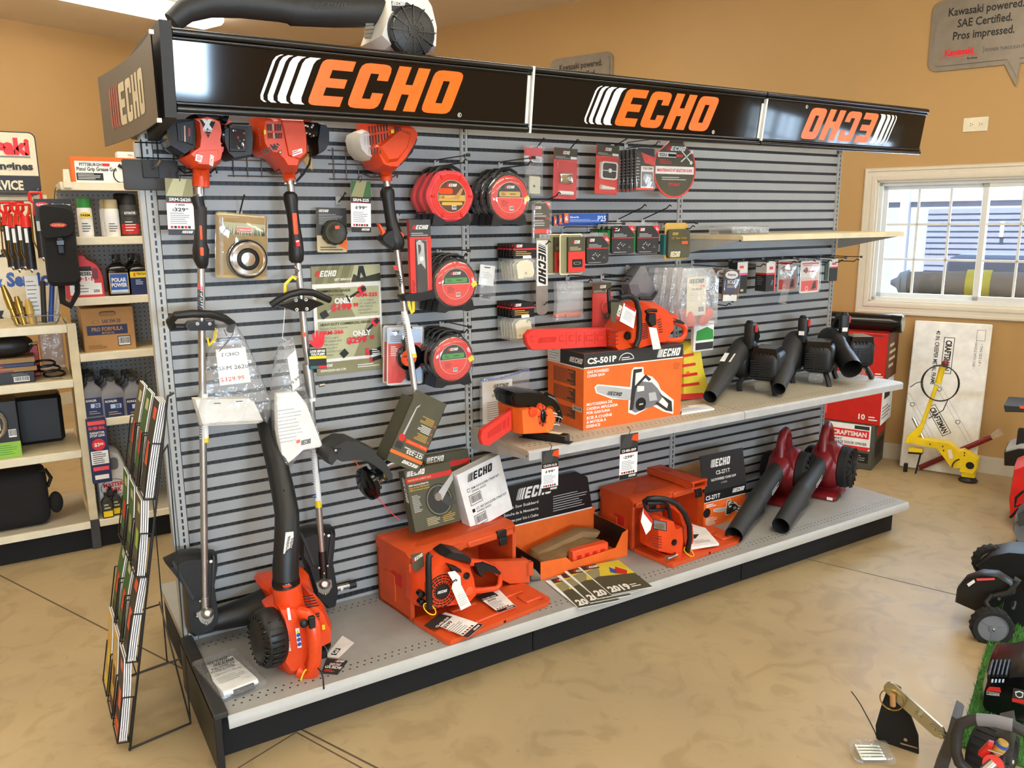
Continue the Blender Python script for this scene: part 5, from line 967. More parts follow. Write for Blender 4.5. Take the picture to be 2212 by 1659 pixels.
t,w,h = hung('part_box','slim black and white box with pink stripe','box',1592,566,1614,634,-.16); mb = t.l(); mb.box(-w / 2,0,-h / 2,w / 2,.06,h / 2,'charcoal'); mb.rect(FL,-w / 2,h * .12,w / 2,h / 2,'white'); mb.rect(FL,-w / 2,h * .08,w / 2,h * .15,'pink',2); mb.rect(FL,-w * .3,h * .3,w * .1,h * .38,'neon',2); mb.poly(rrect(-.01,-h * .44,.012,-h * .36,.004),'tan',2,FL); t.add('carton',mb)
t,w,h = hung('part_box','white black and red oblong box beside the clear holder','box',1655,564,1675,629,-.2); mb = t.l(); mb.box(-w / 2,0,-h / 2,w / 2,.07,h / 2,'charcoal'); L_ = LEFT(-w / 2,.035)
for F,a in ((FL,w / 2),(L_,.035)): mb.rect(F,-a,h * .1,a,h / 2,'white'); mb.rect(F,-a,h * .05,a,h * .11,'redpack',2)
mb.rect(FL,w * .38,-h / 2,w / 2,h / 2,'pinkred',3); mb.rect(FL,-w * .2,h * .22,w * .2,h * .32,'redpack',2); mb.lines(L_,-.025,-h * .3,.02,0,5,'grey'); mb.poly([(0,-h * .3),(w * .15,-h * .1),(w * .3,-h * .15),(w * .2,-h * .3)],'grey',2,FL); t.add('carton',mb)
t,w,h = hung('card_holder','empty clear plastic holder hanging at a slant','holder',1676,572,1712,656,-.15); mb = t.l(); mb.box(-w * .1,-.004,-h * .5,w * .34,0,h * .3,'acrylic',.001,1,RY(16)); mb.box(-w * .3,-.03,h * .2,w * .3,-.027,h * .5,'acrylic',.001,1,RY(-25)); mb.box(-w * .14,-.03,-h * .5,w * .3,0,-h * .47,'acrylic',.001,1,RY(16)); t.add('holder',mb)
t,w,h = hung('chain_card','front red and white checked chain card with handwriting','pack',1729,564,1770,632,-.21)
def ore(t,w,h):
    mb = card(t,w,h,'white',.004,.006); F = FL; mb.rect(F,-w * .44,-h * .44,w * .44,-h * .12,'redpack'); mb.rect(F,-w * .44,h * .4,w * .44,h * .45,'redpack')
    for i in range(10):
        for j in range(4): mb.rect(F,-w * .44 + i * w * .088,-h * .12 + j * h * .03,-w * .4 + i * w * .088,-h * .105 + j * h * .03,'redpack')
    mb.poly([(-w * .4,h * .2),(-w * .2,h * .33),(-w * .1,h * .2),(-w * .2,h * .12)],'darkred',1,F); mb.rect(F,-w * .1,h * .15,w * .3,h * .19,'redtext'); mb.lines(F,-w * .4,h * .34,w * .3,h * .39,1,'redtext'); mb.disc(F,-w * .15,-h * .36,.012,'white',2,r0=.009); mb.poly([(w * .1,-h * .4),(w * .35,-h * .36),(w * .3,-h * .12),(w * .16,-h * .2)],'charcoal',2,F); t.add('card',mb); shell(t,-w / 2,-h / 2,w / 2,h / 2,.012,'blister','clamshell',.005)
ore(t,w,h); dup(t.o,t.M @ T3(-.045,.11,.004),'rear red and white checked chain card')
t,w,h = hung('file_card','small white and black card with red band near the rack end','pack',1791,560,1809,607,-.2); mb = card(t,w,h,'paper',.004,.003); mb.rect(FL,-w / 2,-h / 2,w / 2,h * .1,'charcoal'); mb.rect(FL,-w / 2,h * .1,w / 2,h * .16,'redtext',2); mb.rect(FL,-w * .2,h * .24,w * .3,h * .34,'redpack',2); t.add('card',mb)
t,w,h = hung('file_card','small dark green card behind the red banded one','pack',1782,568,1795,605,-.12); mb = card(t,w,h,'darkgreen',.004,.003); t.add('card',mb)
# pack on the upper shelf
p = onY(1570,497,-.2); t = Th('pack_tray','flat clear pack lying on the narrow upper shelf','pack',(2.66,-.2,UZ)); mb = t.l(); mb.box(-.13,-.07,.0005,.13,.09,.04,'smoke',.006); t.add('clamshell',mb); mb = t.l(); mb.box(-.09,-.05,.004,.09,.06,.02,'charcoal',.004); t.add('contents',mb)
# ---------------------------------------------------------------- printed cartons
def boxq(name,label,cat,BL,BR,TL,d,m,sides=None,part='carton',hollow=False):   # each corner: pixel u, v and its y in the place
    a,b,c = onY(*BL),onY(*BR),onY(*TL); M = frame(a,b - a,c - a); w = (b - a).length; h = abs((c - a).dot(M.to_3x3() @ Vector((0,1,0))))
    t = Th(name,label,cat,M); mb = t.l()
    if hollow:
        for q in ((0,0,-.003,w,h,0),(0,0,-d,w,h,-d + .003),(0,0,-d,.003,h,0),(w - .003,0,-d,w,h,0)): mb.box(q[0],q[1],q[2],q[3],q[4],q[5],m)
    else: mb.box(0,0,-d,w,h,0,m,.0015)
    return t,mb,w,h
FI = Matrix()                                             # print frame of a boxq front
SIDE = lambda d: frame((0,0,-d),(0,0,1),(0,1,0))  # its left side, x from the back edge to the front
def sawpic(mb,F,cv,off=3,ink='grey'):                 # printed saw, cv maps the crop's points to the face
    mb.poly(cv([(1105,1010),(1130,985),(1400,1010),(1410,870),(1430,840),(1510,838),(1515,900),(1590,920),(1640,970),(1670,1030),(1790,1120),(1790,1240),(1700,1220),(1600,1170),(1450,1250),(1390,1230),(1390,1120),(1250,1110),(1120,1060)]),'white',off,F)
    mb.poly(cv([(1118,1012),(1140,995),(1420,1030),(1420,1125),(1260,1100),(1130,1055)]),'lightgrey',off + 1,F); mb.poly(cv([(1400,1200),(1420,1020),(1500,960),(1590,970),(1640,1020),(1690,1090),(1640,1160),(1450,1230)]),ink,off + 1,F)
    mb.poly(cv([(1400,1210),(1410,1060),(1425,860),(1500,852),(1495,880),(1445,890),(1440,1000),(1530,900),(1580,940),(1560,960),(1530,930),(1450,1020),(1430,1200)]),'charcoal',off + 2,F); mb.poly(cv([(1650,1060),(1770,1130),(1780,1220),(1720,1210),(1620,1150),(1640,1130),(1730,1190),(1740,1150)]),'charcoal',off + 2,F)
    a,b = cv([(1495,1155)])[0],cv([(1545,1155)])[0]; mb.disc(F,*a,(b[0] - a[0]) * .9,'black',off + 3); mb.poly(cv([(1460,1000),(1520,1000),(1520,1040),(1460,1050)]),'white',off + 3,F); mb.poly(cv([(1560,1060),(1620,1050),(1640,1120),(1570,1130)]),'lightgrey',off + 3,F)
bx,mb,w,h = boxq('saw_carton','big orange and black chain saw carton on the middle shelf','carton',(1259.5,932,-.341),(1470,898,-.352),(1258,765,-.341),.28,'orangebox')
CV = lambda L: [((x - 1022) / 838 * w,((1390 - 135 * (x - 1022) / 838) - y) / ((1390 - 135 * (x - 1022) / 838) - (730 - 90 * (x - 1022) / 838)) * h) for x,y in L]
mb.rect(FI,0,h * .825,w,h,'charcoal'); mb.rect(FI,0,h * .81,w,h * .825,'white'); mb.text(FI,'CS-501P',w * .03,h * .865,h * .075,'white',2,'l',.04,w=w * .28); mb.logo(FI,w * .72,h * .85,h * .105,'white','white',2,w * .25 / (h * .105 * LOGO_W))
mb.poly([(w * (.41 + .075 * cos(a)),h * (.87 + .09 * sin(a))) for a in [pi * i / 12 for i in range(13)]] + [(w * (.41 + .068 * cos(a)),h * (.87 + .08 * sin(a))) for a in [pi - pi * i / 12 for i in range(13)]],'white',2,FI); mb.lines(FI,w * .36,h * .86,w * .48,h * .91,2,'white',2)
for s,y in (('GAS POWERED',.745),('CHAIN SAW',.695),('MOTOSIERRA DE',.325),('CADENA IMPULSADA',.27),('POR GASOLINA',.215),('SCIE \u00c0 CHA\u00ceNE',.15),('\u00c0 MOTEUR \u00c0',.095),('ESSENCE',.04)): mb.text(FI,s,w * .03,h * y,h * .036,'white',2,'l',.03,w=w * .0165 * len(s) * 1.15)
mb.lines(FI,w * .9,h * .66,w * .98,h * .76,5,'brown',1,.2); sawpic(mb,FI,CV); F,L = frame((*CV([(1205,1075)])[0],0),Vector((*CV([(1345,1090)])[0],0)) - Vector((*CV([(1205,1075)])[0],0)),(0,1,0)),.08
mb.logo(F,0,0,h * .05,'charcoal','charcoal',5,w * .15 / (h * .05 * LOGO_W)); q = CV([(1478,1165)])[0]; mb.logo(FI,q[0],q[1],h * .022,'white','white',8,.8)
F = SIDE(.28); mb.rect(F,.1,h * .81,.28,h,'charcoal'); mb.rect(F,0,h * .82,.1,h,'white'); mb.lines(F,.01,h * .84,.09,h * .98,4,'grey',2,.2); mb.rect(F,0,h * .8,.28,h * .815,'white',2); mb.logo(F,.17,h * .86,h * .07,'white','white',2,.1 / (h * .07 * LOGO_W))
for z0,z1 in ((.56,.76),(.33,.52),(.12,.26)): mb.rect(F,.05,h * z0,.22,h * z1,'brown'); mb.lines(F,.055,h * z0,.215,h * z1,12,'orangebox',2,.4)
mb.barcode(F,.2,h * .24,.27,h * .3); bx.add('carton',mb)
mb = bx.l(); mb.box(.002,h,-.278,w - .002,h + .001,-.002,'charcoal'); bx.add('lid',mb)
# ---------------------------------------------------------------- chain saws
K = Z(1000,580,3.95)
def scab(t,pts,conv,y,d,m='redplastic',logo=None):
    mb = t.w(); solid(mb,conv(pts),y - d,y + d,m,.95,.95); s = t.add('bar_scabbard',mb)
    return s
t = Th('chain_saw','orange chain saw with long red scabbard standing on the big orange carton','chain saw',onY(1400,745,-.25)); YS = -.28
s = scab(t,[(520,570),(560,525),(610,516),(1215,503),(1222,665),(600,698),(565,690),(530,640)],K,YS,.014,'redpack')
mb = t.w()
def panelq(pts,m,off): mb.poly(PXY(K(pts),YS - .0145),m,off,FRONT(YS - .0145))
for a,b in ((575,610),(822,865),(905,945),(985,1012),(1050,1110),(1145,1195)): panelq([(a,575 - (a - 575) * .015),(b,573 - (a - 575) * .015),(b,625 - (a - 575) * .02),(a,627 - (a - 575) * .02)],'redprint',1); panelq([(a + 6,583 - (a - 575) * .015),(b,580 - (a - 575) * .015),(b,618 - (a - 575) * .02),(a + 6,620 - (a - 575) * .02)],'redpack',2)
for a in (880,965,1035,1125): panelq([(a,540),(a + 4,540),(a + 4,650),(a,652)],'redprint',1)
F,L = Fq(K([(645,630)])[0],K([(800,622)])[0],YS - .0155); mb.logo(F @ T3(L,.02,0) @ Matrix.Rotation(pi,4,'Z'),0,0,.022,'redprint','redprint',1,L / (.022 * LOGO_W)); mb.build('embossing',s)
mb = t.w(); solid(mb,K([(1320,520),(1500,285),(1600,282),(1680,335),(1720,400),(1735,500),(1690,560),(1650,625),(1400,690),(1320,640)]),-.36,-.18,'orange',.85); solid(mb,K([(1232,522),(1335,515),(1330,600),(1380,665),(1260,692),(1232,660)]),-.34,-.2,'orange',.92)
for i in range(4): q = K([(1240,545 + 34 * i),(1325,538 + 34 * i),(1325,546 + 34 * i),(1240,553 + 34 * i)]); quad(mb,q,-.342,'darkred')
cv = t.add('body',mb)
mb = t.w()
for i in range(9): quad(mb,K([(1530 - (i % 2) * 6,470 + i * 16),(1580,462 + i * 15),(1580,468 + i * 15),(1530,477 + i * 16)]),-.362,'black',1)
for i in range(6): quad(mb,K([(1655 + i * 4,440 + i * 20),(1690 + i * 3,425 + i * 22),(1692 + i * 3,431 + i * 22),(1657 + i * 4,448 + i * 20)]),-.362,'black',1)
mb.build('vent',cv); mb = t.w(); F = FRONT(-.345); p = onY(*K([(1403,573)])[0],-.345); mb.lathe([(.019,0),(.017,.008),(.01,.01)],'blackgloss',16,FRONT(-.345,p.x,p.z)); mb.build('oil_cap',cv)
mb = t.w(); p = onY(*K([(1715,595)])[0],-.345); mb.lathe([(.018,0),(.018,.012),(.008,.014)],'neon',14,FRONT(-.335,p.x,p.z)); mb.build('fuel_cap',cv)
mb = t.w(); mb.tube([onY(*K([q])[0],-.28) for q in ((1700,420),(1800,440),(1870,480),(1895,510),(1893,565),(1860,605),(1780,615),(1690,605))],[.02,.016,.014,.013,.013,.014,.014,.016],'orange',12); rh = t.add('rear_handle',mb)
mb = t.w(); solid(mb,K([(1720,400),(1850,440),(1890,465),(1880,480),(1760,450)]),-.296,-.27,'black'); solid(mb,K([(1750,395),(1810,390),(1825,415),(1790,425)]),-.29,-.27,'orange'); mb.build('grip',rh)
mb = t.w(); mb.tube([onY(*K([q])[0],-.37) for q in ((1340,250),(1390,237),(1440,240),(1480,275),(1505,380),(1508,500),(1500,600),(1470,670))],.0125,'black',12); t.add('front_handle',mb)
mb = t.w(); mb.tube([onY(*K([q])[0],-.3) for q in ((1250,340),(1240,190),(1260,178),(1335,175),(1350,190),(1355,225),(1310,300),(1285,390))],.009,'black',8); solid(mb,K([(1240,270),(1330,260),(1300,330),(1280,400),(1250,380)]),-.31,-.29,'black'); t.add('hand_guard',mb)
mb = t.w(); mb.tube([onY(*K([q])[0],-.385) for q in ((1560,370),(1600,355),(1650,360))],.008,'black',8); solid(mb,K([(1575,380),(1635,380),(1640,480),(1600,500),(1565,440)]),-.38,-.35,'black'); t.add('starter_grip',mb)
mb = t.w()
for q,m in (([(1262,285),(1362,290),(1345,400),(1290,468),(1262,440)],'olive'),([(1372,295),(1478,352),(1455,512),(1336,448)],'paper'),([(1585,500),(1650,508),(1690,685),(1622,692)],'white')): mb.prism(PXY(K(q),-.395),0,.001,m,FRONT(-.395))
quad(mb,K([(1385,300),(1478,352),(1470,372),(1378,318)]),-.3965,'redprint'); F,L = Fq(K([(1352,442)])[0],K([(1445,495)])[0],-.3965); mb.lines(F,0,.01,L,.05,7,'grey',1,.25); F,L = Fq(K([(1300,430)])[0],K([(1335,310)])[0],-.3965); mb.logo(F,0,-.018,.018,'white','redtext',1,L / (.018 * LOGO_W)); t.add('hang_tag',mb)
t = Th('chain_saw','small top handled orange chain saw on the shelf corner by the second upright','chain saw',onZ(1140,945,MS)); YS = -.33
s = scab(t,[(410,1193),(410,1370),(212,1512),(155,1500),(135,1440),(150,1375)],K,YS,.013,'redpack'); mb = t.w()
for a,b in ((215,330),(345,365),(380,395)): panelq([(a,1400 - (a - 215) * .75),(b,1400 - (b - 215) * .75),(b,1450 - (b - 215) * .6),(a,1450 - (a - 215) * .6)],'redprint',1)
mb.build('embossing',s)
mb = t.w(); solid(mb,K([(405,1175),(500,1160),(690,1165),(720,1260),(690,1350),(640,1380),(420,1392)]),-.4,-.22,'orangebox',.9); p = onY(*K([(593,1222)])[0],-.4); mb.lathe([(.02,-.01),(.02,.008),(.01,.01)],'orange',14,FRONT(-.4,p.x,p.z)); b_ = t.add('body',mb)
mb = t.w(); p = onY(*K([(690,1260)])[0],-.41); mb.lathe([(.05,-.02),(.046,.0),(.02,.004)],'orange',20,FRONT(-.4,p.x,p.z) @ Matrix.Scale(.5,4,(1,0,0))); mb.blob((p.x,-.408,p.z),(.013,.006,.03),'blackgloss')
for i in range(8): a = 2 * pi * i / 8; mb.box(.034,-.002,.0,.045,.002,.003,'black',0,1,FRONT(-.402,p.x,p.z) @ Matrix.Scale(.5,4,(1,0,0)) @ Matrix.Rotation(a,4,'Z'))
mb.build('recoil_cover',b_)
mb = t.w(); solid(mb,K([(338,1070),(368,1036),(500,1028),(640,1048),(735,1090),(760,1140),(710,1160),(500,1168),(365,1152)]),-.38,-.24,'blackgloss',.85); mb.tube([onY(*K([q])[0],-.36) for q in ((700,1090),(760,1120),(805,1185),(830,1260),(810,1310))],[.02,.018,.014,.012,.012],'blackgloss',10); t.add('top_handle',mb)
P0,P1 = onZ(1132,944,MS),onZ(1226,957,MS); t = Th('ballast','black lamp ballast with yellow and white wires lying before the small saw','ballast',frame(P0,P1 - P0,Vector((0,0,1)).cross(P1 - P0))); L = (P1 - P0).length
mb = t.l(); mb.box(0,-.018,.001,L,.024,.034,'blackgloss',.003); mb.box(-.015,-.018,.001,L + .015,.024,.003,'black'); mb.rect(TOP(.0345),L * .15,-.01,L * .85,.02,'bone'); t.add('case',mb)
R = random.Random(3)
for m,n in (('yellow',3),('white',2)):
    mb = t.l()
    for k in range(n):
        p = [Vector((L * (.02 + .1 * k),0,.03))]
        for j in range(6): p.append(Vector((L * R.uniform(-.05,.75),R.uniform(-.05,.08),R.uniform(.04,.11))))
        c = []
        for i in range(len(p) - 1):
            for s_ in range(5): u = s_ / 5; a,b2 = p[i],p[i + 1]; c.append(a.lerp(b2,u * u * (3 - 2 * u)) + Vector((0,0,.012 * sin(pi * u))))
        mb.tube(c,.0016,m,5)
    t.add('wire',mb)
t,w,h = hung('manual_bag','clear zip bag holding the white saw manual, standing on the middle shelf','bag',1036,800,1142,912,-.06)
mb = t.l(); mb.box(-w * .44,0,-h * .48,w * .16,.006,h * .32,'paper'); mb.logo(FL,-w * .24,h * .18,.018,'black','black',1,w * .32 / (.018 * LOGO_W)); mb.text(FL,'CS-310',-w * .12,h * .09,.012,'black',1,bold=.03); mb.text(FL,'CHAIN SAW',-w * .12,h * .02,.012,'black',1,bold=.03,w=w * .28); mb.lines(FL,-w * .36,-h * .44,w * .1,-h * .06,9,'grey',1,.25); t.add('manual',mb); bag(t,[(-w * .5,-h * .5),(w * .4,-h * .5),(w * .5,h * .38),(w * .48,h * .5),(w * .2,h * .44),(-w * .5,h * .4)],.02); mb = t.l(); mb.tube([(-w * .5,-.012,h * .38),(-w * .1,-.014,h * .38),(w * .2,-.012,h * .42),(w * .48,-.01,h * .48)],.0035,'blue',6); t.add('zip',mb)
t = Th('seed_bag','yellow printed bag with red base beside the big orange carton','bag',onY(1495,860,-.12)); mb = t.w(); solid(mb,[(1462,752),(1480,738),(1500,737),(1508,790),(1521,840),(1521,861),(1462,864)],-.16,-.06,'yellowpack',.9); bg = t.add('bag',mb)
mb = t.w()
for i in range(4): quad(mb,[(1466,768 + i * 21),(1498 + i * 4,762 + i * 21),(1499 + i * 4,768 + i * 21),(1466,774 + i * 21)],-.161,'redprint',1)
quad(mb,[(1464,852),(1519,848),(1520,860),(1464,863)],-.161,'redprint',1); quad(mb,[(1482,803),(1489,802),(1490,808),(1483,809)],-.161,'neon',2); mb.build('print',bg)
def sheetq(name,label,cat,pts,z,th,m,deco=None):
    w_ = [onZ(u,v,z + th) for u,v in pts]; c = sum(w_,Vector()) / len(w_); t = Th(name,label,cat,(c.x,c.y,z)); mb = t.w()
    q = [(p.x,p.y) for p in w_]; mb.prism(q,z + .0006,z + th,m)
    if deco: a,b,d_ = w_[0],w_[1],w_[3]; deco(mb,frame(a,b - a,d_ - a),(b - a).length,(d_ - a).length,z + th)
    t.add('sheet',mb); return t
sheetq('leaflet','white leaflets with blue edge lying on the shelf beside the big carton','leaflet',[(1472,893),(1543,882),(1522,872),(1474,878)],MS,.008,'paper',lambda mb,F,w,h,z: (mb.poly([(w * .1,h * .2),(w * .9,h * .1),(w * .7,h * .4),(w * .2,h * .5)],'skyblue',1,F),mb.poly([(0,h * .5),(w * .6,h * .55),(w * .6,h * .9),(0,h * .95)],'tan',1,F)))
# ---------------------------------------------------------------- black hand blowers
def mouth(mb,a,b,r): d = (b - a).normalized(); mb.tube([b,b - d * .001,b - d * .12],[r + .002,r,r * .95],'blackmatte',20,False); mb.tube([b - d * .12,b - d * .125],r,'blackmatte',20)
def pblower(label,P,yaw,long,sticker):
    t = Th('leaf_blower',label,'leaf blower',T3(*P) @ RZ(yaw) @ Matrix.Scale(1.12,4),'black blowers on the middle shelf'); m = 'black'
    mb = t.l(); mb.box(-.02,-.055,.06,.12,.1,.2,m,.03,3); mb.prism([(-.01,.17),(.11,.17),(.1,.215),(.0,.215)],-.08,.05,'blackgloss',FRONT(0)); e = t.add('engine_housing',mb); mb = t.l()
    for i in range(8): mb.box(-.008,-.058,.075 + i * .011,.085,-.053,.08 + i * .011,'rubber')
    for i in range(4): mb.box(.015 + i * .018,-.058,.178,.021 + i * .018,-.05,.192,'rubber')
    mb.box(.03,-.059,.075,.036,-.053,.16,'black'); mb.build('grille',e)
    mb = t.l(); mb.blob((-.07,.05,.15),(.06,.1,.1),'black',.8); t.add('fan_housing',mb)
    a,b = Vector((-.075,-.02,.19)),Vector((-.075,-.42,.045)) if long else Vector((-.075,-.25,.09)); d = (b - a)
    mb = t.l(); mb.tube([a - d * .1,a + d * .08,a + d * .1,a + d * .55,a + d * .58,b],[.045,.047,.044,.043,.044,.03] if long else [.045,.049,.046,.047,.049,.05],'tube' if long else 'black',20,False); mouth(mb,a,b,.028 if long else .047); t.add('nozzle',mb)
    if sticker: mb = t.l(); F = frame(a + d * .3 + Vector((-.012,-.0,.044)),d,(1,0,0)); mb.rect(F,-.01,-.02,.07,.03,'paper',1); t.add('torn_sticker',mb)
    mb = t.l(); mb.box(-.055,-.03,.2,-.012,.01,.325,m,.01,2); mb.tube([(-.033,0,.31),(-.033,.06,.3),(-.033,.1,.25),(-.05,.1,.2)],[.018,.02,.02,.022],m,10); mb.box(-.05,-.02,.315,-.018,.0,.335,m,.006); h_ = t.add('handle',mb)
    mb = t.l(); mb.box(-.012,-.01,.28,.0,.012,.315,'redprint',.003); mb.build('switch',h_)
    if not sticker: mb = t.l(); mb.rect(FRONT(-.0305),-.048,.24,-.022,.26,'white',1); mb.build('price_sticker',h_)
    mb = t.l(); mb.box(.01,-.05,.012,.08,.02,.06,'acrylic',.012,2); t.add('fuel_tank',mb)
    for s in ((-.07,-.02,0),(.1,-.04,0)): mb = t.l(); mb.tube([(s[0] * .7,.02,.09),(s[0],s[1],.03),(s[0] + .01,s[1] - .01,.0005)],.013,m,8); t.add('foot',mb)
pblower('black hand blower with torn white sticker on its long nozzle',(2.83,-.19,MS),-64,True,True); pblower('middle black hand blower with long nozzle pointing over the shelf edge',(3.235,-.2,MS),-58,True,False); pblower('black hand blower with short wide nozzle at the shelf end',(3.55,-.22,MS),-33,False,False)
# tags tied to the shelf edge
for (u0,v0,u1,v1,ti,pr,lb,su) in ((1170,972,1206,1061,'CS-310-14,16','199','price tag reading one hundred ninety nine hung from the shelf corner',None),(1339,937,1377,1033,'CS-400-18VP','299','price tag reading two hundred ninety nine hung from the shelf edge',None)):
    t,w,h = hung('price_tag',lb,'price tag',u0,v0,u1,v1,-.487,None,1); tagcard(t,w,h,ti,pr,('charcoal','darkgrey')); um = (u0 + u1) / 2; tie(t,[onY(um,v0 + 4,-.489),onY(um + 4,v0 - 8,-.489),onY(um,v0 - 14,-.487),onY(um - 3,v0 - 14,-.485)])
# ---------------------------------------------------------------- orange carry cases with saws
G5 = Z(780,1100,3.456); G2 = Z(1270,980,6.146); G4 = Z(680,830,4.424)
def case(label,P,yaw,w,d,h):
    t = Th('saw_case',label,'case',T3(*P) @ RZ(yaw)); m = 'orangecase'; o = []
    mb = t.l(); th = .012
    mb.box(0,0,0,w,d,th,m); mb.box(0,d - th,0,w,d,h,m)
    for x in (0,w - th): mb.box(x,0,0,x + th,d,h - .02,m); mb.box(x + (-.006 if x == 0 else th - .002),-.004,0,x + (.01 if x == 0 else th + .006),.02,h - .04,m,.004); mb.box(x + (-.005 if not x else th - .002),d * .45,.04,x + (.002 if not x else th + .005),d * .8,h * .55,m,.004)
    mb.loft([[(x,y,z) for y,z in ((0,h - .045),(0,h - .015),(.025,h),(d - .02,h),(d,h - .02),(d,h - .045))] for x in (-.004,w * .06,w * .94,w + .004)],m,False)
    for a,b in ((.02,.48),(.52,.98)): mb.box(w * a,-.012,h - .05,w * b,.02,h - .018,m,.007)
    mb.poly([(w * .1,.05),(w * .5,.03),(w * .9,.05),(w * .6,d * .7),(w * .4,d * .7)],m,3,TOP(h)); mb.box(-.003,d * .25,h * .42,.0,d * .55,h * .6,'redprint'); t.add('shell',mb)
    for x in (.16,.8): mb = t.l(); mb.box(w * x,-.02,h - .045,w * x + .05,.0,h - .012,'black',.004); mb.box(w * x + .004,-.018,h - .075,w * x + .046,-.006,h - .04,'black',.003,1,T3(0,-.01,0)); t.add('latch',mb)
    mb = t.l(); D = .25; mb.prism([(-.005,-.015),(.0,-D + .02),(.01,-D),(w - .03,-D),(w,-D + .02),(w + .01,-.06),(w - .02,-.015)],.001,.02,m)
    for q in ((.04,-.2,.1,-.05),(.14,-.08,.26,-.05),(.3,-.12,.48,-.04),(.16,-.21,.36,-.19),(.42,-.21,.5,-.14)): mb.box(q[0] * w / .53,q[1],.018,q[2] * w / .53,q[3],.029,m,.004)
    for q in ((.1,-.225),(.48,-.225)): mb.box(q[0],q[1],.0195,q[0] + .03,q[1] + .012,.021,'redprint',.001)
    mb.box(w * .5,-D - .001,.004,w * .5 + .012,-D + .002,.014,'black'); t.add('lid',mb); return t
c1 = case('open orange saw case carrying the olive blade kit boxes',(.766,-.325,ZD + .001),7.5,.53,.26,.285); c2 = case('open orange saw case with the loose orange scabbard on top',(1.955,-.262,ZD + .001),4,.51,.235,.26)
t = Th('chain_saw','orange chain saw with round black emblem sitting in the case under the olive boxes','chain saw',onY(960,1290,-.36)); YS = -.41
mb = t.w(); solid(mb,G5([(388,500),(480,370),(600,328),(780,388),(815,470),(835,600),(790,655),(690,685),(540,705),(470,725),(390,700)]),-.42,-.27,'orange',.86); b_ = t.add('body',mb)
mb = t.w(); p = onY(*G5([(605,612)])[0],-.422); F = FRONT(-.42,p.x,p.z)
for r in (.034,.045,.056,.067): mb.tube([F @ Vector((r * cos(a),r * sin(a),.001)) for a in [2 * pi * i / 24 for i in range(25)]],.0025,'black',5,False)
for i in range(20): mb.box(.026,-.0012,-.001,.068,.0012,.0045,'orange',0,1,F @ RZ(18 * i))
mb.disc(F,0,0,.031,'black',9); mb.logo(F,-.023,-.006,.011,'white','white',10,1.0); mb.build('recoil_cover',b_)
mb = t.w(); solid(mb,G5([(580,330),(640,290),(740,310),(800,350),(800,380),(650,350)]),-.4,-.3,'black'); mb.build('air_cover',b_)
mb = t.w(); mb.tube([onY(*G5([q])[0],-.44) for q in ((520,335),(505,350),(503,450),(507,600),(512,740))],.0125,'black',12); t.add('front_handle',mb)
mb = t.w(); mb.tube([onY(*G5([q])[0],-.36) for q in ((800,395),(900,400),(1000,440),(1040,480),(1035,560),(1010,590),(900,605),(810,610))],[.018,.014,.013,.012,.012,.012,.013,.016],'orange',12); rh = t.add('rear_handle',mb); mb = t.w(); solid(mb,G5([(820,388),(900,385),(1000,425),(1042,470),(1035,485),(960,460),(890,460),(885,500),(860,480)]),-.38,-.34,'black'); mb.build('grip',rh)
mb = t.w(); solid(mb,G5([(640,408),(700,425),(745,450),(745,470),(700,460),(690,490),(670,450)]),-.45,-.42,'black'); t.add('starter_grip',mb)
for q in ((785,495),(450,635),(455,695)): mb = t.w(); p = onY(*G5([q])[0],-.42); mb.lathe([(.014,-.02),(.014,.006),(.006,.008)],'blackgloss',14,FRONT(-.42,p.x,p.z)); t.add('cap',mb)
mb = t.w(); p = onY(*G5([(805,608)])[0],-.42); mb.lathe([(.018,-.02),(.018,.004),(.008,.006)],'neon',14,FRONT(-.42,p.x,p.z)); t.add('fuel_cap',mb)
mb = t.w(); solid(mb,G5([(870,385),(980,380),(1240,372),(1252,540),(1100,550),(1040,520)]),-.3,-.265,'orangecase',.97); mb.box(*onY(1137,1246,-.3),*(onY(1152,1214,-.3) + Vector((0,.03,0))),'orangecase'); t.add('bar_scabbard',mb)
mb = t.w(); mb.prism(PXY(G5([(1260,430),(1300,450),(1345,500),(1330,525),(1270,525)]),-.285),-.003,.003,'steel',FRONT(-.285)); t.add('bar_tip',mb)
mb = t.w(); mb.prism(PXY(G5([(645,470),(700,460),(740,500),(745,560),(822,715),(745,755),(675,590),(685,540)]),-.46),0,.001,'white',FRONT(-.46)); F,L = Fq(G5([(700,555)])[0],G5([(690,520)])[0],-.4615); mb.text(F,'3',L / 2,-.012,.02,'black',1,bold=.03); F,L = Fq(G5([(740,740)])[0],G5([(810,705)])[0],-.4615); mb.lines(F,0,.005,L,.06,6,'lightgrey',1,.25); t.add('hang_tag',mb)
ring(t,onY(*G5([(512,745)])[0],-.46),.02,((1,.3,0),(0,1,.5)),'yellow',.0024,'yellow_tag',.03)
mb = t.w(); mb.prism(PXY(G5([(370,340),(460,318),(475,420),(405,475),(380,420)]),-.38),0,.001,'olive',FRONT(-.38)); F,L = Fq(G5([(385,400)])[0],G5([(465,345)])[0],-.3815); mb.logo(F,0,0,.014,'white','redtext',1,L / (.014 * LOGO_W)); t.add('booklet',mb)
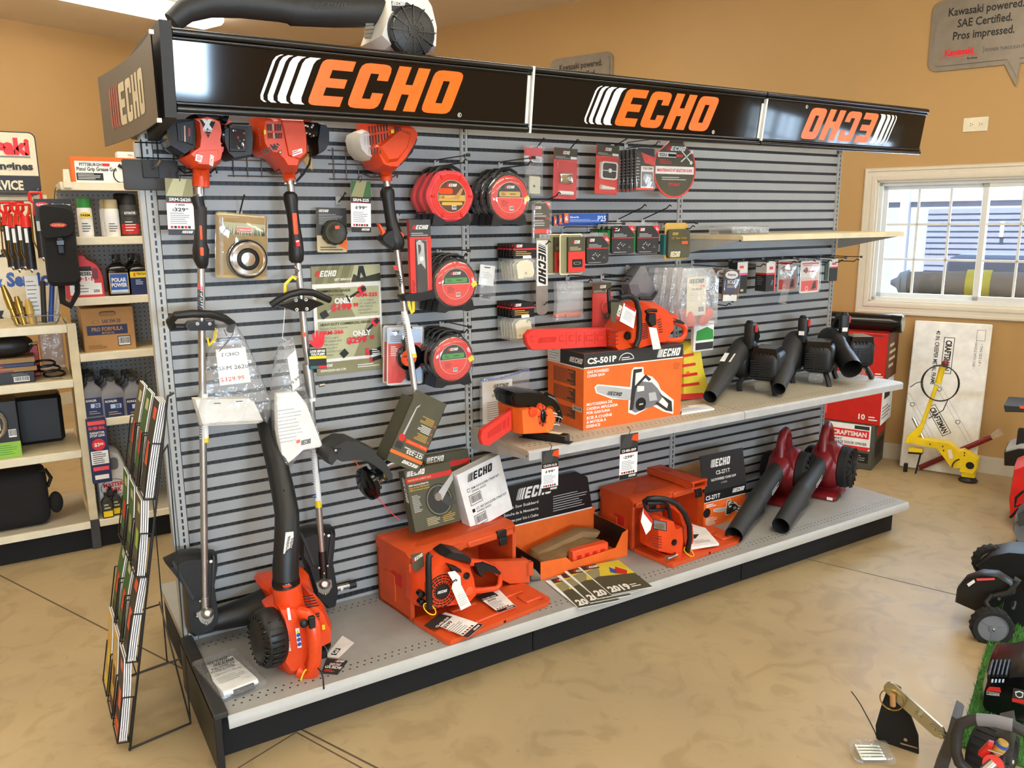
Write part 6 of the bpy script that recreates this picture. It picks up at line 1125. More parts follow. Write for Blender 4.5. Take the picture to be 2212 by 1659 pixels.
def flat_tag(label,pts,z):
    def deco(mb,F,w,h,zz): mb.rect(F,0,h * .7,w,h,'charcoal'); mb.text(F,'CS-400-18VP',w / 2,h * .72,h * .06,'white',2,bold=.03,w=w * .8); mb.text(F,'$299',w * .45,h * .58,h * .08,'black',1,bold=.03,w=w * .5); mb.lines(F,w * .1,h * .22,w * .85,h * .54,6,'grey',1,.3); mb.rect(F,0,0,w,h * .12,'black'); mb.logo(F,w * .5,h * .03,h * .05,'white','white',2,w * .4 / (h * .05 * LOGO_W)); [mb.rect(F,w * (.1 + i * .15),h * .14,w * (.2 + i * .15),h * .19,'redprint' if i % 2 else 'charcoal') for i in range(5)]
    sheetq('price_tag',label,'price tag',pts,z,.0012,'paper',deco)
ZL = ZD + .032
flat_tag('price tag lying at the front corner of the case lid',G5([(800,960),(912,862),(630,768),(510,842)]),ZL); flat_tag('price tag lying on the case lid beside the hang tag numbered three',G5([(1030,772),(1158,728),(1030,600),(860,648)]),ZL)
# saw in the second case
t = Th('chain_saw','orange chain saw with grey muffler plate sitting on the second case lid','chain saw',onY(1445,1190,-.42)); YS = -.44
mb = t.w(); solid(mb,G2([(820,890),(860,800),(1040,850),(1070,960),(1160,930),(1170,1120),(1150,1320),(1000,1290),(830,1250),(830,1070)]),-.45,-.32,'orange',.95)
for i in range(5): quad(mb,G2([(838,1075 + 34 * i),(980,1100 + 36 * i),(980,1112 + 36 * i),(838,1086 + 34 * i)]),-.4515,'darkred',1)
quad(mb,G2([(868,872),(1045,905),(1045,1030),(868,1000)]),-.4515,'black',1); quad(mb,G2([(875,880),(1035,910),(1035,1020),(875,990)]),-.4515,'grey',2); quad(mb,G2([(880,940),(960,920),(1010,950),(1000,1000),(900,985)]),-.4515,'steel',3); b_ = t.add('body',mb)
mb = t.w(); solid(mb,G2([(1090,715),(1200,720),(1300,900),(1318,1100),(1290,1230),(1200,1240),(1165,1100),(1160,950)]),-.43,-.3,'orange',.85)
for i in range(9): quad(mb,G2([(1190,1040 + 20 * i),(1270 - abs(i - 4) * 5,1045 + 20 * i),(1270 - abs(i - 4) * 5,1052 + 20 * i),(1190,1048 + 20 * i)]),-.4315,'black',1)
for i in range(4): quad(mb,G2([(1200 + i * 14,1000 - i * 20),(1260 + i * 8,1010 - i * 10),(1262 + i * 8,1020 - i * 10),(1202 + i * 14,1010 - i * 20)]),-.4315,'black',1)
mb.build('recoil_cover',b_)
mb = t.w(); mb.tube([onY(*G2([q])[0],y) for q,y in (((745,640),-.38),((800,600),-.4),((900,590),-.42),((1040,605),-.43),((1170,660),-.45),((1280,790),-.46),((1345,950),-.46),((1355,1120),-.46),((1320,1300),-.45))],.0125,'black',12); t.add('front_handle',mb)
mb = t.w(); mb.tube([onY(*G2([q])[0],-.41) for q in ((745,650),(770,740),(830,760),(1040,730))] ,.008,'black',8); mb.tube([onY(*G2([q])[0],-.42) for q in ((780,660),(1000,650),(1060,690),(1085,800),(1105,900))],.009,'black',8); t.add('hand_guard',mb)
mb = t.w(); p = onY(*G2([(1150,1180)])[0],-.455); mb.lathe([(.015,-.02),(.015,.006),(.006,.008)],'blackgloss',14,FRONT(-.45,p.x,p.z)); t.add('oil_cap',mb)
mb = t.w(); mb.prism(PXY(G2([(735,720),(860,890),(830,1010),(770,1075),(700,900)]),-.46),0,.001,'paper',FRONT(-.46)); quad(mb,G2([(735,720),(860,890),(850,930),(740,790)]),-.4615,'redprint'); t.add('hang_tag',mb)
ring(t,onY(*G2([(1340,1305)])[0],-.47),.018,((1,0,0),(0,1,.45)),'yellow',.0024,'yellow_tag',.03)
mb = MB(); P = onZ(*G2([(1110,1400)])[0],ZL); mb.tube([P + Vector((-.03,0,.01)),P + Vector((-.01,0,.01)),P + Vector((.02,.002,.01)),P + Vector((.035,.003,.01))],[.011,.007,.007,.0095],'steel',12); mb.tube([P + Vector((.0,.0,.008)),P + Vector((.06,.04,.006))],.004,'darksteel',6); one('spark_plug_wrench',mb,'steel spark plug wrench lying on the second case lid','wrench',T3(0,0,-.001))
sheetq('manual','white saw manual lying on the second case lid','manual',G2([(1370,1245),(1740,1190),(1560,985),(1370,930)]),ZL,.012,'paper',lambda mb,F,w,h,z: (mb.lines(F,w * .1,h * .6,w * .8,h * .9,3,'grey',1,.4),mb.poly([(w * .2,h * .3),(w * .5,h * .28),(w * .8,h * .42),(w * .5,h * .45),(w * .3,h * .45)],'charcoal',2,F),mb.lines(F,w * .3,h * .1,w * .9,h * .22,3,'grey',1,.3)))
P0,P1 = onZ(1388,1012,.445),onZ(1512,1056,.445); t = Th('bar_scabbard','loose hollow orange scabbard lying across the second saw case','scabbard',frame(P0 + Vector((0,0,.002)),P1 - P0,Vector((0,0,1)).cross(P1 - P0))); L = (P1 - P0).length; mb = t.l()
mb.box(0,-.045,.002,L,.045,.006,'orangecase'); mb.box(0,-.045,.03,L,.045,.034,'orangecase'); [mb.box(0,s * .043 - .003,.002,L,s * .043 + .003,.034,'orangecase') for s in (-1,1)]; mb.box(0,-.045,.002,.01,.045,.034,'orangecase'); mb.box(L - .02,-.052,-.001 + .002,L,.052,.008,'orange',.002); mb.box(L - .02,-.052,.028,L,.052,.04,'orange',.002); mb.logo(TOP(.034),L * .3,-.012,.024,'redprint','redprint',1,.9); t.add('sleeve',mb)
# olive blade kits, white strap kit, upside down trimmer carton
def kitbox(BL,BR,TL,label):
    t,mb,w,h = boxq('blade_kit_box',label,'box',BL,BR,TL,.045,'olive'); mb.rect(FI,0,h * .78,w,h * .86,'redprint'); mb.logo(FI,w * .03,h * .885,h * .085,'white','white',2,w * .4 / (h * .085 * LOGO_W)); mb.text(FI,'GENUINE REPLACEMENT PARTS',w * .04,h * .805,h * .03,'tan',2,'l',.02,w=w * .5)
    for i,(s,m) in enumerate((('SRM Universal Blade Kit','white'),('Equipo de Hoja SRM Universal','gold'),('SRM Kit Universel de Lame','gold'))): mb.text(FI,s,w * .04,h * (.725 - .04 * i),h * .026,m,2,'l',.02,w=w * .42)
    c = (w * .62,h * .42); mb.disc(FI,*c,w * .3,'charcoal',1,28); mb.disc(FI,*c,w * .27,'oliveprint',2,28,r0=w * .25); mb.poly([(c[0] - w * .03,c[1] + h * .1),(c[0] + w * .05,c[1] - h * .02),(w,h * .7),(w,h * .8)],'lightgrey',4,FI); mb.poly([(w * .5,h * .52),(w * .62,h * .66),(w * .98,h * .3),(w * .8,h * .28)],'darkgrey',3,FI); mb.disc(FI,c[0] - w * .02,c[1] + h * .05,w * .075,'steel',5)
    mb.lines(FI,w * .06,h * .3,w * .25,h * .58,12,'lightgrey',1,.4); mb.lines(FI,w * .28,h * .05,w * .58,h * .18,5,'tan',1,.35); mb.lines(FI,w * .62,h * .05,w * .92,h * .2,5,'gold',1,.35); F = SIDE(.045); mb.logo(F @ T3(.034,h * .9,0) @ Matrix.Rotation(-pi / 2,4,'Z'),0,-.012,.018,'white','white',1,h * .42 / (.018 * LOGO_W)); t.add('carton',mb)
kitbox((*G4([(962,1420)])[0],-.25),(*G4([(1400,1305)])[0],-.22),(*G4([(785,838)])[0],-.17),'front olive blade kit box leaning on the orange case'); kitbox((*G4([(1120,1340)])[0],-.13),(*G4([(1540,1240)])[0],-.11),(*G4([(985,700)])[0],-.07),'rear olive blade kit box behind the leaning one')
t,mb,w,h = boxq('strap_kit_box','white shoulder strap kit box standing on the orange case','box',(*G4([(1497,1408)])[0],-.2),(*G4([(1895,1190)])[0],-.17),(*G4([(1500,800)])[0],-.17),.06,'paper'); mb.logo(FI,w * .18,h * .8,h * .13,'black','black',2,w * .6 / (h * .13 * LOGO_W))
for i,s in enumerate(('SRM SHOULDER STRAP KIT','GT, SRS SHOULDER STRAP KIT')):
    z = h * (.66 - .36 * i); mb.text(FI,s,w * .22,z,h * .038,'black',1,'l',.02,w=w * (.66 if i == 0 else .72)); mb.text(FI,'999442-0020%d' % i,w * .22,z - h * .055,h * .036,'black',1,'l',.01,w=w * .33); mb.rect(FI,w * .13,z - h * .02,w * .19,z + h * .04,'black'); i == 0 and mb.rect(FI,w * .138,z - h * .012,w * .182,z + h * .032,'paper',2); mb.rect(FI,w * .13,z - h * .26,w * .4,z - h * .08,'black',1); mb.barcode(FI,w * .14,z - h * .25,w * .39,z - h * .09,2)
t.add('carton',mb)
t,mb,w,h = boxq('trimmer_carton','olive trimmer carton hung upside down round the curved shaft','carton',(*G4([(680,722)])[0],-.29),(*G4([(985,850)])[0],-.29),(*G4([(930,112)])[0],-.27),.1,'olive',hollow=True); F = T3(w,h,0) @ Matrix.Rotation(pi,4,'Z')
mb.logo(F,w * .06,h * .9,h * .05,'white','white',2,w * .5 / (h * .05 * LOGO_W)); mb.rect(F,0,h * .82,w,h * .87,'orangebox'); mb.text(F,'GT-225',w * .06,h * .745,h * .055,'white',2,'l',.03,w=w * .5); mb.text(F,'CURVED SHAFT TRIMMER',w * .06,h * .715,h * .02,'white',2,'l',.02,w=w * .6); mb.rect(F,w * .02,h * .6,w * .7,h * .66,'orange',1); mb.text(F,'Why Buy a Curved Shaft?',w * .05,h * .62,h * .022,'tan',2,'l',.01,w=w * .6); mb.poly(rrect(w * .72,h * .68,w * .94,h * .78,.006),'charcoal',1,F)
for i in range(3): mb.lines(F,w * .14,h * (.45 - .13 * i),w * .55,h * (.56 - .13 * i),5,'white' if i % 2 else 'gold',1,.4,i); mb.rect(F,w * .06,h * (.52 - .13 * i),w * .1,h * (.545 - .13 * i),'orange')
mb.poly([(w * .8,h * .6),(w * .86,h * .6),(w * .8,h * .12),(w * .72,h * .06),(w * .72,h * .09),(w * .77,h * .13)],'lightgrey',1,F); mb.poly(rrect(w * .74,h * .56,w * .93,h * .66,.01),'redprint',2,F); t.add('carton',mb); mb = t.l(); mb.box(-.004,h,-.1,w * .5,h + .002,-.098,'olive',0,1,RX(-8)); mb.box(0,h - .002,-.004,w,h + .03,-.002,'olive',0,1,T3(0,0,-.0)); t.add('flap',mb)
# scabbard display carton
X0,X1,YA,YB = 1.405,1.9,-.285,-.03; t = Th('display_carton','orange and black counter carton with saw scabbards between the two cases','carton',(1.65,-.15,ZD)); mb = t.w(); z = ZD + .001; m = 'orangebox'
mb.box(X0,YA,z,X1,YB,z + .004,m); mb.prism([(X0,z),(X1,z),(X1,z + .13),(X1 - .03,z + .12),(X1 - .07,z + .055),(X0 + .17,z + .045),(X0 + .14,z + .075),(X0,z + .085)],0,.004,m,FRONT(YA)); mb.box(X1 - .004,YA,z,X1,YB,z + .13,m); mb.box(X1 - .006,YA + .004,z + .004,X1 - .004,YB,z + .13,'black'); mb.box(X0,YA,z,X0 + .004,YB,z + .085,'black'); mb.logo(LEFT(X0,YA + .1),-.06,z + .03,.03,'white','white',1,.8); mb.box(X0 - .12,YB - .004,z,X1,YB,z + .17,m); t.add('tray',mb)
mb = t.w(); pr = [(X0 - .16,z + .17),(X1 - .02,z + .17),(X1 - .05,z + .33),(X1 - .12,z + .37),(X0 - .1,z + .36),(X0 - .16,z + .3)]; mb.prism(pr,0,.004,'black',FRONT(YB - .004)); mb.rect(FRONT(YB - .008),X0 - .16,z + .165,X1 - .02,z + .172,'white'); F = FRONT(YB - .0085); mb.logo(F,X0 + .03,z + .29,.055,'white','white',1,.95)
for i,s in enumerate(('Chain Saw Scabbard','Estuche de la Motosierra','Fourreau pour Scie \u00e0 Cha\u00eene')): mb.text(F,s,X0 + .06,z + .255 - .032 * i,.014,'white',1,'c',.01,w=.19)
mb.lines(F,X0 + .24,z + .19,X1 - .04,z + .275,7,'lightgrey',1,.3); t.add('back_board',mb)
mb = MB(); mb.box(X0 + .19,YA + .012,z + .006,X1 - .1,YA + .055,z + .085,'neon',.006); [mb.box(X0 + .21 + i * .045,YA + .0105,z + .04,X0 + .235 + i * .045,YA + .0125,z + .06,'redprint') for i in range(4)]; one('bar_scabbard',mb,'orange scabbard standing in the front slot of the counter carton','scabbard')
for i,(a,b,lb) in enumerate(((.04,.055,'front folded kraft paper pad in the counter carton'),(.1,.085,'rear folded kraft paper pad in the counter carton'))): mb = MB(); solid(mb,[(X0 + .06,z + .03 + i * .01),(X1 - .1 + i * .03,z + .05 + i * .012),(X1 - .07 + i * .02,z + b),(X1 - .16,z + b + .03),(X0 + .07,z + .045 + i * .02)],YA + a + .03,YA + a + .09,'kraft',.94,.98,raw=True); one('paper_pad',mb,lb,'paper')
for i in range(4):
    dx,dy = ((0,0),(-105,30),(-160,62),(-245,100))[i]; q = G5([(1870 + dx,638 + dy),(2175 + dx,578 + dy),(1900 + dx,390 + dy),(1620 + dx,435 + dy)])
    def dec(mb,F,w,h,z): mb.rect(F,0,0,w,h,'olive'); mb.poly([(0,h),(w,h),(w,h * .5),(w * .5,h * .55),(0,h * .62)],'yellowpack',2,F); mb.poly([(0,h * .8),(w * .4,h * .9),(w * .2,h * .6),(0,h * .55)],'khaki',3,F); mb.poly([(w * .55,h * .6),(w * .75,h * .8),(w * .9,h * .62),(w * .8,h * .5)],'redprint',3,F); mb.poly([(w * .5,h * .65),(w * .6,h * .82),(w * .68,h * .7),(w * .6,h * .58)],'blue',4,F); mb.text(F,'2019',w * .05,h * .06,h * .17,'white',4,'l',.05,w=w * .5); mb.lines(F,w * .58,h * .08,w * .82,h * .2,2,'white',4); mb.rect(F,0,h * .86,w * .4,h,'charcoal',4); mb.logo(F,w * .1,h * .89,h * .07,'white','redtext',5,.7)
    sheetq('brochure',('topmost autumn coloured brochure of the fan on the deck edge','second brochure of the fan on the deck edge','third brochure of the fan on the deck edge','lowest brochure of the fan, nearest the orange case lid')[i],'brochure',q,ZD + .012 - .003 * i,.0028,'paper',dec)
# second small carton with its flap up
t,mb,w,h = boxq('saw_carton','open black and orange saw carton behind the blower nozzle','carton',(1519,1142,-.235),(1608,1118,-.242),(1519,1066,-.235),.2,'orangebox'); mb.rect(FI,0,h * .72,w,h,'black'); mb.rect(FI,0,h * .7,w,h * .72,'white'); mb.text(FI,'CS-271T',w * .2,h * .78,h * .12,'white',2,'c',.03,w=w * .34); mb.logo(FI,w * .66,h * .82,h * .12,'white','white',2,w * .3 / (h * .12 * LOGO_W)); mb.lines(FI,w * .05,h * .56,w * .3,h * .66,2,'white',1,.5); mb.lines(FI,w * .05,h * .04,w * .34,h * .28,6,'white',1,.5); mb.disc(FI,w * .07,h * .42,h * .13,'black',2,ry=h * .13)
sawpic(mb,FI,lambda L: [(w * (.22 + (x - 1105) / 690 * .72),h * (.2 + (1250 - y) / 420 * .45)) for x,y in L],3,'black'); t.add('carton',mb); mb = t.l(); F = T3(0,h,0) @ RX(-12); mb.box(-.004,0,-.003,w + .004,.19,0,'black',0,1,F); mb.logo(F,w * .2,.12,.04,'white','white',1,.9); mb.text(F,'CS-271T',w * .48,.08,.02,'white',1,bold=.02); mb.text(F,'GAS POWERED CHAIN SAW',w * .48,.05,.013,'white',1,bold=.02,w=w * .6); mb.text(F,'(1 UNIT)',w * .48,.03,.008,'white',1); t.add('flap',mb); mb = t.l(); mb.box(-.06,h,-.2,w * .8,h + .11,-.197,'cardboard',0,1,T3(0,h,-.2) @ RX(-30) @ T3(0,-h,.2)); t.add('rear_flap',mb)
# dark red blowers
def rblower(label,P,yaw):
    t = Th('leaf_blower',label,'leaf blower',T3(*P) @ RZ(yaw) @ Matrix.Scale(1.06,4),'dark red blowers on the lower deck'); m = 'darkred'
    mb = t.l(); V = frame((-.06,.09,.16),(0,1,0),(0,0,1)); mb.lathe([(.05,-.01),(.115,.0),(.13,.03),(.13,.085),(.115,.115),(.06,.12)],m,30,V); mb.box(-.075,-.06,.0005,.075,.16,.03,m,.012,2); mb.box(-.06,.04,.02,.055,.14,.1,m,.02,2); t.add('volute',mb)
    mb = t.l(); mb.tube([(-.02,-.09,.17),(-.02,-.02,.2),(-.02,.03,.22)],[.052,.06,.07],m,18); mb.prism([(-.075,.2),(.055,.2),(.03,.3),(-.05,.3)],-.06,.02,m,FRONT(0)); t.add('outlet',mb)
    mb = t.l(); mb.tube([(-.02,-.01,.24),(-.02,-.005,.33),(-.02,.02,.375),(-.02,.07,.38),(-.02,.105,.35),(-.02,.11,.27)],[.03,.024,.022,.021,.022,.028],m,12); t.add('handle',mb)
    mb = t.l(); F = frame((.06,.09,.16),(0,1,0),(0,0,1)); mb.lathe([(.112,0),(.11,.035),(.085,.055),(.03,.06),(.03,.068),(.002,.068)],'rubber',30,F)
    for i in range(20): mb.box(.03,-.003,.05,.108,.003,.06,'black',0,1,F @ RZ(18 * i))
    t.add('fan_cover',mb); mb = t.l(); mb.blob((-.1,.1,.16),(.05,.07,.09),'rubber',.8); t.add('engine_housing',mb)
    a,b = Vector((-.02,-.05,.195)),Vector((-.02,-.66,.043)); d = b - a; mb = t.l(); mb.tube([a,a + d * .03,a + d * .48,a + d * .5,a + d * .53,b],[.05,.047,.047,.05,.046,.042],'tube',20,False); mouth(mb,a,b,.039); n = t.add('nozzle',mb); mb = t.l(); mb.box(-.006,-.42,.035,.006,-.3,.07,'tube',.003,1,T3(0,0,.01)); mb.build('nozzle_fin',n)
    mb = t.l(); F = frame(a + d * .28 + Vector((.0475,0,0)),-d,(0,0,1)); mb.rect(F,-.05,-.012,.05,.012,'paper',2); mb.rect(F,-.046,-.009,.046,.009,'black',3); mb.lines(F,-.04,-.006,.04,.006,2,'white',4); mb.build('label',n); mb = t.l(); mb.rect(RIGHT(.0765,.0,.0),-.04,.006,.04,.026,'charcoal',1); mb.rect(FRONT(-.0605),.03,.008,.06,.024,'white',1); t.add('sticker',mb)
rblower('dark red blower beside the open black and orange carton',(3.078,-.208,ZD),-67); rblower('dark red blower nearest the deck end with its nozzle toward the lip',(3.37,-.262,ZD),-68)
# ---------------------------------------------------------------- orange blower with its upright tube
H = Z(540,1180,5.185); t = Th('leaf_blower','bright orange handheld blower with tall black tube standing on the lower deck','leaf blower',onY(640,1450,-.42))
mb = t.w(); solid(mb,H([(200,720),(240,690),(330,640),(600,620),(640,500),(720,530),(800,620),(850,760),(890,830),(885,1000),(760,1060),(640,1240),(600,1400),(500,1430),(380,1435),(310,1330),(330,1200),(250,900)]),-.44,-.27,'orange',.82); solid(mb,H([(330,700),(560,680),(640,800),(650,1200),(560,1420),(420,1420),(340,1300),(400,1000)]),-.46,-.38,'orange',.8); b_ = t.add('housing',mb)
mb = t.w(); mb.tube([onY(*H([q])[0],-.37) for q in ((455,720),(425,560),(405,430))],[.055,.051,.05],'orange',22); mb.box(*(onY(*H([(380,470)])[0],-.43) + Vector((0,0,0))),*(onY(*H([(470,440)])[0],-.43) + Vector((0,.03,0))),'orange',.004); t.add('outlet',mb)
mb = t.w(); pth = [(618,1268,-.37,.046),(617,1225,-.36,.046),(620,1165,-.34,.0445),(620,1110,-.3,.043),(611,1060,-.25,.0415),(599,1005,-.2,.039),(586,955,-.14,.037),(571,893,-.07,.035)]; mb.tube([onY(u,v,y) for u,v,y,r in pth],[r for *_,r in pth],'black',22); mb.tube([onY(618,1262,-.37),onY(617.5,1254,-.368),onY(617.4,1249,-.368)],[.049,.049,.047],'blackgloss',22); tb = t.add('blower_tube',mb)
mb = t.w(); quad(mb,[(617,1150),(634,1148),(634,1166),(627,1198),(612,1196)],-.388,'white'); F,L = Fq((616,1194),(622,1156),-.3895); mb.text(F,'ROTATIONAL',L / 2,-.009,.009,'black',1,bold=.03,w=L * .95); mb.text(F,'CONTROL',L / 2,-.022,.009,'black',1,bold=.03,w=L * .75); mb.build('label',tb)
mb = t.w()
for i in range(5): mb.tube([onY(612,1060 + 5 * i,-.29),onY(634,1058 + 5 * i,-.27)],.004,'black',6)
mb.build('rib',tb)
c = onY(*H([(215,1020)])[0],-.40); F = frame(c,(.35,-1,0),(0,.12,1)) @ RY(-12); mb = t.w(); mb.blob((0,0,0),(.094,.106,.05),'black',1,.6,28,10,F)
for i in range(26): mb.box(.04,-.0028,.03,.088,.0028,.046,'blackgloss',.001,1,F @ RZ(360 / 26 * i)); mb.box(.09,-.0028,-.02,.1,.0028,.025,'blackgloss',.001,1,F @ RZ(360 / 26 * i))
t.add('fan_cover',mb)
mb = t.w(); mb.tube([onY(*H([q])[0],y) for q,y in (((560,740),-.44),((640,770),-.47),((705,870),-.49),((728,1050),-.5),((728,1250),-.5),((705,1410),-.49),((640,1440),-.47),((550,1400),-.45))],[.022,.024,.026,.024,.023,.024,.026,.028],'orange',14); hd = t.add('handle',mb); p = onY(*H([(605,865)])[0],-.5); mb = t.w(); mb.blob((p.x,-.5,p.z),(.015,.012,.016),'black'); q = onY(*H([(693,850)])[0],-.51); mb.box(q.x - .011,-.518,q.z - .022,q.x + .011,-.5,q.z + .022,'black',.003); mb.build('switch',hd)
mb = t.w(); quad(mb,H([(505,920),(550,912),(578,1130),(532,1138)]),-.4625,'white',4); [mb.disc(FRONT(-.4625),*PXY(H([(540 + i * 5,990 + i * 52)]),-.4625)[0],.0075,'blue',6,12) for i in range(3)]; quad(mb,H([(512,972),(532,928),(550,968)]),-.4625,'yellow',6); quad(mb,H([(410,690),(440,686),(462,822),(428,826)]),-.4625,'paper',4); quad(mb,H([(738,880),(778,872),(790,950),(748,960)]),-.446,'skyblue',2); quad(mb,H([(805,880),(838,876),(840,930),(808,936)]),-.446,'yellow',2); F,L = Fq(H([(372,965)])[0],H([(405,1185)])[0],-.4615); mb.logo(F,0,0,.017,'bone','bone',2,L / (.017 * LOGO_W)); mb.build('decal',b_)
mb = t.w()
for i in range(5): quad(mb,H([(588 + i * 8,560 + i * 30),(700 + i * 18,540 + i * 28),(706 + i * 18,552 + i * 28),(592 + i * 8,574 + i * 30)]),-.4425,'black',2)
for i in range(3): quad(mb,H([(730,755 + i * 30),(775,742 + i * 30),(778,758 + i * 30),(733,772 + i * 30)]),-.4425,'black',2)
mb.build('vent',b_); mb = t.w(); solid(mb,H([(765,1090),(830,1120),(830,1290),(800,1370),(765,1330)]),-.4,-.3,'black'); solid(mb,H([(815,1060),(890,1030),(895,1100),(860,1155)]),-.38,-.34,'blackgloss'); t.add('carburettor',mb); ring(t,onY(*H([(605,1460)])[0],-.49),.026,((.4,0,1),(1,.6,0)),'yellow',.003,'yellow_tag',.013)
t = Th('leaf_blower','second orange blower lying behind with a black cone nozzle','leaf blower',onY(590,1260,-.14)); mb = t.w(); solid(mb,H([(95,430),(130,385),(270,362),(520,310),(640,300),(690,480),(560,620),(230,690),(180,560)]),-.23,-.09,'orange',.85); t.add('housing',mb); mb = t.w(); mb.tube([onY(583,1303,-.12),onY(540,1318,-.1),onY(470,1338,-.085),onY(405,1345,-.07)],[.066,.056,.042,.036],'black',20); t.add('nozzle',mb)
t = Th('attachment_shaft','short silver shaft end with black cap showing behind the trimmer guard','shaft',onY(750,1266,-.045)); mb = t.w(); mb.tube([onY(690,1280,-.045),onY(757,1264,-.045)],.013,'steel',14); mb.tube([onY(734,1270,-.045),onY(739,1269,-.045)],.0135,'paper',14); t.add('tube',mb); mb = t.w(); mb.tube([onY(754,1265,-.045),onY(768,1261,-.045)],.016,'black',14); t.add('cap',mb)
# loose papers on the deck
B6 = Z(340,1130,3.318); q = [onZ(*p,ZD + .03) for p in B6([(455,1225),(745,1115),(685,885),(425,975)])]; F = frame(q[0],q[1] - q[0],q[3] - q[0]); w,h = (q[1] - q[0]).length,(q[3] - q[0]).length; t = Th('manual_bag','clear bag with curled white blower manual lying on the deck by the end panel','bag',T3(q[0].x,q[0].y,ZD) @ F.to_3x3().to_4x4()); mb = t.l()
mb.loft([[(x,y,z) for y,z in ((0,.02),(.01,.008),(.04,.003),(h,.002),(h,.016),(.03,.03),(.008,.03))] for x in (.01,w - .01)],'paper',False); F = T3(0,.03,.0305); [mb.logo(F @ T3(w * (.2 + .1 * i),h * (.73 - .1 * i),0) @ RX(-3),0,0,.022,'charcoal','charcoal',1,w * .55 / (.022 * LOGO_W)) for i in (0,1)]; mb.text(F,'PB-250LN',w * .5,h * .54,.014,'charcoal',1,bold=.02); mb.text(F,'POWER BLOWER',w * .45,h * .46,.016,'charcoal',1,bold=.02,w=w * .6); mb.text(F,"Operator's Manual",w * .5,h * .36,.014,'charcoal',1,skew=.3,w=w * .66); mb.lines(F,w * .15,h * .12,w * .85,h * .3,4,'grey',1,.25); t.add('manual',mb); mb = t.l(); mb.box(-.01,-.02,.0005,w + .015,h + .03,.036,'bag',.015,2); t.add('bag',mb); mb = t.l(); mb.tube([(w * .3,.0,.015),(w * .8,.0,.015)],.011,'charcoal',10); t.add('contents',mb)
sheetq('hang_tag','white hang tag numbered three on the deck beside the orange blower','tag',H([(840,1235),(990,1250),(1165,1080),(1035,1000)]),ZD,.002,'white',lambda mb,F,w,h,z: (mb.rect(F @ Matrix.Rotation(.0,4,'Z'),w * .3,h * .1,w * .7,h * .4,'black'),mb.text(F,'3',w * .5,h * .15,h * .2,'white',2,bold=.03)))
sheetq('quick_start_guide','black quick start guide lying beside the orange blower','booklet',H([(800,1410),(980,1425),(1092,1280),(860,1250)]),ZD,.006,'charcoal',lambda mb,F,w,h,z: (mb.text(F,'QUICK START',w * .5,h * .5,h * .16,'white',1,bold=.03,w=w * .7),mb.text(F,'GUIDE',w * .5,h * .3,h * .16,'white',1,bold=.03),mb.logo(F,w * .3,h * .75,h * .14,'white','redtext',1,.7),mb.lines(F,w * .1,h * .06,w * .8,h * .22,2,'orange',1)))
mb = MB(); P = onY(*B6([(1190,1150)])[0],YD - .016); mb.tube([P + Vector((0,.05,.032)),P + Vector((0,.01,.036)),P + Vector((0,-.001,.02)),P + Vector((0,-.001,-.02))],.003,'black',6); one('cable_tie',mb,'black cable tie looped over the deck lip','cable tie')
# clear bags tied to the trimmer handles
t = Th('guard_bag','clear bag with white price sheet and curved white shield tied to the trimmer handle','bag',onY(500,760,-.14)); mb = t.w(); solid(mb,[(468,700),(507,699),(527,731),(543,765),(566,821),(584,866),(584,889),(577,916),(568,911),(430,918),(425,890),(445,800)],-.19,-.1,'bag',.9); t.add('bag',mb)
mb = t.w(); q = B7([(556,908),(840,885),(893,1218),(597,1252)]); mb.prism(PXY(q,-.175),0,.001,'paper',FRONT(-.175)); F,L = Fq(q[3],q[2],-.1765); H_ = pxm(q[0][1],q[3][1],q[0][0],-.175); mb.text(F,'ECHO',L * .42,H_ * .8,H_ * .1,'charcoal',1,w=L * .55); mb.text(F,'SRM 2620',L * .48,H_ * .42,H_ * .11,'charcoal',1,w=L * .95); mb.text(F,'$329.99',L * .42,H_ * .1,H_ * .12,'redpack',1,w=L * .78); t.add('price_sheet',mb)
mb = t.w(); solid(mb,B7([(335,1372),(860,1362),(920,1400),(1005,1585),(960,1605),(412,1632)]),-.165,-.115,'whiteplastic',.96); quad(mb,B7([(540,1418),(605,1416),(605,1424),(540,1426)]),-.166,'black'); quad(mb,B7([(750,1400),(815,1396),(815,1404),(750,1408)]),-.166,'black'); t.add('shield',mb); tie(t,[onY(*p) for p in ((484,712,-.13),(490,725,-.15),(497,731,-.17),(503,722,-.15),(505,709,-.12))]); tie(t,[onY(497,731,-.17),onY(473,760,-.185)])
t = Th('paper_bag','narrow clear bag full of white papers tied to the split shaft trimmer','bag',onY(635,860,-.17)); mb = t.w(); solid(mb,[(608,742),(632,732),(645,790),(664,860),(698,968),(668,972),(650,975),(625,1010),(609,1012),(593,940),(587,860),(596,790)],-.23,-.15,'bag',.9); t.add('bag',mb); mb = t.w(); solid(mb,[(594,850),(640,845),(660,870),(697,965),(655,972),(622,1000),(608,1000),(596,930)],-.212,-.175,'paper',.94); F,L = Fq((604,960),(660,950),-.213); mb.lines(F,0,.0,L,.13,10,'lightgrey',1,.2); F,L = Fq((650,962),(672,957),-.213); mb.logo(F,0,0,.018,'charcoal','charcoal',2,L / (.018 * LOGO_W)); quad(mb,[(640,951),(648,949),(648,956),(640,958)],-.2135,'neon',3); t.add('paper',mb)
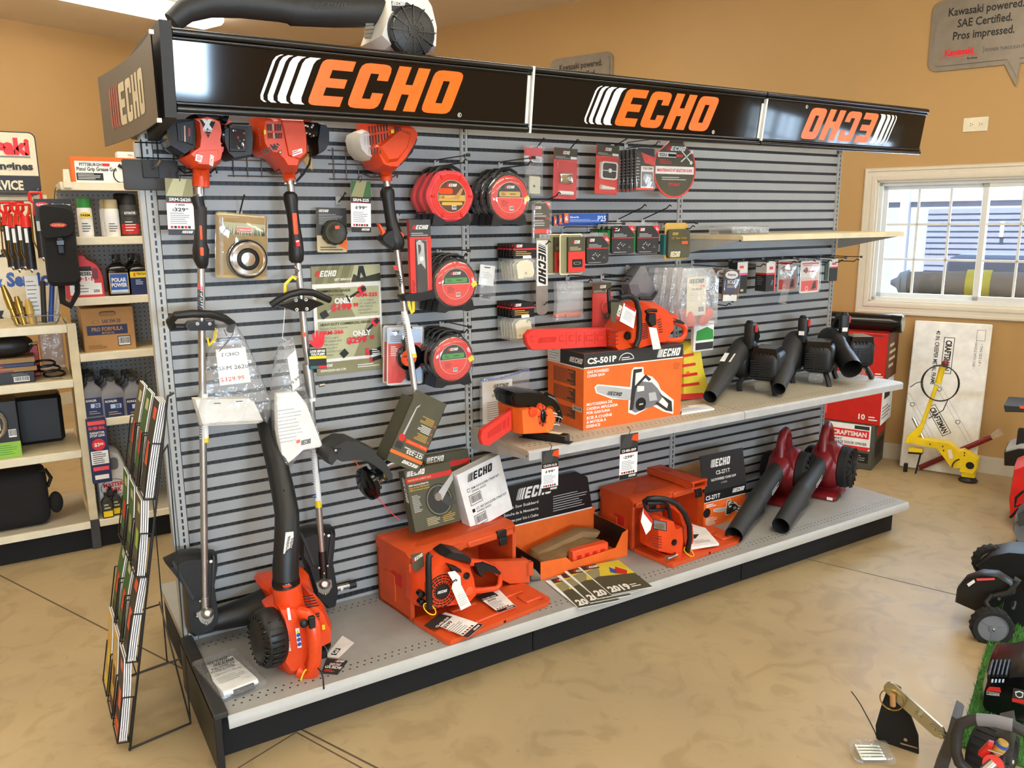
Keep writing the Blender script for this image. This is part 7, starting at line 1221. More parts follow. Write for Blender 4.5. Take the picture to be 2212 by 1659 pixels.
mb = t.w(); q = B7([(1240,985),(1322,905),(1362,1250),(1295,1305)]); mb.prism(PXY(q,-.222),0,.001,'paper',FRONT(-.222)); F = frame(onY(*q[3],-.2235),onY(*q[2],-.2235) - onY(*q[3],-.2235),(0,0,1)); L = .04; [mb.text(F @ T3(.016 - .01 * i,z,0),s,L * .4,0,.012,m,1,w=.036) for i,(s,z,m) in enumerate((('9.99',.02,'charcoal'),('AS 225',.085,'charcoal'),('ECHO',.13,'charcoal')))]; t.add('price_sheet',mb); tie(t,[onY(*p) for p in ((616,655,-.15),(613,700,-.17),(610,730,-.18),(622,738,-.19),(632,730,-.18))],'white',.0012)
# ---------------------------------------------------------------- beige shelving run behind the rack
def _peg(nt,b,L):
    tc = nt.nodes.new('ShaderNodeTexCoord'); sp = nt.nodes.new('ShaderNodeSeparateXYZ'); L(tc.outputs['Object'],sp.inputs[0]); o = []
    for ax in ('X','Z'):
        p = nt.nodes.new('ShaderNodeMath'); p.operation = 'PINGPONG'; p.inputs[1].default_value = .0127; L(sp.outputs[ax],p.inputs[0]); q = nt.nodes.new('ShaderNodeMath'); q.operation = 'POWER'; q.inputs[1].default_value = 2; L(p.outputs[0],q.inputs[0]); o.append(q)
    a = nt.nodes.new('ShaderNodeMath'); L(o[0].outputs[0],a.inputs[0]); L(o[1].outputs[0],a.inputs[1]); g = nt.nodes.new('ShaderNodeMath'); g.operation = 'LESS_THAN'; g.inputs[1].default_value = .0000125; L(a.outputs[0],g.inputs[0])
    m = nt.nodes.new('ShaderNodeMix'); m.data_type = 'RGBA'; m.inputs[6].default_value = lin('#8a8a88') + [1]; m.inputs[7].default_value = lin('#0a0a0a') + [1]; L(g.outputs[0],m.inputs[0]); L(m.outputs[2],b.inputs['Base Color']); b.inputs['Roughness'].default_value = .6
_node_mat('pegboard',_peg)
YF = 1.72
def bay(label,x0,x1,zs,depth,top,panels,base_z=.165):
    t = Th('shelving_bay',label,'shelving',(x0,YF,0)); W_ = t.w
    for i,z in enumerate(zs): mb = W_(); mb.box(x0,YF,z - .03,x1,YF + depth,z,'beige'); mb.box(x0,YF - .01,z - .04,x1,YF + .01,z + .002,'cream',.003); t.add('shelf',mb)
    mb = W_(); mb.box(x0,YF - .04,base_z - .03,x1,YF + depth,base_z,'deckpaint'); mb.box(x0,YF - .05,base_z - .035,x1,YF - .03,base_z + .002,'cream',.002); t.add('base_shelf',mb)
    mb = W_(); mb.box(x0,YF,0,x1,YF + .03,base_z - .03,'blackmatte'); t.add('kick_plate',mb)
    for x in panels: mb = W_(); mb.box(x - .022,YF - .005,.16,x + .022,YF + .03,top,'beige',.003); mb.box(x - .008,YF + .03,.16,x + .008,YF + depth,top - .02,'deckpaint'); mb.box(x - .022,YF - .02,0,x + .022,YF + .03,.16,'darkgrey'); t.add('upright_panel',mb)
    if depth < .5: mb = W_(); mb.box(x0,YF + depth,.16,x1,YF + depth + .008,top - .02,'pegboard'); t.add('pegboard_back',mb)
    return t
bay('beige shelving bay with deep open shelves under the service sign',-1.15,-.215,(.56,.945,1.235),.56,1.24,(-.193,)); bay('beige shelving bay with pegboard back holding cans and bottles',-.17,.75,(.715,1.075,1.37,1.682,1.958),.36,1.99,(.74,))
mb = MB(); mb.prism([(0,0),(.035,0),(.03,.09),(.005,.09)],-.02,.02,'cream',FRONT(YF - .02,-.155,1.93)); one('shelf_bracket',mb,'cream bracket end poking up at the top corner of the pegboard bay','bracket')
def stand(name,label,cat,u0,v0,u1,v1,y,group=None):          # footprint centre at the thing's base
    x,z,w,h = rc(u0,v0,u1,v1,y); return Th(name,label,cat,(x,y,z - h / 2),group),w,h
def lbl(mb,r,z0,z1,m,a0=-1.15,a1=1.15,k=1.01): n = 10; mb.loft([[(r * k * sin(a0 + (a1 - a0) * i / n),-r * k * cos(a0 + (a1 - a0) * i / n),z) for i in range(n + 1)] for z in (z0,z1)],m,True,False,False)
def can(label,u0,v0,u1,v1,y,cap,body,band,word=None):
    t,w,h = stand('spray_can',label,'spray can',u0,v0,u1,v1,y); r = w / 2; mb = t.l(); mb.lathe([(r * .96,0),(r,.005),(r,h * .72),(r * .9,h * .76)],body,20); lbl(mb,r,h * .06,h * .3,band); t.add('body',mb)
    mb = t.l(); mb.lathe([(r * .92,h * .74),(r * .92,h * .97),(r * .8,h)],cap,20); t.add('cap',mb); F = FRONT(-r * 1.02); mb = t.l()
    if word: mb.disc(F,0,h * .56,r * .85,'yellow' if word == 'FARM' else body,1,20,ry=h * .08); mb.text(F,word,0,h * .53,h * .06,'black' if word == 'FARM' else 'white',2,bold=.04,w=r * 1.2)
    mb.lines(F,-r * .6,h * .12,r * .6,h * .38,4,'black' if band != 'redprint' else 'white',2,.3); t.add('label',mb)
can('green capped white farm paint spray can',167,428,200,512,1.8,'green','white','white','FARM'); can('front beige capped white spray can',225,431,258,511,1.8,'tan','paper','white'); can('rear beige capped spray can',216,431,247,510,1.88,'tan','paper','white'); can('front black capped spray can with red label',258,420,298,511,1.8,'black','darkgrey','redprint','AUTOMOTIVE'); can('rear black capped spray can with red label',247,418,285,510,1.9,'black','darkgrey','redprint')
t,w,h = stand('fluid_jug','big red jug with white diesel label and handle hole','jug',138,550,222,645,1.8); mb = t.l(); pr = rpoly([(-w / 2,0,.01),(w / 2,0,.01),(w * .5,h * .5,.02),(w * .38,h * .78,.03),(w * .1,h * .92),(w * .05,h),(-w * .2,h),(-w * .3,h * .9),(-w / 2,h * .7,.03)]); solid(mb,pr,-.05,.06,'redplastic',.95,.95,raw=True); t.add('body',mb); mb = t.l(); F = FRONT(-.051); mb.rect(F,-w * .4,h * .1,w * .42,h * .36,'paper'); mb.rect(F,-w * .4,h * .36,w * .24,h * .66,'paper'); mb.rect(F,-w * .4,h * .64,w * .2,h * .74,'charcoal'); mb.text(F,'DIESEL',0,h * .54,h * .08,'black',2,bold=.04,w=w * .42); mb.text(F,'9\u00b71\u00b71',w * .02,h * .42,h * .09,'redtext',2,bold=.04,w=w * .36); mb.lines(F,-w * .3,h * .14,w * .1,h * .34,3,'grey',2,.3); mb.text(F,'250',w * .28,h * .15,h * .06,'black',2,bold=.03); mb.poly(rrect(w * .2,h * .44,w * .36,h * .7,.012),'darkred',2,F); t.add('label',mb)
def bottle(name,label,u0,v0,u1,v1,y,body,parts,neck='black',group=None,dep=.5):
    t,w,h = stand(name,label,'bottle',u0,v0,u1,v1,y,group); mb = t.l(); q = [(rrect(-w / 2 * k,-w * dep * k,w / 2 * k,w * dep * k,w * .12 * k,2),z) for k,z in ((.95,0),(1,.01),(1,h * .62),(.85,h * .72),(.45,h * .8),(.34,h * .84),(.34,h * .9))]
    mb.loft([[(x,yy,z) for x,yy in r] for r,z in q],body,True); t.add('body',mb); mb = t.l(); mb.cyl(w * .2,h * .88,h,neck,14); t.add('cap',mb); mb = t.l(); F = FRONT(-w * dep); parts(mb,F,w,h); t.add('label',mb); return t
def l_polar(mb,F,w,h): mb.rect(F,-w * .46,h * .1,w * .46,h * .58,'gold'); mb.rect(F,-w * .42,h * .12,w * .42,h * .56,'blue',2); mb.text(F,'POLAR',0,h * .38,h * .09,'white',3,bold=.04,w=w * .7); mb.text(F,'POWER',0,h * .26,h * .09,'white',3,bold=.04,w=w * .75); mb.rect(F,-w * .4,h * .13,w * .4,h * .19,'skyblue',3)
def l_etech(mb,F,w,h): mb.rect(F,-w * .46,h * .05,w * .46,h * .48,'navy'); mb.rect(F,-w * .46,h * .48,w * .46,h * .63,'yellow'); mb.text(F,'E',-w * .22,h * .52,h * .08,'redtext',2,bold=.04); mb.text(F,'TECH',w * .1,h * .54,h * .06,'olivedark',2,bold=.03); mb.lines(F,-w * .2,h * .3,w * .2,h * .44,3,'skyblue',2,.4)
bottle('fluid_bottle','black bottle with blue and gold polar label',231,550,276,642,1.8,'blackgloss',l_polar); bottle('fluid_bottle','black bottle with navy and yellow label',277,553,318,640,1.8,'blackgloss',l_etech); bottle('fluid_bottle','rear black bottle between the polar and navy labels',268,548,304,638,1.92,'blackgloss',lambda mb,F,w,h: mb.rect(F,-w * .4,h * .1,w * .4,h * .5,'navy')); bottle('fluid_bottle','yellow bottle with red cap at the upright',311,562,345,640,1.84,'yellow',lambda mb,F,w,h: mb.disc(F,0,h * .3,w * .3,'redtext',2),'redtext')
t,w,h = stand('oil_carton','brown cardboard motor oil carton with hand hole','carton',178,664,291,758,1.78); mb = t.l(); mb.box(-w / 2,0,0,w / 2,.24,h,'cardboard',.003); F = FL; mb.rect(F,-w * .42,h * .38,w * .36,h * .6,'navy'); mb.text(F,'PRO FORMULA',-w * .03,h * .47,h * .09,'cardboard',2,bold=.03,w=w * .6); mb.text(F,'MOTOR OIL',-w * .02,h * .4,h * .045,'cardboard',2,bold=.03,w=w * .24); mb.text(F,'SAE 5W-20',w * .06,h * .65,h * .08,'navy',1,bold=.02,w=w * .36); mb.disc(F,-w * .24,h * .68,w * .07,'brown',1,ry=h * .04,r0=w * .06); mb.poly(rrect(-w * .16,h * .8,w * .16,h * .92,.014),'brown',1,F); mb.poly(rrect(-w * .15,h * .8,w * .15,h * .89,.012),'kraft',2,F); mb.rect(F,w * .15,h * .1,w * .4,h * .33,'black',1); mb.barcode(F,w * .165,h * .12,w * .385,h * .31,2); mb.lines(F,-w * .42,h * .06,-w * .04,h * .16,3,'brown',1,.3); t.add('carton',mb)
def l_oil(mb,F,w,h): mb.rect(F,-w * .4,h * .08,w * .4,h * .52,'navy'); mb.text(F,'KOHLER',-w * .1,h * .43,h * .05,'white',2,bold=.03,w=w * .5); mb.rect(F,-w * .15,h * .28,w * .3,h * .38,'skyblue',2); mb.text(F,'30',w * .14,h * .29,h * .08,'navy',3,bold=.04); mb.lines(F,-w * .25,h * .12,w * .3,h * .22,2,'tan',2,.3)
for c,(u0,u1,nm) in enumerate(((176,222,'first'),(216,268,'middle'),(264,312,'last'))):
    t = bottle('oil_bottle','front grey engine oil bottle in the %s row' % nm,u0,812,u1,903,1.79,'grey',l_oil,'darkgrey','grey oil bottles')
    for k in (1,2): dup(t.o,T3(-.004 * k,.105 * k,0) @ t.M,'grey engine oil bottle %s the front one of the %s row' % (('','just behind','two behind')[k],nm))
t,w,h = stand('stop_leak_box','tall blue radiator stop leak box with red price dot','box',193,906,236,1044,1.66); mb = t.l(); mb.box(-w / 2,0,0,w / 2,.05,h,'navy',.002); F = FL; mb.rect(F,-w * .44,h * .92,w * .44,h * .98,'pinkred'); mb.text(F,'SILVER SEAL',0,h * .85,h * .045,'pinkred',1,bold=.04,w=w * .84); mb.text(F,'RADIATOR',0,h * .78,h * .035,'white',1,bold=.03,w=w * .74); mb.text(F,'STOP LEAK',0,h * .735,h * .035,'white',1,bold=.03,w=w * .78); mb.disc(F,0,h * .61,w * .34,'redtext',1); mb.text(F,'$3',-w * .08,h * .585,h * .055,'white',2,bold=.03); mb.text(F,'00',w * .16,h * .6,h * .035,'white',2,bold=.03); mb.rect(F,-w * .44,h * .3,w * .44,h * .51,'paper'); mb.lines(F,-w * .36,h * .31,w * .36,h * .5,6,'charcoal',2,.35); mb.rect(F,-w * .4,h * .2,w * .4,h * .26,'pinkred'); mb.rect(F,-w * .36,h * .06,w * .36,h * .13,'white'); t.add('carton',mb)
t,w,h = stand('foam_jug','white foam marker jug with oval label behind the blue box','jug',207,962,274,1108,1.86); mb = t.l(); solid(mb,rpoly([(-w / 2,0,.02),(w / 2,0,.02),(w / 2,h * .7,.05),(w * .3,h * .95,.03),(-w * .1,h,.02),(-w * .3,h * .9,.03),(-w / 2,h * .6,.03)]),-.06,.08,'whiteplastic',.9,.9,raw=True); t.add('body',mb); mb = t.l(); F = FRONT(-.061); mb.disc(F,w * .02,h * .42,w * .42,'black',1,28,ry=h * .13); mb.disc(F,w * .02,h * .42,w * .4,'whiteplastic',2,28,ry=h * .122); mb.text(F,'MASTER',w * .02,h * .44,h * .06,'redtext',3,bold=.04,w=w * .66); mb.text(F,'MARK',w * .02,h * .36,h * .06,'redtext',3,bold=.04,w=w * .5); mb.text(F,'FOAM FOREVER',0,h * .22,h * .045,'green',2,bold=.05,w=w * .86); mb.poly(rrect(-w * .06,h * .68,w * .24,h * .86,.02),'grey',1,F); t.add('label',mb)
for i,(u0,v0,u1,v1,y,nm) in enumerate(((219,1064,243,1117,1.71,'front small black bottle with yellow label'),(241,1058,262,1110,1.74,'second small black bottle with yellow label'),(228,1050,250,1100,1.8,'rear small black bottle behind the yellow labelled pair'))): bottle('treatment_bottle',nm,u0,v0,u1,v1,y,'black',lambda mb,F,w,h: (mb.rect(F,-w * .42,h * .06,w * .42,h * .3,'yellow'),mb.rect(F,-w * .42,h * .3,w * .42,h * .66,'olivedark'),mb.lines(F,-w * .3,h * .36,w * .3,h * .62,2,'sage',2,.5)),'black','small treatment bottles')
t,w,h = stand('grease_gun_box','orange and white grease gun box on top of the pegboard bay','box',154,340,312,397,1.76); mb = t.l(); mb.box(-w / 2,0,0,w / 2,.09,h,'orangebox',.002); F = FL; mb.rect(F,-w * .45,0,w * .5,h * .84,'paper'); mb.text(F,'PITTSBURGH',-w * .24,h * .66,h * .12,'black',2,bold=.03,w=w * .3); mb.rect(F,-w * .08,h * .66,w * .02,h * .77,'redtext',2); mb.text(F,'Pistol Grip Grease Gun',-w * .16,h * .48,h * .14,'black',2,bold=.03,w=w * .54); mb.rect(F,-w * .44,h * .12,w * -.08,h * .4,'black',2); mb.lines(F,-w * .42,h * .15,-w * .1,h * .38,4,'white',3,.3); mb.tube([F @ Vector((w * (.16 + .1 * cos(a)),h * (.35 + .3 * sin(a)),.003)) for a in [2.2 + i * .4 for i in range(9)]],.003,'black',6); mb.tube([F @ Vector((w * .14,h * .72,.004)),F @ Vector((w * .4,h * .3,.004))],.009,'black',8); t.add('carton',mb)
t,w,h = stand('small_box','small white carton standing behind the grease gun box','box',256,328,300,392,1.9); mb = t.l(); mb.box(-w / 2,0,0,w / 2,.1,h,'paper',.002); mb.lines(FL,w * .0,h * .85,w * .3,h * .93,2,'grey'); t.add('carton',mb)
# ------------------------------------------------ open bay: signs, racks, boxes
t,w,h = hung('service_sign','white engine service sign with red lettering and black band','sign',-190,283,80,418,2.31); mb = t.l(); mb.prism(rrect(-w / 2,-h / 2,w / 2,h / 2,.03),-.004,0,'cream',FL); mb.prism(rrect(-w / 2 - .006,-h / 2 - .006,w / 2 + .006,h / 2 + .006,.034),0,.001,'black',FRONT(.004)); F = FRONT(-.004); mb.rect(F,-w / 2,-h / 2,w / 2,-h * .2,'black'); mb.text(F,'Kawasaki',w * .45,h * .16,h * .25,'redtext',1,'r',.06,w=w * .7); mb.rect(F,-w * .4,h * .1,w * .45,h * .12,'grey'); mb.text(F,'Engines',w * .46,-h * .1,h * .12,'black',1,'r',.04,w=w * .33); mb.text(F,'SERVICE',w * .36,-h * .43,h * .15,'cream',2,'r',.04,w=w * .32); t.add('plate',mb)
t,w,h = hung('service_banner','cream banner with black and blue service words behind the hanging tools','banner',-160,420,118,716,2.34); mb = t.l(); mb.box(-w / 2,0,-h / 2,w / 2,.003,h / 2,'cream')
for s,z,c,hh in (('Ag',.27,'black',.1),('Lawn',.05,'black',.08),('& Service',-.17,'blue',.1),('Parts & Tri',-.42,'black',.13)): mb.text(FL,s,w * {'Ag': .147,'Lawn': .26,'& Service': .5,'Parts & Tri': .3}[s],h * z,h * hh,c,1,'r',.05,sx=.8)
t.add('sheet',mb)
def wirehook(u,v,L,lb): p = onY(u,v,1.72); t = Th('wire_hook',lb,'hook',(p.x,1.7,p.z),'long wire hooks'); mb = t.l(); mb.tube([(-.5,.3,-.01),(-.2,.05,0),(0,0,0),(.01,-.005,.015)],.003,'wire',6); t.add('wire',mb)
for i,v in enumerate((415,424,434)): wirehook(78 - i * 8,v,.3,'long wire hook carrying the red grease guns')
G_ = ('grease gun with red head hanging %s' % s for s in ('nearest the black pouch','second from the black pouch','in the middle of the row','fourth from the black pouch','at the far end of the row'))
p0 = onY(64,432,1.66); g0 = None
for i,lb in enumerate(G_):
    P = T3(p0.x - .026 * i + (.03 if i == 0 else 0),1.66 + .03 * i,p0.z + (.0 if i == 0 else -.045 - .012 * (i % 2)))
    if g0 is None:
        t = Th('grease_gun',lb,'grease gun',P,'red grease guns'); mb = t.l(); mb.tube([(0,0,-.02),(0,0,-.075)],[.02,.026],'redplastic',14); mb.tube([(-.028,0,.035),(-.028,0,.0),(0,0,-.03),(.02,0,0),(.022,0,.035),(-.028,0,.035)],.008,'redplastic',8); t.add('head',mb); mb = t.l(); mb.tube([(0,0,-.075),(0,0,-.28)],.023,'black',16); mb.cyl(.024,-.285,-.28,'steel',16); t.add('barrel',mb); mb = t.l(); mb.rect(FRONT(-.0235),-.014,-.15,.0,-.08,'paper'); t.add('label',mb); mb = t.l(); mb.tube([(-.03,.01,-.02),(-.035,.01,-.2),(0,.0,-.3)],.004,'brass',6); t.add('hose',mb); g0 = t
    else: dup(g0.o,P,lb)
t,w,h = hung('grease_heater','black padded pouch with red oval badge hanging on a printed card','pouch',93,442,165,617,1.6); mb = t.l(); solid(mb,rrect(-w * .5,-h * .5,w * .5,h * .5,.03),-.05,.02,'fabric',.9,.95,raw=True); b_ = t.add('pouch',mb); mb = t.l(); solid(mb,rpoly([(-w * .52,h * .08,.03),(w * .5,h * .12,.05),(w * .52,h * .45,.04),(-w * .52,h * .5,.03)],4),-.062,-.03,'fabric',.95,.98,raw=True); t.add('flap',mb); mb = t.l(); F = FRONT(-.063); mb.disc(F,0,h * .25,w * .25,'redprint',1,24,ry=h * .028); mb.text(F,'Legacy',0,h * .24,h * .03,'gold',2,bold=.03,skew=.2,w=w * .36); t.add('badge',mb); mb = t.l(); mb.box(-w * .1,-.06,-h * .1,w * .1,-.05,h * .1,'black',.004); mb.box(-w * .13,-.064,h * .0,w * .13,-.056,h * .07,'blackgloss',.004); t.add('buckle',mb)
mb = t.l(); mb.box(-w * .62,.01,h * .3,w * .5,.013,h * .57,'black'); F = FRONT(.01); mb.disc(F,-w * .38,h * .5,w * .2,'redtext',1,ry=h * .03); mb.text(F,'Legacy',-w * .38,h * .49,h * .028,'white',2,bold=.03,w=w * .3); mb.text(F,'Grease Heater',w * .17,h * .485,h * .03,'white',2,bold=.03,skew=.2,w=w * .58); t.add('header_card',mb); mb = t.l(); mb.tube([(-w * .1,-.0,-h * .48),(-w * .12,-.02,-h * .7),(w * .1,-.02,-h * .76),(w * .36,-.01,-h * .6),(w * .4,0,-h * .48)],.008,'fabric',8,flat=2); t.add('strap',mb); mb = t.l(); mb.tube([(0,.012,h * .56),(.01,.05,h * .68),(.02,.12,h * .72)],.0025,'black',6); t.add('hanger',mb)
p = onY(80,700,1.78); t = Th('wire_basket','low bent wire basket on the upper shelf holding bagged fittings','basket',(p.x,1.86,1.2355)); mb = t.l()
for z,k in ((.003,.8),(.05,1)): mb.tube([(-.11 * k,-.09 * k,z),(.11 * k,-.09 * k,z),(.11 * k,.09 * k,z),(-.11 * k,.09 * k,z),(-.11 * k,-.09 * k,z)],.0025,'wire',6)
for x,y in ((-1,-1),(1,-1),(1,1),(-1,1),(0,-1),(0,1)): mb.tube([(x * .088,y * .072,.003),(x * .11,y * .09,.05)],.0025,'wire',6)
t.add('frame',mb); bxp = p
for i,(dx,dy,hh,m,lb) in enumerate(((-.085,-.02,.21,'brass','tallest brass fitting in the wire basket'),(-.055,-.05,.15,'brass','short brass fitting in the wire basket'),(-.02,-.05,.13,'gold','stubby brass fitting in front of the wire basket'),(.0,.0,.25,'bagcloud','clear tube pack with white card in the basket'),(.035,-.03,.22,'charcoal','dark tube pack in the basket'),(.065,.0,.23,'blue','blue tube pack in the basket'),(.09,-.01,.24,'smoke','grey clear tube pack at the basket end'))):
    t = Th('hose_fitting' if i < 3 else 'tube_pack',lb,'fitting' if i < 3 else 'pack',T3(bxp.x + dx,1.86 + dy,1.24) @ RY(4 * (i - 3))); mb = t.l(); (mb.tube([(0,0,.002),(0,0,hh * .4),(0,0,hh * .42),(0,0,hh * .7),(0,0,hh)],[.014,.014,.018,.018,.01],m,12) if i < 3 else mb.tube([(0,0,.004),(0,0,hh)],.013,m,10)); t.add('body',mb)
    if i == 3: mb = t.l(); mb.box(-.03,-.018,.04,.03,-.016,hh,'paper'); mb.lines(FRONT(-.0185),-.025,.06,.025,hh - .02,8,'grey',1,.2); t.add('card',mb)
def flatbox(label,x0,x1,z0,z1,m,deco=None,name='tool_box',y=1.76,d=.22): t = Th(name,label,'box',(x0,y,z0)); mb = t.l(); mb.box(0,0,0,x1 - x0,d,z1 - z0,m,.002); deco and deco(mb,FL,x1 - x0,z1 - z0); t.add('carton',mb)
flatbox('black boxed tool at the bottom of the pile on the middle shelf',-.72,-.385,.946,1.005,'black',lambda mb,F,w,h: (mb.barcode(F,w * .72,h * .15,w * .93,h * .6),mb.lines(F,w * .7,h * .65,w * .93,h * .9,3,'grey'),mb.lines(F,w * .2,h * .2,w * .45,h * .5,3,'white'),mb.poly([(w * .3,h * .6),(w * .36,h * .9),(w * .45,h * .7)],'pink',1,F)))
flatbox('lower brown and red box in the pile on the middle shelf',-.72,-.37,1.006,1.03,'kraft',lambda mb,F,w,h: mb.rect(F,0,0,w * .7,h * .4,'darkred')); flatbox('grey and red box in the pile on the middle shelf',-.73,-.38,1.031,1.05,'navy',lambda mb,F,w,h: mb.rect(F,0,0,w * .6,h * .5,'redprint')); flatbox('topmost brown and red box in the pile on the middle shelf',-.73,-.375,1.051,1.076,'kraft',lambda mb,F,w,h: mb.rect(F,0,0,w * .5,h * .6,'darkred'))
t = Th('welding_hood','black rounded welding hood lying on the box pile','hood',(-.5,1.85,1.077)); mb = t.l(); mb.blob((0,0,.06),(.13,.1,.06),'black',.9); mb.tube([(.1,-.04,.02),(.12,-.06,.06),(.1,-.03,.09)],.006,'black',6); t.add('shell',mb); mb = t.l(); mb.tube([(.09,-.05,.06),(.15,-.06,.07)],.007,'steel',8); t.add('latch',mb)
t = Th('clamp_box','small red box with dark cable loop on the middle shelf','box',(-.4,1.95,.946)); mb = t.l(); mb.box(-.05,0,0,.05,.08,.17,'redplastic',.004); t.add('carton',mb); t = Th('cable_loop','coiled black cable lying on the middle shelf','cable',(-.29,1.9,.946)); mb = t.l(); [mb.tube([(.05 * cos(a) - .02 * k,.04 * sin(a),.012 + .03 * k + .012 * sin(a)) for a in [2 * pi * i / 16 for i in range(17)]],.006,'black',6,False) for k in range(3)]; mb.tube([(-.05,0,.03),(-.12,-.02,.04),(-.16,0,.05)],.006,'black',6); t.add('cord',mb)
mb = MB(); mb.box(-.31,1.78,.9465,-.26,1.8,.955,'kraft',.002,1); one('paper_scrap',mb,'torn brown paper scrap on the middle shelf','scrap')
mb = MB(); mb.box(-.34,2.1,.946,-.22,2.2,1.19,'smoke',.01); one('storage_tub',mb,'clear plastic tub at the back of the middle shelf','tub')
flatbox('black tool box with lime green base panel on the low shelf',-.75,-.485,.561,.86,'black',lambda mb,F,w,h: (mb.rect(F,0,0,w,h * .28,'limegreen'),mb.barcode(F,w * .82,h * .36,w * .95,h * .5),mb.lines(F,w * .6,h * .05,w * .95,h * .24,5,'green',2,.3),mb.tube([F @ Vector((w * .6 + .05 * cos(a),h * .62 + .07 * sin(a),.006)) for a in [2 * pi * i / 16 for i in range(17)]],.012,'steel',8,False),mb.poly([(w * .45,h * .5),(w * .7,h * .5),(w * .7,h * .78),(w * .45,h * .78)],'cream',1,F)),d=.2)
mb = MB(); mb.box(-.5,1.98,.561,-.27,2.22,.83,'black',.02); one('dark_case',mb,'dark case in the shadow behind the lime green tool box','case')
t = Th('tool_bag','black fabric tool bag on the base shelf','bag',(-.56,1.9,.166)); mb = t.l(); mb.box(-.2,-.15,0,.17,.12,.3,'fabric',.05,3); t.add('body',mb); mb = t.l(); mb.tube([(.12,-.1,.28),(.17,-.12,.3),(.19,-.12,.25),(.17,-.1,.2)],.01,'black',8); mb.blob((.2,-.08,.1),(.035,.04,.06),'fabric'); t.add('handle',mb)
# ---------------------------------------------------------------- wire brochure rack at the end of the display
RX0 = lambda z: -.06 - (1.17 - z) * .19
br = Th('brochure_rack','black wire brochure rack standing by the end of the display rack','rack',(-.2,-.07,0)); UPV = Vector((.19,0,1)).normalized(); NV = Vector((-1,0,.19)).normalized()
for y in (-.31,.17): mb = br.w(); mb.tube([(RX0(.02),y,.005),(RX0(1.2),y,1.2),(RX0(1.2) + .02,y,1.21)],.004,'black',8); br.add('side_wire',mb); mb = br.w(); mb.tube([(RX0(1.0) + .005,y + .03,1.0),(RX0(1.0) + .03,y + .04,1.03),(-.075,y + .05,.005),(RX0(.005),y + .01,.005)],.004,'black',8); br.add('rear_leg',mb)
mb = br.w(); mb.tube([(-.083,-.26,.26),(RX0(.26),-.3,.27),(RX0(.26),.17,.27),(-.083,.22,.26)],.003,'black',6); mb.tube([(-.075,-.26,.01),(-.08,.22,.27)],.003,'black',6); br.add('brace',mb)
TIERS = ((.86,.3),(.6,.24),(.31,.27),(.03,.26)); COL = (-.235,-.07,.095); CW = .145
DES = {(0,0): ('charcoal','orange'),(0,1): ('darkgreen','redprint'),(0,2): ('olive','redprint'),(1,0): ('olive','limegreen'),(1,1): ('darkgreen','khaki'),(1,2): ('darkgreen','redplastic'),(2,0): ('charcoal','orange'),(2,1): ('darkgreen','redplastic'),(2,2): ('darkgreen','redplastic'),(3,0): ('charcoal','orange'),(3,1): ('gold','brown'),(3,2): ('gold','yellowpack')}
TN,CN = ('top','second','third','bottom'),('nearest','middle','far')
for ti,(z0,hh) in enumerate(TIERS):
    for ci,yc in enumerate(COL):
        O = Vector((RX0(z0),yc,z0)); F = frame(O,(0,-1,0),UPV); mb = MB(br.I @ F); w2 = CW / 2 - .01
        for d in (0,.035): mb.tube([(-w2,hh * .62,.036 - d),(-w2,0,.036 - d),(w2,0,.036 - d),(w2,hh * .62,.036 - d)],.0026,'black',6)
        for x in (-w2,w2): mb.tube([(x,hh * .62,.036),(x,hh * .62,0)],.0026,'black',6); mb.tube([(x,0,.036),(x,0,0)],.0026,'black',6)
        br.add('pocket',mb); a,b = DES[(ti,ci)]; n = 4 if ci == 0 else 2
        for k in range(n):
            lb = '%s brochure in the %s pocket of the %s tier of the wire rack' % (('front' if k == 0 else 'inner'),CN[ci],TN[ti]); P = F @ T3(0,.004,.027 - .0065 * k)
            if k == 0:
                t = Th('brochure',lb,'brochure',P,'brochures in the %s %s pocket' % (TN[ti],CN[ci])); H2 = hh * (1.06 if ti != 3 else 1.12); W2 = CW / 2 - .014; mb = t.l(); n_ = 8
                mb.loft([[(x,H2 * i / n_,.012 * (i / n_) ** 2 * (1 if ti % 2 else -1) + zz) for zz in (0,.004) for x in ((-W2,W2) if zz == 0 else (W2,-W2))] for i in range(n_ + 1)],'paper',False); t.add('pages',mb); mb = t.l(); sgn = 1 if ti % 2 else -1
                def cov(y0,y1,x0,x1,m,o=1):
                    q = 4; mb.loft([[(x,y0 + (y1 - y0) * i / q,.012 * ((y0 + (y1 - y0) * i / q) / H2) ** 2 * sgn + .004 + o * .0004) for x in (x0,x1)] for i in range(q + 1)],m,True,False,False)
                cov(0,H2,-W2,W2,a); cov(H2 * .3,H2 * .55,-W2 * .5,W2 * .4,b,2); cov(H2 * .8,H2 * .92,-W2 * .2,W2 * .7,'sage' if b != 'orange' else 'orange',2); cov(0,H2 * .14,-W2,W2,'charcoal' if ti != 3 else b,2); t.add('cover',mb)
            else: dup(t.o,P,lb)
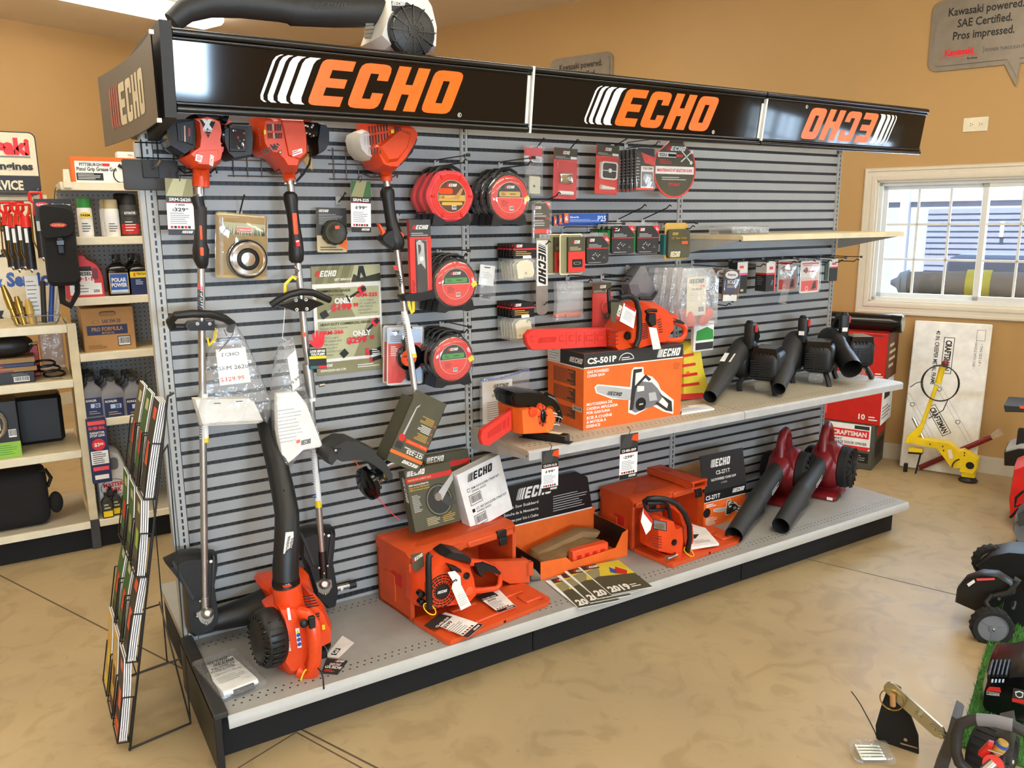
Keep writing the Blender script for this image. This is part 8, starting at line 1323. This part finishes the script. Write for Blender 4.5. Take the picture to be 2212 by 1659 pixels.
# ---------------------------------------------------------------- along the window wall (room axes: s to the wall, t along it)
E1,E2 = Vector((cos(TH),sin(TH),0)),Vector((-sin(TH),cos(TH),0))
def PS(pts,s): return [(-(p.dot(E2)),p.z) for p in (onP(u,v,E1 * s,E1) for u,v in pts)]
def solS(mb,pts,s0,s1,m,front=.92,back=.97,smooth=True):       # outline read at depth s0, given real thickness up to s1
    q = PS(pts,s0); n = len(q); cx = sum(p[0] for p in q) / n; cz = sum(p[1] for p in q) / n
    rg = lambda s,k: [(s,-(cx + (x - cx) * k),cz + (z - cz) * k) for x,z in q]
    return mb.loft([rg(s1,back),rg(s1 + (s0 - s1) * .2,1),rg(s0 + (s1 - s0) * .2,1),rg(s0,front)],m,smooth)
def FS(s): return frame((s,0,0),(0,-1,0),(0,0,1))             # print frame, x = -t
def pS(u,v,s): q = PS([(u,v)],s)[0]; return Vector((s,-q[0],q[1]))
def tS(name,label,cat,group=None): return Th(name,label,cat,RM,group)
def qS(mb,pts,s,m,off=1): mb.poly(PS(pts,s),m,off,FS(s))
def rbox(name,label,s0,s1,t0,t1,z0,z1,m,deco,cat='carton'):
    t = tS(name,label,cat); mb = t.l(); mb.box(s0,t0,z0,s1,t1,z1,m,.004); F = frame((s0,t1,z0),(0,-1,0),(0,0,1)); G = frame((s0,t0,z0),(1,0,0),(0,0,1)); deco(mb,F,t1 - t0,z1 - z0,G,s1 - s0); t.add('carton',mb)
def d_low(mb,F,w,h,G,d): mb.rect(F,w * .42,h * .42,w * .96,h * .98,'paper'); mb.rect(F,w * .44,h * .68,w * .94,h * .86,'redtext',2); mb.text(F,'CRAFTSMAN',w * .69,h * .72,h * .1,'white',3,bold=.04,w=w * .44); mb.text(F,'SMART',w * .46,h * .6,h * .05,'charcoal',2,'l',.02,w=w * .14); mb.text(F,'GARAGE DOOR OPENER',w * .46,h * .53,h * .06,'charcoal',2,'l',.02,w=w * .46); mb.poly([(w * .42,h * .42),(w * .93,h * .42),(w * .96,h * .47),(w * .96,h * .5),(w * .42,h * .5)],'redtext',2,F); mb.rect(F,w * .75,h * .88,w * .94,h * .96,'charcoal',2); mb.rect(F,w * .42,h * .14,w * .95,h * .36,'black'); mb.lines(F,w * .46,h * .18,w * .66,h * .32,3,'lightgrey',2,.3); mb.lines(F,w * .72,h * .18,w * .92,h * .32,3,'lightgrey',2,.3); mb.rect(G,d * .3,h * .7,d * .9,h * .9,'redprint'); mb.rect(G,d * .2,h * .2,d * .95,h * .6,'black')
def d_mid(mb,F,w,h,G,d): mb.disc(F,w * .6,h * .78,w * .22,'white',1,24,ry=h * .18); mb.poly([(w * .3,h * .8),(w * .55,h * .74),(w * .55,h * .66),(w * .3,h * .7)],'darkred',2,F); mb.text(F,'10',w * .78,h * .1,h * .12,'white',2,bold=.03); mb.lines(F,w * .86,h * .08,w * .97,h * .2,2,'white',2); mb.rect(F,w * .05,h * .15,w * .35,h * .35,'pinkred'); mb.rect(G,0,0,d,h,'paper'); mb.rect(G,d * .2,h * .55,d * .7,h * .75,'black',2); mb.lines(G,d * .1,h * .1,d * .9,h * .4,4,'grey',2)
def d_top(mb,F,w,h,G,d): mb.poly([(w * .42,h * .62),(w * .5,h * .85),(w * .74,h * .72),(w * .7,h * .5)],'darkred',1,F); mb.poly([(w * .48,h * .88),(w * .52,h * .95),(w * .72,h * .82),(w * .7,h * .76)],'cream',2,F); mb.rect(F,w * .6,h * .42,w * .72,h * .58,'white',2); mb.rect(F,w * .61,h * .43,w * .71,h * .57,'redtext',3); mb.text(F,'154990',w * .86,h * .92,h * .05,'darkgrey',2,bold=.02,w=w * .16); mb.text(F,'4',w * .82,h * .06,h * .1,'white',2,bold=.03); mb.lines(F,w * .88,h * .05,w * .98,h * .16,2,'white',2); mb.rect(G,0,0,d,h,'brown'); mb.lines(G,d * .2,h * .2,d * .8,h * .8,4,'tan',2)
mat('boxred','#c3221a',.4); mat('boxgrey','#4e4d44',.5)
rbox('opener_carton','grey and white garage door opener carton at the bottom of the wall stack',4.3,4.66,-1.5,-.98,.001,.325,'boxgrey',d_low); rbox('opener_carton','red opener carton with white oval in the middle of the wall stack',4.31,4.66,-1.53,-.98,.326,.645,'boxred',d_mid); rbox('opener_carton','topmost red opener carton of the wall stack',4.31,4.66,-1.54,-.98,.646,.968,'boxred',d_top)
t = tS('drain_pipe','glossy black pipe lying on top of the red cartons','pipe'); mb = t.l(); mb.tube([(4.42,-.9,1.031),(4.42,-1.52,1.031),(4.42,-1.53,1.031),(4.42,-1.6,1.031)],[.06,.06,.064,.064],'blackgloss',24); t.add('pipe',mb); mb = t.l(); mb.tube([(4.42,-1.598,1.031),(4.42,-1.606,1.031)],.058,'zinc',24); t.add('end_cap',mb)
o = Vector((4.51,-1.64,.004)); F = frame(o,(0,-1,0),(.125,0,1)); t = Th('creeper_carton','flat white creeper frame carton leaning on the wall under the window','carton',RM @ F); w,h = .47,1.04; mb = t.l(); mb.box(0,0,-.04,w,h,0,'paper',.006); F = FI; R9 = Matrix.Rotation(-pi / 2,4,'Z')
mb.text(F @ T3(w * .3,h * .94,0) @ R9,'40 IN. CREEPER METAL FRAME',0,0,w * .055,'black',1,'l',.02,w=h * .36); mb.text(F @ T3(w * .44,h * .88,0) @ R9,'CRAFTSMAN',0,0,w * .08,'black',1,'l',.04,w=h * .2)
def outl(mb,F,x0,y0,x1,y1,k,m='black',off=1): [mb.rect(F,*q,m,off) for q in ((x0,y0,x1,y0 + k),(x0,y1 - k,x1,y1),(x0,y0,x0 + k,y1),(x1 - k,y0,x1,y1))]
outl(mb,F,w * .41,h * .66,w * .55,h * .9,.004); outl(mb,F,w * .82,h * .89,w * .93,h * .96,.002); mb.text(F @ T3(w * .88,h * .87,0) @ R9,'\u2022 THIS SIDE UP \u2022',0,0,w * .035,'black',1,'l',w=h * .14); mb.text(F @ T3(w * .81,h * .89,0) @ R9,'\u2022 HANDLE WITH CARE \u2022',0,0,w * .035,'black',1,'l',w=h * .18)
G = F @ T3(w * .36,h * .42,0) @ Matrix.Rotation(-1.0,4,'Z'); outl(mb,G,-.02,-.03,.2,.03,.004); mb.text(G,'CRAFTSMAN',.09,-.018,.036,'black',1,'c',.04,w=.19); [outl(mb,G,-.18 + .02 * k,y,.3,y + .03,.0016,'grey') for k,y in ((0,.09),(1,-.11))]; [mb.disc(G,x,y,.016,'grey',1,r0=.011) for x,y in ((-.1,.1),(.15,.1),(-.08,-.1),(.2,-.1))]; t.add('carton',mb)
Y_ = Z(1930,690,2.572); SS = 4.4; t = tS('floor_tool','yellow lever tool on black feet before the white carton','tool'); W_ = lambda q: pS(*Y_([q])[0],SS)
mb = t.l(); mb.tube([W_((240,365)),W_((157,592))],.013,'yellow',12); mb.tube([W_((272,262)),W_((248,355))],.02,'yellow',12); mb.blob(W_((287,246)),(.02,.02,.026),'darkred'); t.add('lever',mb); mb = t.l(); solS(mb,Y_([(150,582),(163,605),(150,640),(98,690),(62,692),(70,655)]),SS - .02,SS + .03,'yellow'); t.add('pivot_bracket',mb)
mb = t.l(); solS(mb,Y_([(85,682),(130,658),(310,688),(365,732),(390,728),(472,775),(467,835),(445,868),(368,850),(375,830),(322,828),(240,716),(120,692)]),SS - .03,SS + .05,'yellow',.95); b_ = t.add('body',mb)
mb = t.l(); q = PS(Y_([(425,812),(449,812)]),SS - .031); mb.disc(FS(SS - .031),*q[0],q[1][0] - q[0][0],'black',1); qS(mb,Y_([(300,725),(322,722),(332,772),(310,776)]),SS - .031,'paper',1); [qS(mb,Y_([(x,y),(x + 7,y),(x + 7,y + 8),(x,y + 8)]),SS - .031,'black',1) for x,y in ((275,725),(270,702),(392,738),(390,752),(200,690))]; mb.build('decal',b_); mb = t.l(); mb.tube([W_((330 + 55 * (1 - cos(a)) * .9,815 - 45 * sin(a))) + Vector((-.034,0,0)) for a in [i * .2 for i in range(8)]],.004,'black',6); mb.build('slot',b_)
mb = t.l(); solS(mb,Y_([(375,848),(452,858),(450,884),(375,874)]),SS - .02,SS + .04,'yellow'); p = W_((412,888)); mb.lathe([(.055,0),(.06,.01),(.04,.03)],'black',20,T3(p.x + .02,p.y,.001)); t.add('front_foot',mb); mb = t.l(); solS(mb,Y_([(82,712),(165,722),(160,742),(80,736)]),SS - .02,SS + .04,'yellow'); solS(mb,Y_([(80,736),(160,742),(158,752),(78,746)]),SS - .02,SS + .04,'black'); t.add('rear_foot',mb); p = W_((150,750)); mb = t.l(); mb.tube([p,Vector((p.x,p.y + .02,.001))],.006,'black',8); t.add('rod',mb)
mb = t.l(); mb.tube([W_((110,545)),W_((175,680))],.012,'zinc',8); t.add('link',mb)
t = tS('control_cable','black cable coiled on the yellow tool lever','cable'); mb = t.l(); [mb.tube([W_((265 + (100 + 6 * k) * cos(a),350 + (100 - 3 * k) * sin(a))) + Vector((-.03 - .006 * k,0,0)) for a in [2 * pi * i / 30 for i in range(31)]],.0035,'black',6,False) for k in range(2)]; mb.tube([W_(q) + Vector((-.03,0,0)) for q in ((165,340),(130,350),(98,372))],.003,'black',6); mb.tube([W_(q) + Vector((-.03,0,0)) for q in ((305,445),(280,500),(200,545))],.003,'black',6); t.add('cable',mb)
t = tS('red_tube','dark red tube with clear bag end propped across the yellow tool','tube'); p,q = W_((128,862)),W_((535,672)); p.x += .1; q.x += .1; p.z = max(p.z,.02); mb = t.l(); mb.tube([p,q],.018,'darkred',14); t.add('tube',mb); mb = t.l(); mb.tube([q,W_((590,640)) + Vector((.1,0,0))],[.019,.03],'bag',12); t.add('clear_end',mb); mb = t.l(); mb.tube([p,p + (p - q).normalized() * .012],.019,'steel',14); t.add('end_ring',mb)
p = W_((65,830)); mb = MB(); mb.box(p.x + .0,p.y - .012,.0005,p.x + .03,p.y + .012,.06,'black',.002); one('stub_post',mb,'short black post stub at the foot of the white carton','post',RM)
# artificial grass with machines on it
mat('grassbase','#3d6b2c',.9,bump=.6,bscale=300); mat('grassblade','#4d8a38',.7,var=.35,scale=60); S0,S1,T1,T0 = 1.25,3.75,-2.445,-4.4
mb = MB(); mb.box(S0,T0,.0005,S1,T1,.008,'grassbase'); mat_o = tag(mb.build('grass_mat',None,RM),'green artificial grass mat under the lawn machines','mat'); mb = MB(); R = random.Random(9)
for i in range(15000): s,t_ = R.uniform(S0,S1),T1 - abs(R.gauss(0,.4)) * (1 if i % 3 else .3); a = R.uniform(0,6.3); h = R.uniform(.012,.026); c,d = cos(a) * .002,sin(a) * .002; e,f = R.uniform(-.012,.012),R.uniform(-.012,.012); mb.add([(s - c,t_ - d,.007),(s + c,t_ + d,.007),(s + e,t_ + f,.007 + h)],[(0,1,2)],'grassblade')
g = mb.build('grass_pile',mat_o); g['kind'] = 'stuff'
def wheel(t,c,ax,r,wd,hub,name='wheel',tread=18):
    F = frame(c,ax.orthogonal(),ax.cross(ax.orthogonal())); F = F if (F.to_3x3() @ Vector((0,0,1))).dot(ax) > 0 else F @ RX(180); mb = t.l(); mb.lathe([(r * .74,-wd / 2),(r * .95,-wd / 2),(r,-wd * .3),(r,wd * .3),(r * .95,wd / 2),(r * .74,wd / 2),(r * .74,-wd / 2)],'rubber',32,F,False)
    for i in range(tread): mb.box(r * .97,-.006 * r / .08,-wd * .4,r * 1.025,.006 * r / .08,wd * .4,'rubber',0,1,F @ RZ(360 / tread * i))
    k = t.add(name,mb); mb = t.l(); mb.lathe([(r * .76,wd * .42),(r * .7,wd * .5),(r * .66,wd * .3),(r * .2,wd * .34),(r * .18,wd * .55),(.004,wd * .56)],hub,28,F); [mb.box(r * .18,-r * .05,wd * .3,r * .68,r * .05,wd * .45,hub,.002,1,F @ RZ(120 * i + 70)) for i in range(3)]; mb.blob((0,0,wd * .58),(r * .09,r * .09,.006),'steel',F=F); mb.build('hub',k)
t = tS('lawn_edger','black wheeled lawn edger with grey hubbed wheel at the mat edge','edger'); AX = Vector((-.93,-.34,0)).normalized(); wheel(t,pS(2142,1353,2.1),AX,.079,.05,'grey'); wheel(t,pS(2140,1222,2.5) + Vector((.05,0,0)),AX,.08,.05,'grey')
mb = t.l(); solS(mb,[(2062,1303),(2066,1275),(2085,1252),(2120,1240),(2155,1243),(2185,1262),(2192,1285),(2170,1300),(2150,1318),(2105,1322)],2.2,2.27,'black',.93); [qS(mb,q,2.2,m,40) for q,m in (([(2090,1258),(2105,1248),(2108,1254),(2094,1264)],'paper'),([(2110,1246),(2150,1245),(2150,1249),(2112,1251)],'pinkred'))]; t.add('blade_guard',mb)
mb = t.l(); solS(mb,[(2105,1225),(2140,1200),(2180,1192),(2230,1196),(2230,1260),(2130,1250)],2.45,2.6,'black',.93); solS(mb,[(2170,1290),(2230,1270),(2230,1400),(2180,1385),(2160,1330)],2.3,2.5,'black',.95); t.add('body',mb); mb = t.l(); mb.tube([pS(*q,2.18) for q in ((2140,1290),(2180,1280),(2200,1255),(2190,1250))],.012,'charcoal',10); mb.tube([pS(2150,1345,2.12),pS(2130,1300,2.17),pS(2145,1285,2.18)],.013,'black',10); t.add('lever_arm',mb)
for q in ((2158,1293),(2189,1313)): mb = t.l(); p = pS(*q,2.16); mb.tube([p + Vector((.06,0,0)),p],.008,'darksteel',10); mb.tube([p,p + Vector((-.006,0,0))],.006,'zinc',8); t.add('bolt',mb)
t = tS('fuel_can','red plastic fuel can standing behind the lawn edger','can'); mb = t.l(); solS(mb,[(2190,1010),(2240,990),(2250,1118),(2180,1124),(2178,1080)],3.6,3.85,'redplastic',.9); t.add('body',mb); mb = t.l(); mb.tube([pS(*q,3.55) for q in ((2212,1060),(2195,1075),(2192,1095),(2205,1090),(2190,1110),(2182,1118))],.007,'black',8); t.add('cord',mb)
t = tS('engine_block','grey small engine housing on the mat behind the edger','engine'); mb = t.l(); solS(mb,[(2186,1150),(2190,1125),(2230,1105),(2240,1190),(2200,1178)],3.2,3.4,'grey',.85); t.add('housing',mb); mb = t.l(); solS(mb,[(2196,1110),(2240,1085),(2240,1130),(2200,1140)],3.15,3.3,'darkgrey',.9); solS(mb,[(2200,1178),(2240,1180),(2240,1215),(2200,1205)],3.2,3.4,'black',.9); t.add('cover',mb)
t = tS('side_table','dark stand with grey tray and thin top plate at the wall behind the red can','stand'); mb = t.l(); solS(mb,[(2168,876),(2260,882),(2260,892),(2171,890)],4.0,4.3,'charcoal',1,1,False); qS(mb,[(2202,876),(2240,879),(2240,886),(2203,882)],3.999,'neon',1); t.add('top_plate',mb); mb = t.l(); solS(mb,[(2168,978),(2200,970),(2260,972),(2260,1012),(2168,1006)],4.0,4.3,'black',.97,1,False); solS(mb,[(2172,972),(2205,960),(2260,962),(2260,976),(2172,980)],4.02,4.28,'lightgrey',.97,1,False); t.add('tray',mb); mb = t.l(); mb.box(4.1,-2.62,0,4.16,-2.56,1.1,'black'); t.add('post',mb); mb = t.l(); p = pS(2205,945,4.05); mb.box(p.x,p.y - .02,p.z - .06,p.x + .05,p.y + .02,p.z + .05,'black',.006); t.add('latch',mb)
# nearest machine: tow hitch, handle loop, engine, ribbed wheel
V = Z(1800,1440,3.083); t = tS('tow_hitch','black hitch plate with zinc drawbar and ring pin standing on the floor','hitch'); A_ = 1.14; mb = t.l(); pl = V([(370,125),(410,112),(450,135),(505,285),(568,455),(572,600),(480,578),(385,552),(290,470),(285,385),(330,230)]); q = PS(pl,A_); mb.prism(q,0,.008,'blackmatte',FS(A_)); qS(mb,V([(445,505),(555,537),(565,547),(450,516)]),A_ - .0085,'concrete',1); qq = PS(V([(481,487),(494,487)]),A_ - .0085); mb.disc(FS(A_ - .0085),*qq[0],qq[1][0] - qq[0][0],'concrete',1); t.add('plate',mb)
a,b = pS(*V([(395,150)])[0],A_ - .03),pS(*V([(735,455)])[0],A_ - .05); F = frame(a,b - a,(0,0,1)); L = (b - a).length; mb = t.l(); mb.prism(rrect(-.025,-.026,L,.02,.02,5),-.004,.004,'zinc',F); t.add('drawbar',mb)
for k in (.54,.82,.98): mb = t.l(); mb.lathe([(.013,.004),(.013,.008),(.009,.009),(.009,.016),(.002,.017)],'zinc',6,F @ T3(L * k,-.002,0)); mb.lathe([(.013,-.004),(.013,-.008),(.009,-.009),(.009,-.016),(.002,-.017)],'zinc',6,F @ T3(L * k,-.002,0)); t.add('bolt',mb)
p = pS(*V([(395,185)])[0],A_ - .045); mb = t.l(); mb.tube([p,p + Vector((0,-.004,-.04))],.009,'cardboard',10); mb.tube([p + Vector((-.008,.036 * cos(x),-.016 + .036 * sin(x))) for x in [2 * pi * i / 22 for i in range(23)]],.0022,'brass',6,False); t.add('ring_pin',mb)
t = tS('bolt_bag','small clear bag of zinc bolts tied to the hitch plate','bag'); c = onZ(*V([(265,560)])[0],.02); c = Vector((c.dot(E1),c.dot(E2),0)); mb = t.l(); X = T3(c.x,c.y,0) @ RZ(-60); mb.box(-.07,-.05,.001,.06,.05,.032,'bag',.012,2,X); t.add('bag',mb)
for i in range(5): mb = t.l(); mb.tube([X @ Vector((-.05,-.035 + .016 * i,.012)),X @ Vector((.03,-.03 + .016 * i,.014))],.0055,'zinc',8); mb.lathe([(.009,0),(.009,.006)],'zinc',6,X @ T3(-.05,-.035 + .016 * i,.012) @ RY(90)); t.add('bolt',mb)
mb = t.l(); mb.tube([pS(*q,A_ - .02) for q in V([(290,470),(280,440),(240,360),(180,250),(150,205),(120,165)])],.002,'black',6); t.add('cable_tie',mb)
B_ = 1.02; t = tS('tow_sprayer','dark machine with looped grey handle and ribbed wheel at the frame corner','machine'); mb = t.l(); solS(mb,V([(790,320),(830,345),(845,365),(760,700),(660,700),(740,500)]),B_ - .0,B_ + .1,'darkgrey',.96); t.add('post',mb)
mb = t.l(); mb.tube([pS(*q,B_ - .06) for q in V([(900,700),(840,640),(815,560),(820,450),(850,380),(930,352),(1080,365),(1200,395),(1300,450),(1320,600)])],.0165,'charcoal',14); h_ = t.add('handle_loop',mb); mb = t.l(); mb.tube([pS(*q,B_ - .065) for q in V([(960,352),(1080,362),(1195,390)])],.018,'grey',14); mb.build('grip',h_)
wheel(t,pS(*V([(1010,560)])[0],B_ + .12) + Vector((0,-.02,0)),Vector((-.25,-1,0)).normalized(),.085,.1,'darkgrey','wheel',22)
mb = t.l(); mb.tube([pS(*V([(1065,655)])[0],B_ - .1),pS(*V([(1065,655)])[0],B_ - .03)],.028,'redplastic',18); solS(mb,V([(960,590),(1030,520),(1065,530),(1050,570),(1000,620)]),B_ - .08,B_ - .05,'redplastic'); mb.tube([pS(*V([(1000,700)])[0],B_ - .12),pS(*V([(1070,640)])[0],B_ - .1)],.014,'steel',12); t.add('valve',mb); mb = t.l(); mb.tube([pS(*V([q])[0],B_ - .06) for q in ((1080,570),(1110,545),(1135,500))],[.014,.016,.014],'gold',12); mb.tube([pS(*V([q])[0],B_ - .06) for q in ((1118,528),(1128,512))],.0175,'blue',12); mb.tube([pS(*V([(1030,555)])[0],B_ - .09),pS(*V([(1130,585)])[0],B_ - .09)],.003,'chrome',6); t.add('brass_fitting',mb); mb = t.l(); solS(mb,V([(1080,440),(1180,420),(1200,560),(1150,620),(1060,540)]),B_ - .04,B_ + .08,'darkgrey',.9); t.add('pump',mb)
t = tS('mower_engine','glossy black engine with red and white labels on the grass mat','engine'); C_ = 1.45; mb = t.l(); solS(mb,V([(975,270),(985,160),(1010,80),(1060,62),(1160,66),(1220,50),(1330,50),(1340,330),(1200,360),(1060,330),(1000,310)]),C_,C_ + .28,'blackgloss',.85); b_ = t.add('shroud',mb)
mb = t.l(); [solS(mb,V([(1020 + 28 * i,70),(1034 + 28 * i,52),(1044 + 28 * i,54),(1046 + 28 * i,74)]),C_ - .0,C_ + .12,'black') for i in range(5)]; [qS(mb,V([(1055 + 24 * i,82),(1068 + 24 * i,82),(1064 + 24 * i,106),(1051 + 24 * i,106)]),C_ - .002,'skyblue',1) for i in range(4)]; mb.build('fin',b_)
mb = t.l(); G = C_ - .003; qS(mb,V([(1018,160),(1040,132),(1112,138),(1118,172)]),G,'redprint',1); qS(mb,V([(1022,164),(1107,177),(1105,196),(1022,186)]),G,'paper',1); qS(mb,V([(1025,167),(1104,179),(1102,193),(1025,183)]),G,'black',2); qS(mb,V([(1198,140),(1275,155),(1275,260),(1190,230)]),G,'charcoal',1); qS(mb,V([(1210,165),(1240,160),(1268,172),(1262,205),(1236,208),(1215,195)]),G,'white',2); qS(mb,V([(1218,174),(1240,168),(1260,178),(1256,198),(1236,201),(1222,192)]),G,'charcoal',3); qS(mb,V([(1190,208),(1275,220),(1275,248),(1190,232)]),G,'redprint',3)
F = frame(pS(*V([(1028,182)])[0],G - .0018),pS(*V([(1102,191)])[0],G) - pS(*V([(1028,182)])[0],G),(0,0,1)); mb.text(F,'CRAFTSMAN',.018,.0,.004,'white',0,bold=.03,w=.03); mb.build('label',b_); mb = t.l(); mb.box(C_ + .05,-2.75,.0,C_ + .3,-2.5,pS(*V([(1100,330)])[0],C_).z,'black',.02); t.add('base',mb)
# ---------------------------------------------------------------- pale blower lying on top of the header, warning tag on the coupler
YB = -.2
t = Th('leaf_blower','pale grey handheld blower with long black tube lying on top of the header','leaf blower',onY(860,100,YB))
mb = t.w(); mb.tube([onY(*p,YB) for p in ((372,48),(400,24),(450,8),(520,8),(600,16),(625,20),(630,22),(720,26),(825,27))],[.03,.036,.042,.044,.045,.046,.05,.05,.05],'tube',20); tb = t.add('nozzle',mb)
mb = t.w(); F,L = Fq((672,18),(750,18),YB - .051); mb.logo(F,0,0,.018,'black','black',1,L / (.018 * LOGO_W)); mb.build('embossing',tb)
mb = t.w(); solid(mb,[(822,112),(800,90),(815,45),(830,5),(850,-30),(895,-20),(920,20),(932,70),(930,116)],YB - .1,YB + .08,'whiteplastic',.88); h_ = t.add('housing',mb)
mb = t.w(); quad(mb,[(845,2),(880,5),(903,22),(890,24),(846,24)],YB - .1005,'charcoal'); F,L = Fq((846,12),(876,13),YB - .1015); mb.logo(F,0,0,.014,'white','white',1,L / (.014 * LOGO_W)); mb.build('label',h_)
p = onY(886,70,YB - .1); F = FRONT(YB - .1,p.x,p.z); mb = t.w(); mb.lathe([(.088,-.01),(.086,.02),(.07,.03),(.002,.032)],'black',30,F)
for r in (.02,.04,.06,.076): mb.tube([F @ Vector((r * cos(a),r * sin(a),.034 - r * .1)) for a in [2 * pi * i / 24 for i in range(25)]],.0025,'blackgloss',5,False)
for i in range(12): mb.box(.01,-.002,.024,.086,.002,.033,'blackgloss',0,1,F @ RZ(30 * i))
t.add('fan_cover',mb); mb = t.w()
for i in range(4): mb.tube([onY(788,52 + i * 9,YB - .02),onY(806,50 + i * 9,YB - .02)],.008,'steel',8)
t.add('cylinder_fins',mb)
t = Th('warning_tag','black warning tag with red hand hanging on the split shaft trimmer coupler','tag',onY(685,750,-.16)); mb = t.w(); q = [(667,754),(704,752),(706,796),(669,798)]; mb.prism(PXY(q,-.16),0,.001,'black',FRONT(-.16)); quad(mb,[(668,770),(705,768),(705,774),(668,776)],-.1612,'yellow'); quad(mb,[(670,791),(688,790),(688,796),(670,797)],-.1612,'teal'); quad(mb,[(688,790),(705,789),(705,795),(688,796)],-.1612,'redtext')
F,L = Fq((668,762),(704,760),-.1615); mb.text(F,'LOOK BEFORE',L / 2,.0,.009,'white',1,bold=.05,w=L * .9); mb.text(F,'YOU PUMP!',L / 2,-.012,.009,'white',1,bold=.05,w=L * .85); b_ = t.add('card',mb)
mb = t.w(); hand = [(676,748),(666,738),(668,733),(676,738),(674,722),(678,718),(681,730),(682,714),(687,714),(688,729),(690,715),(695,716),(694,730),(697,720),(701,722),(700,742),(694,751),(684,753)]; mb.prism(PXY(hand,-.163),0,.001,'redtext',FRONT(-.163)); mb.build('hand',b_)
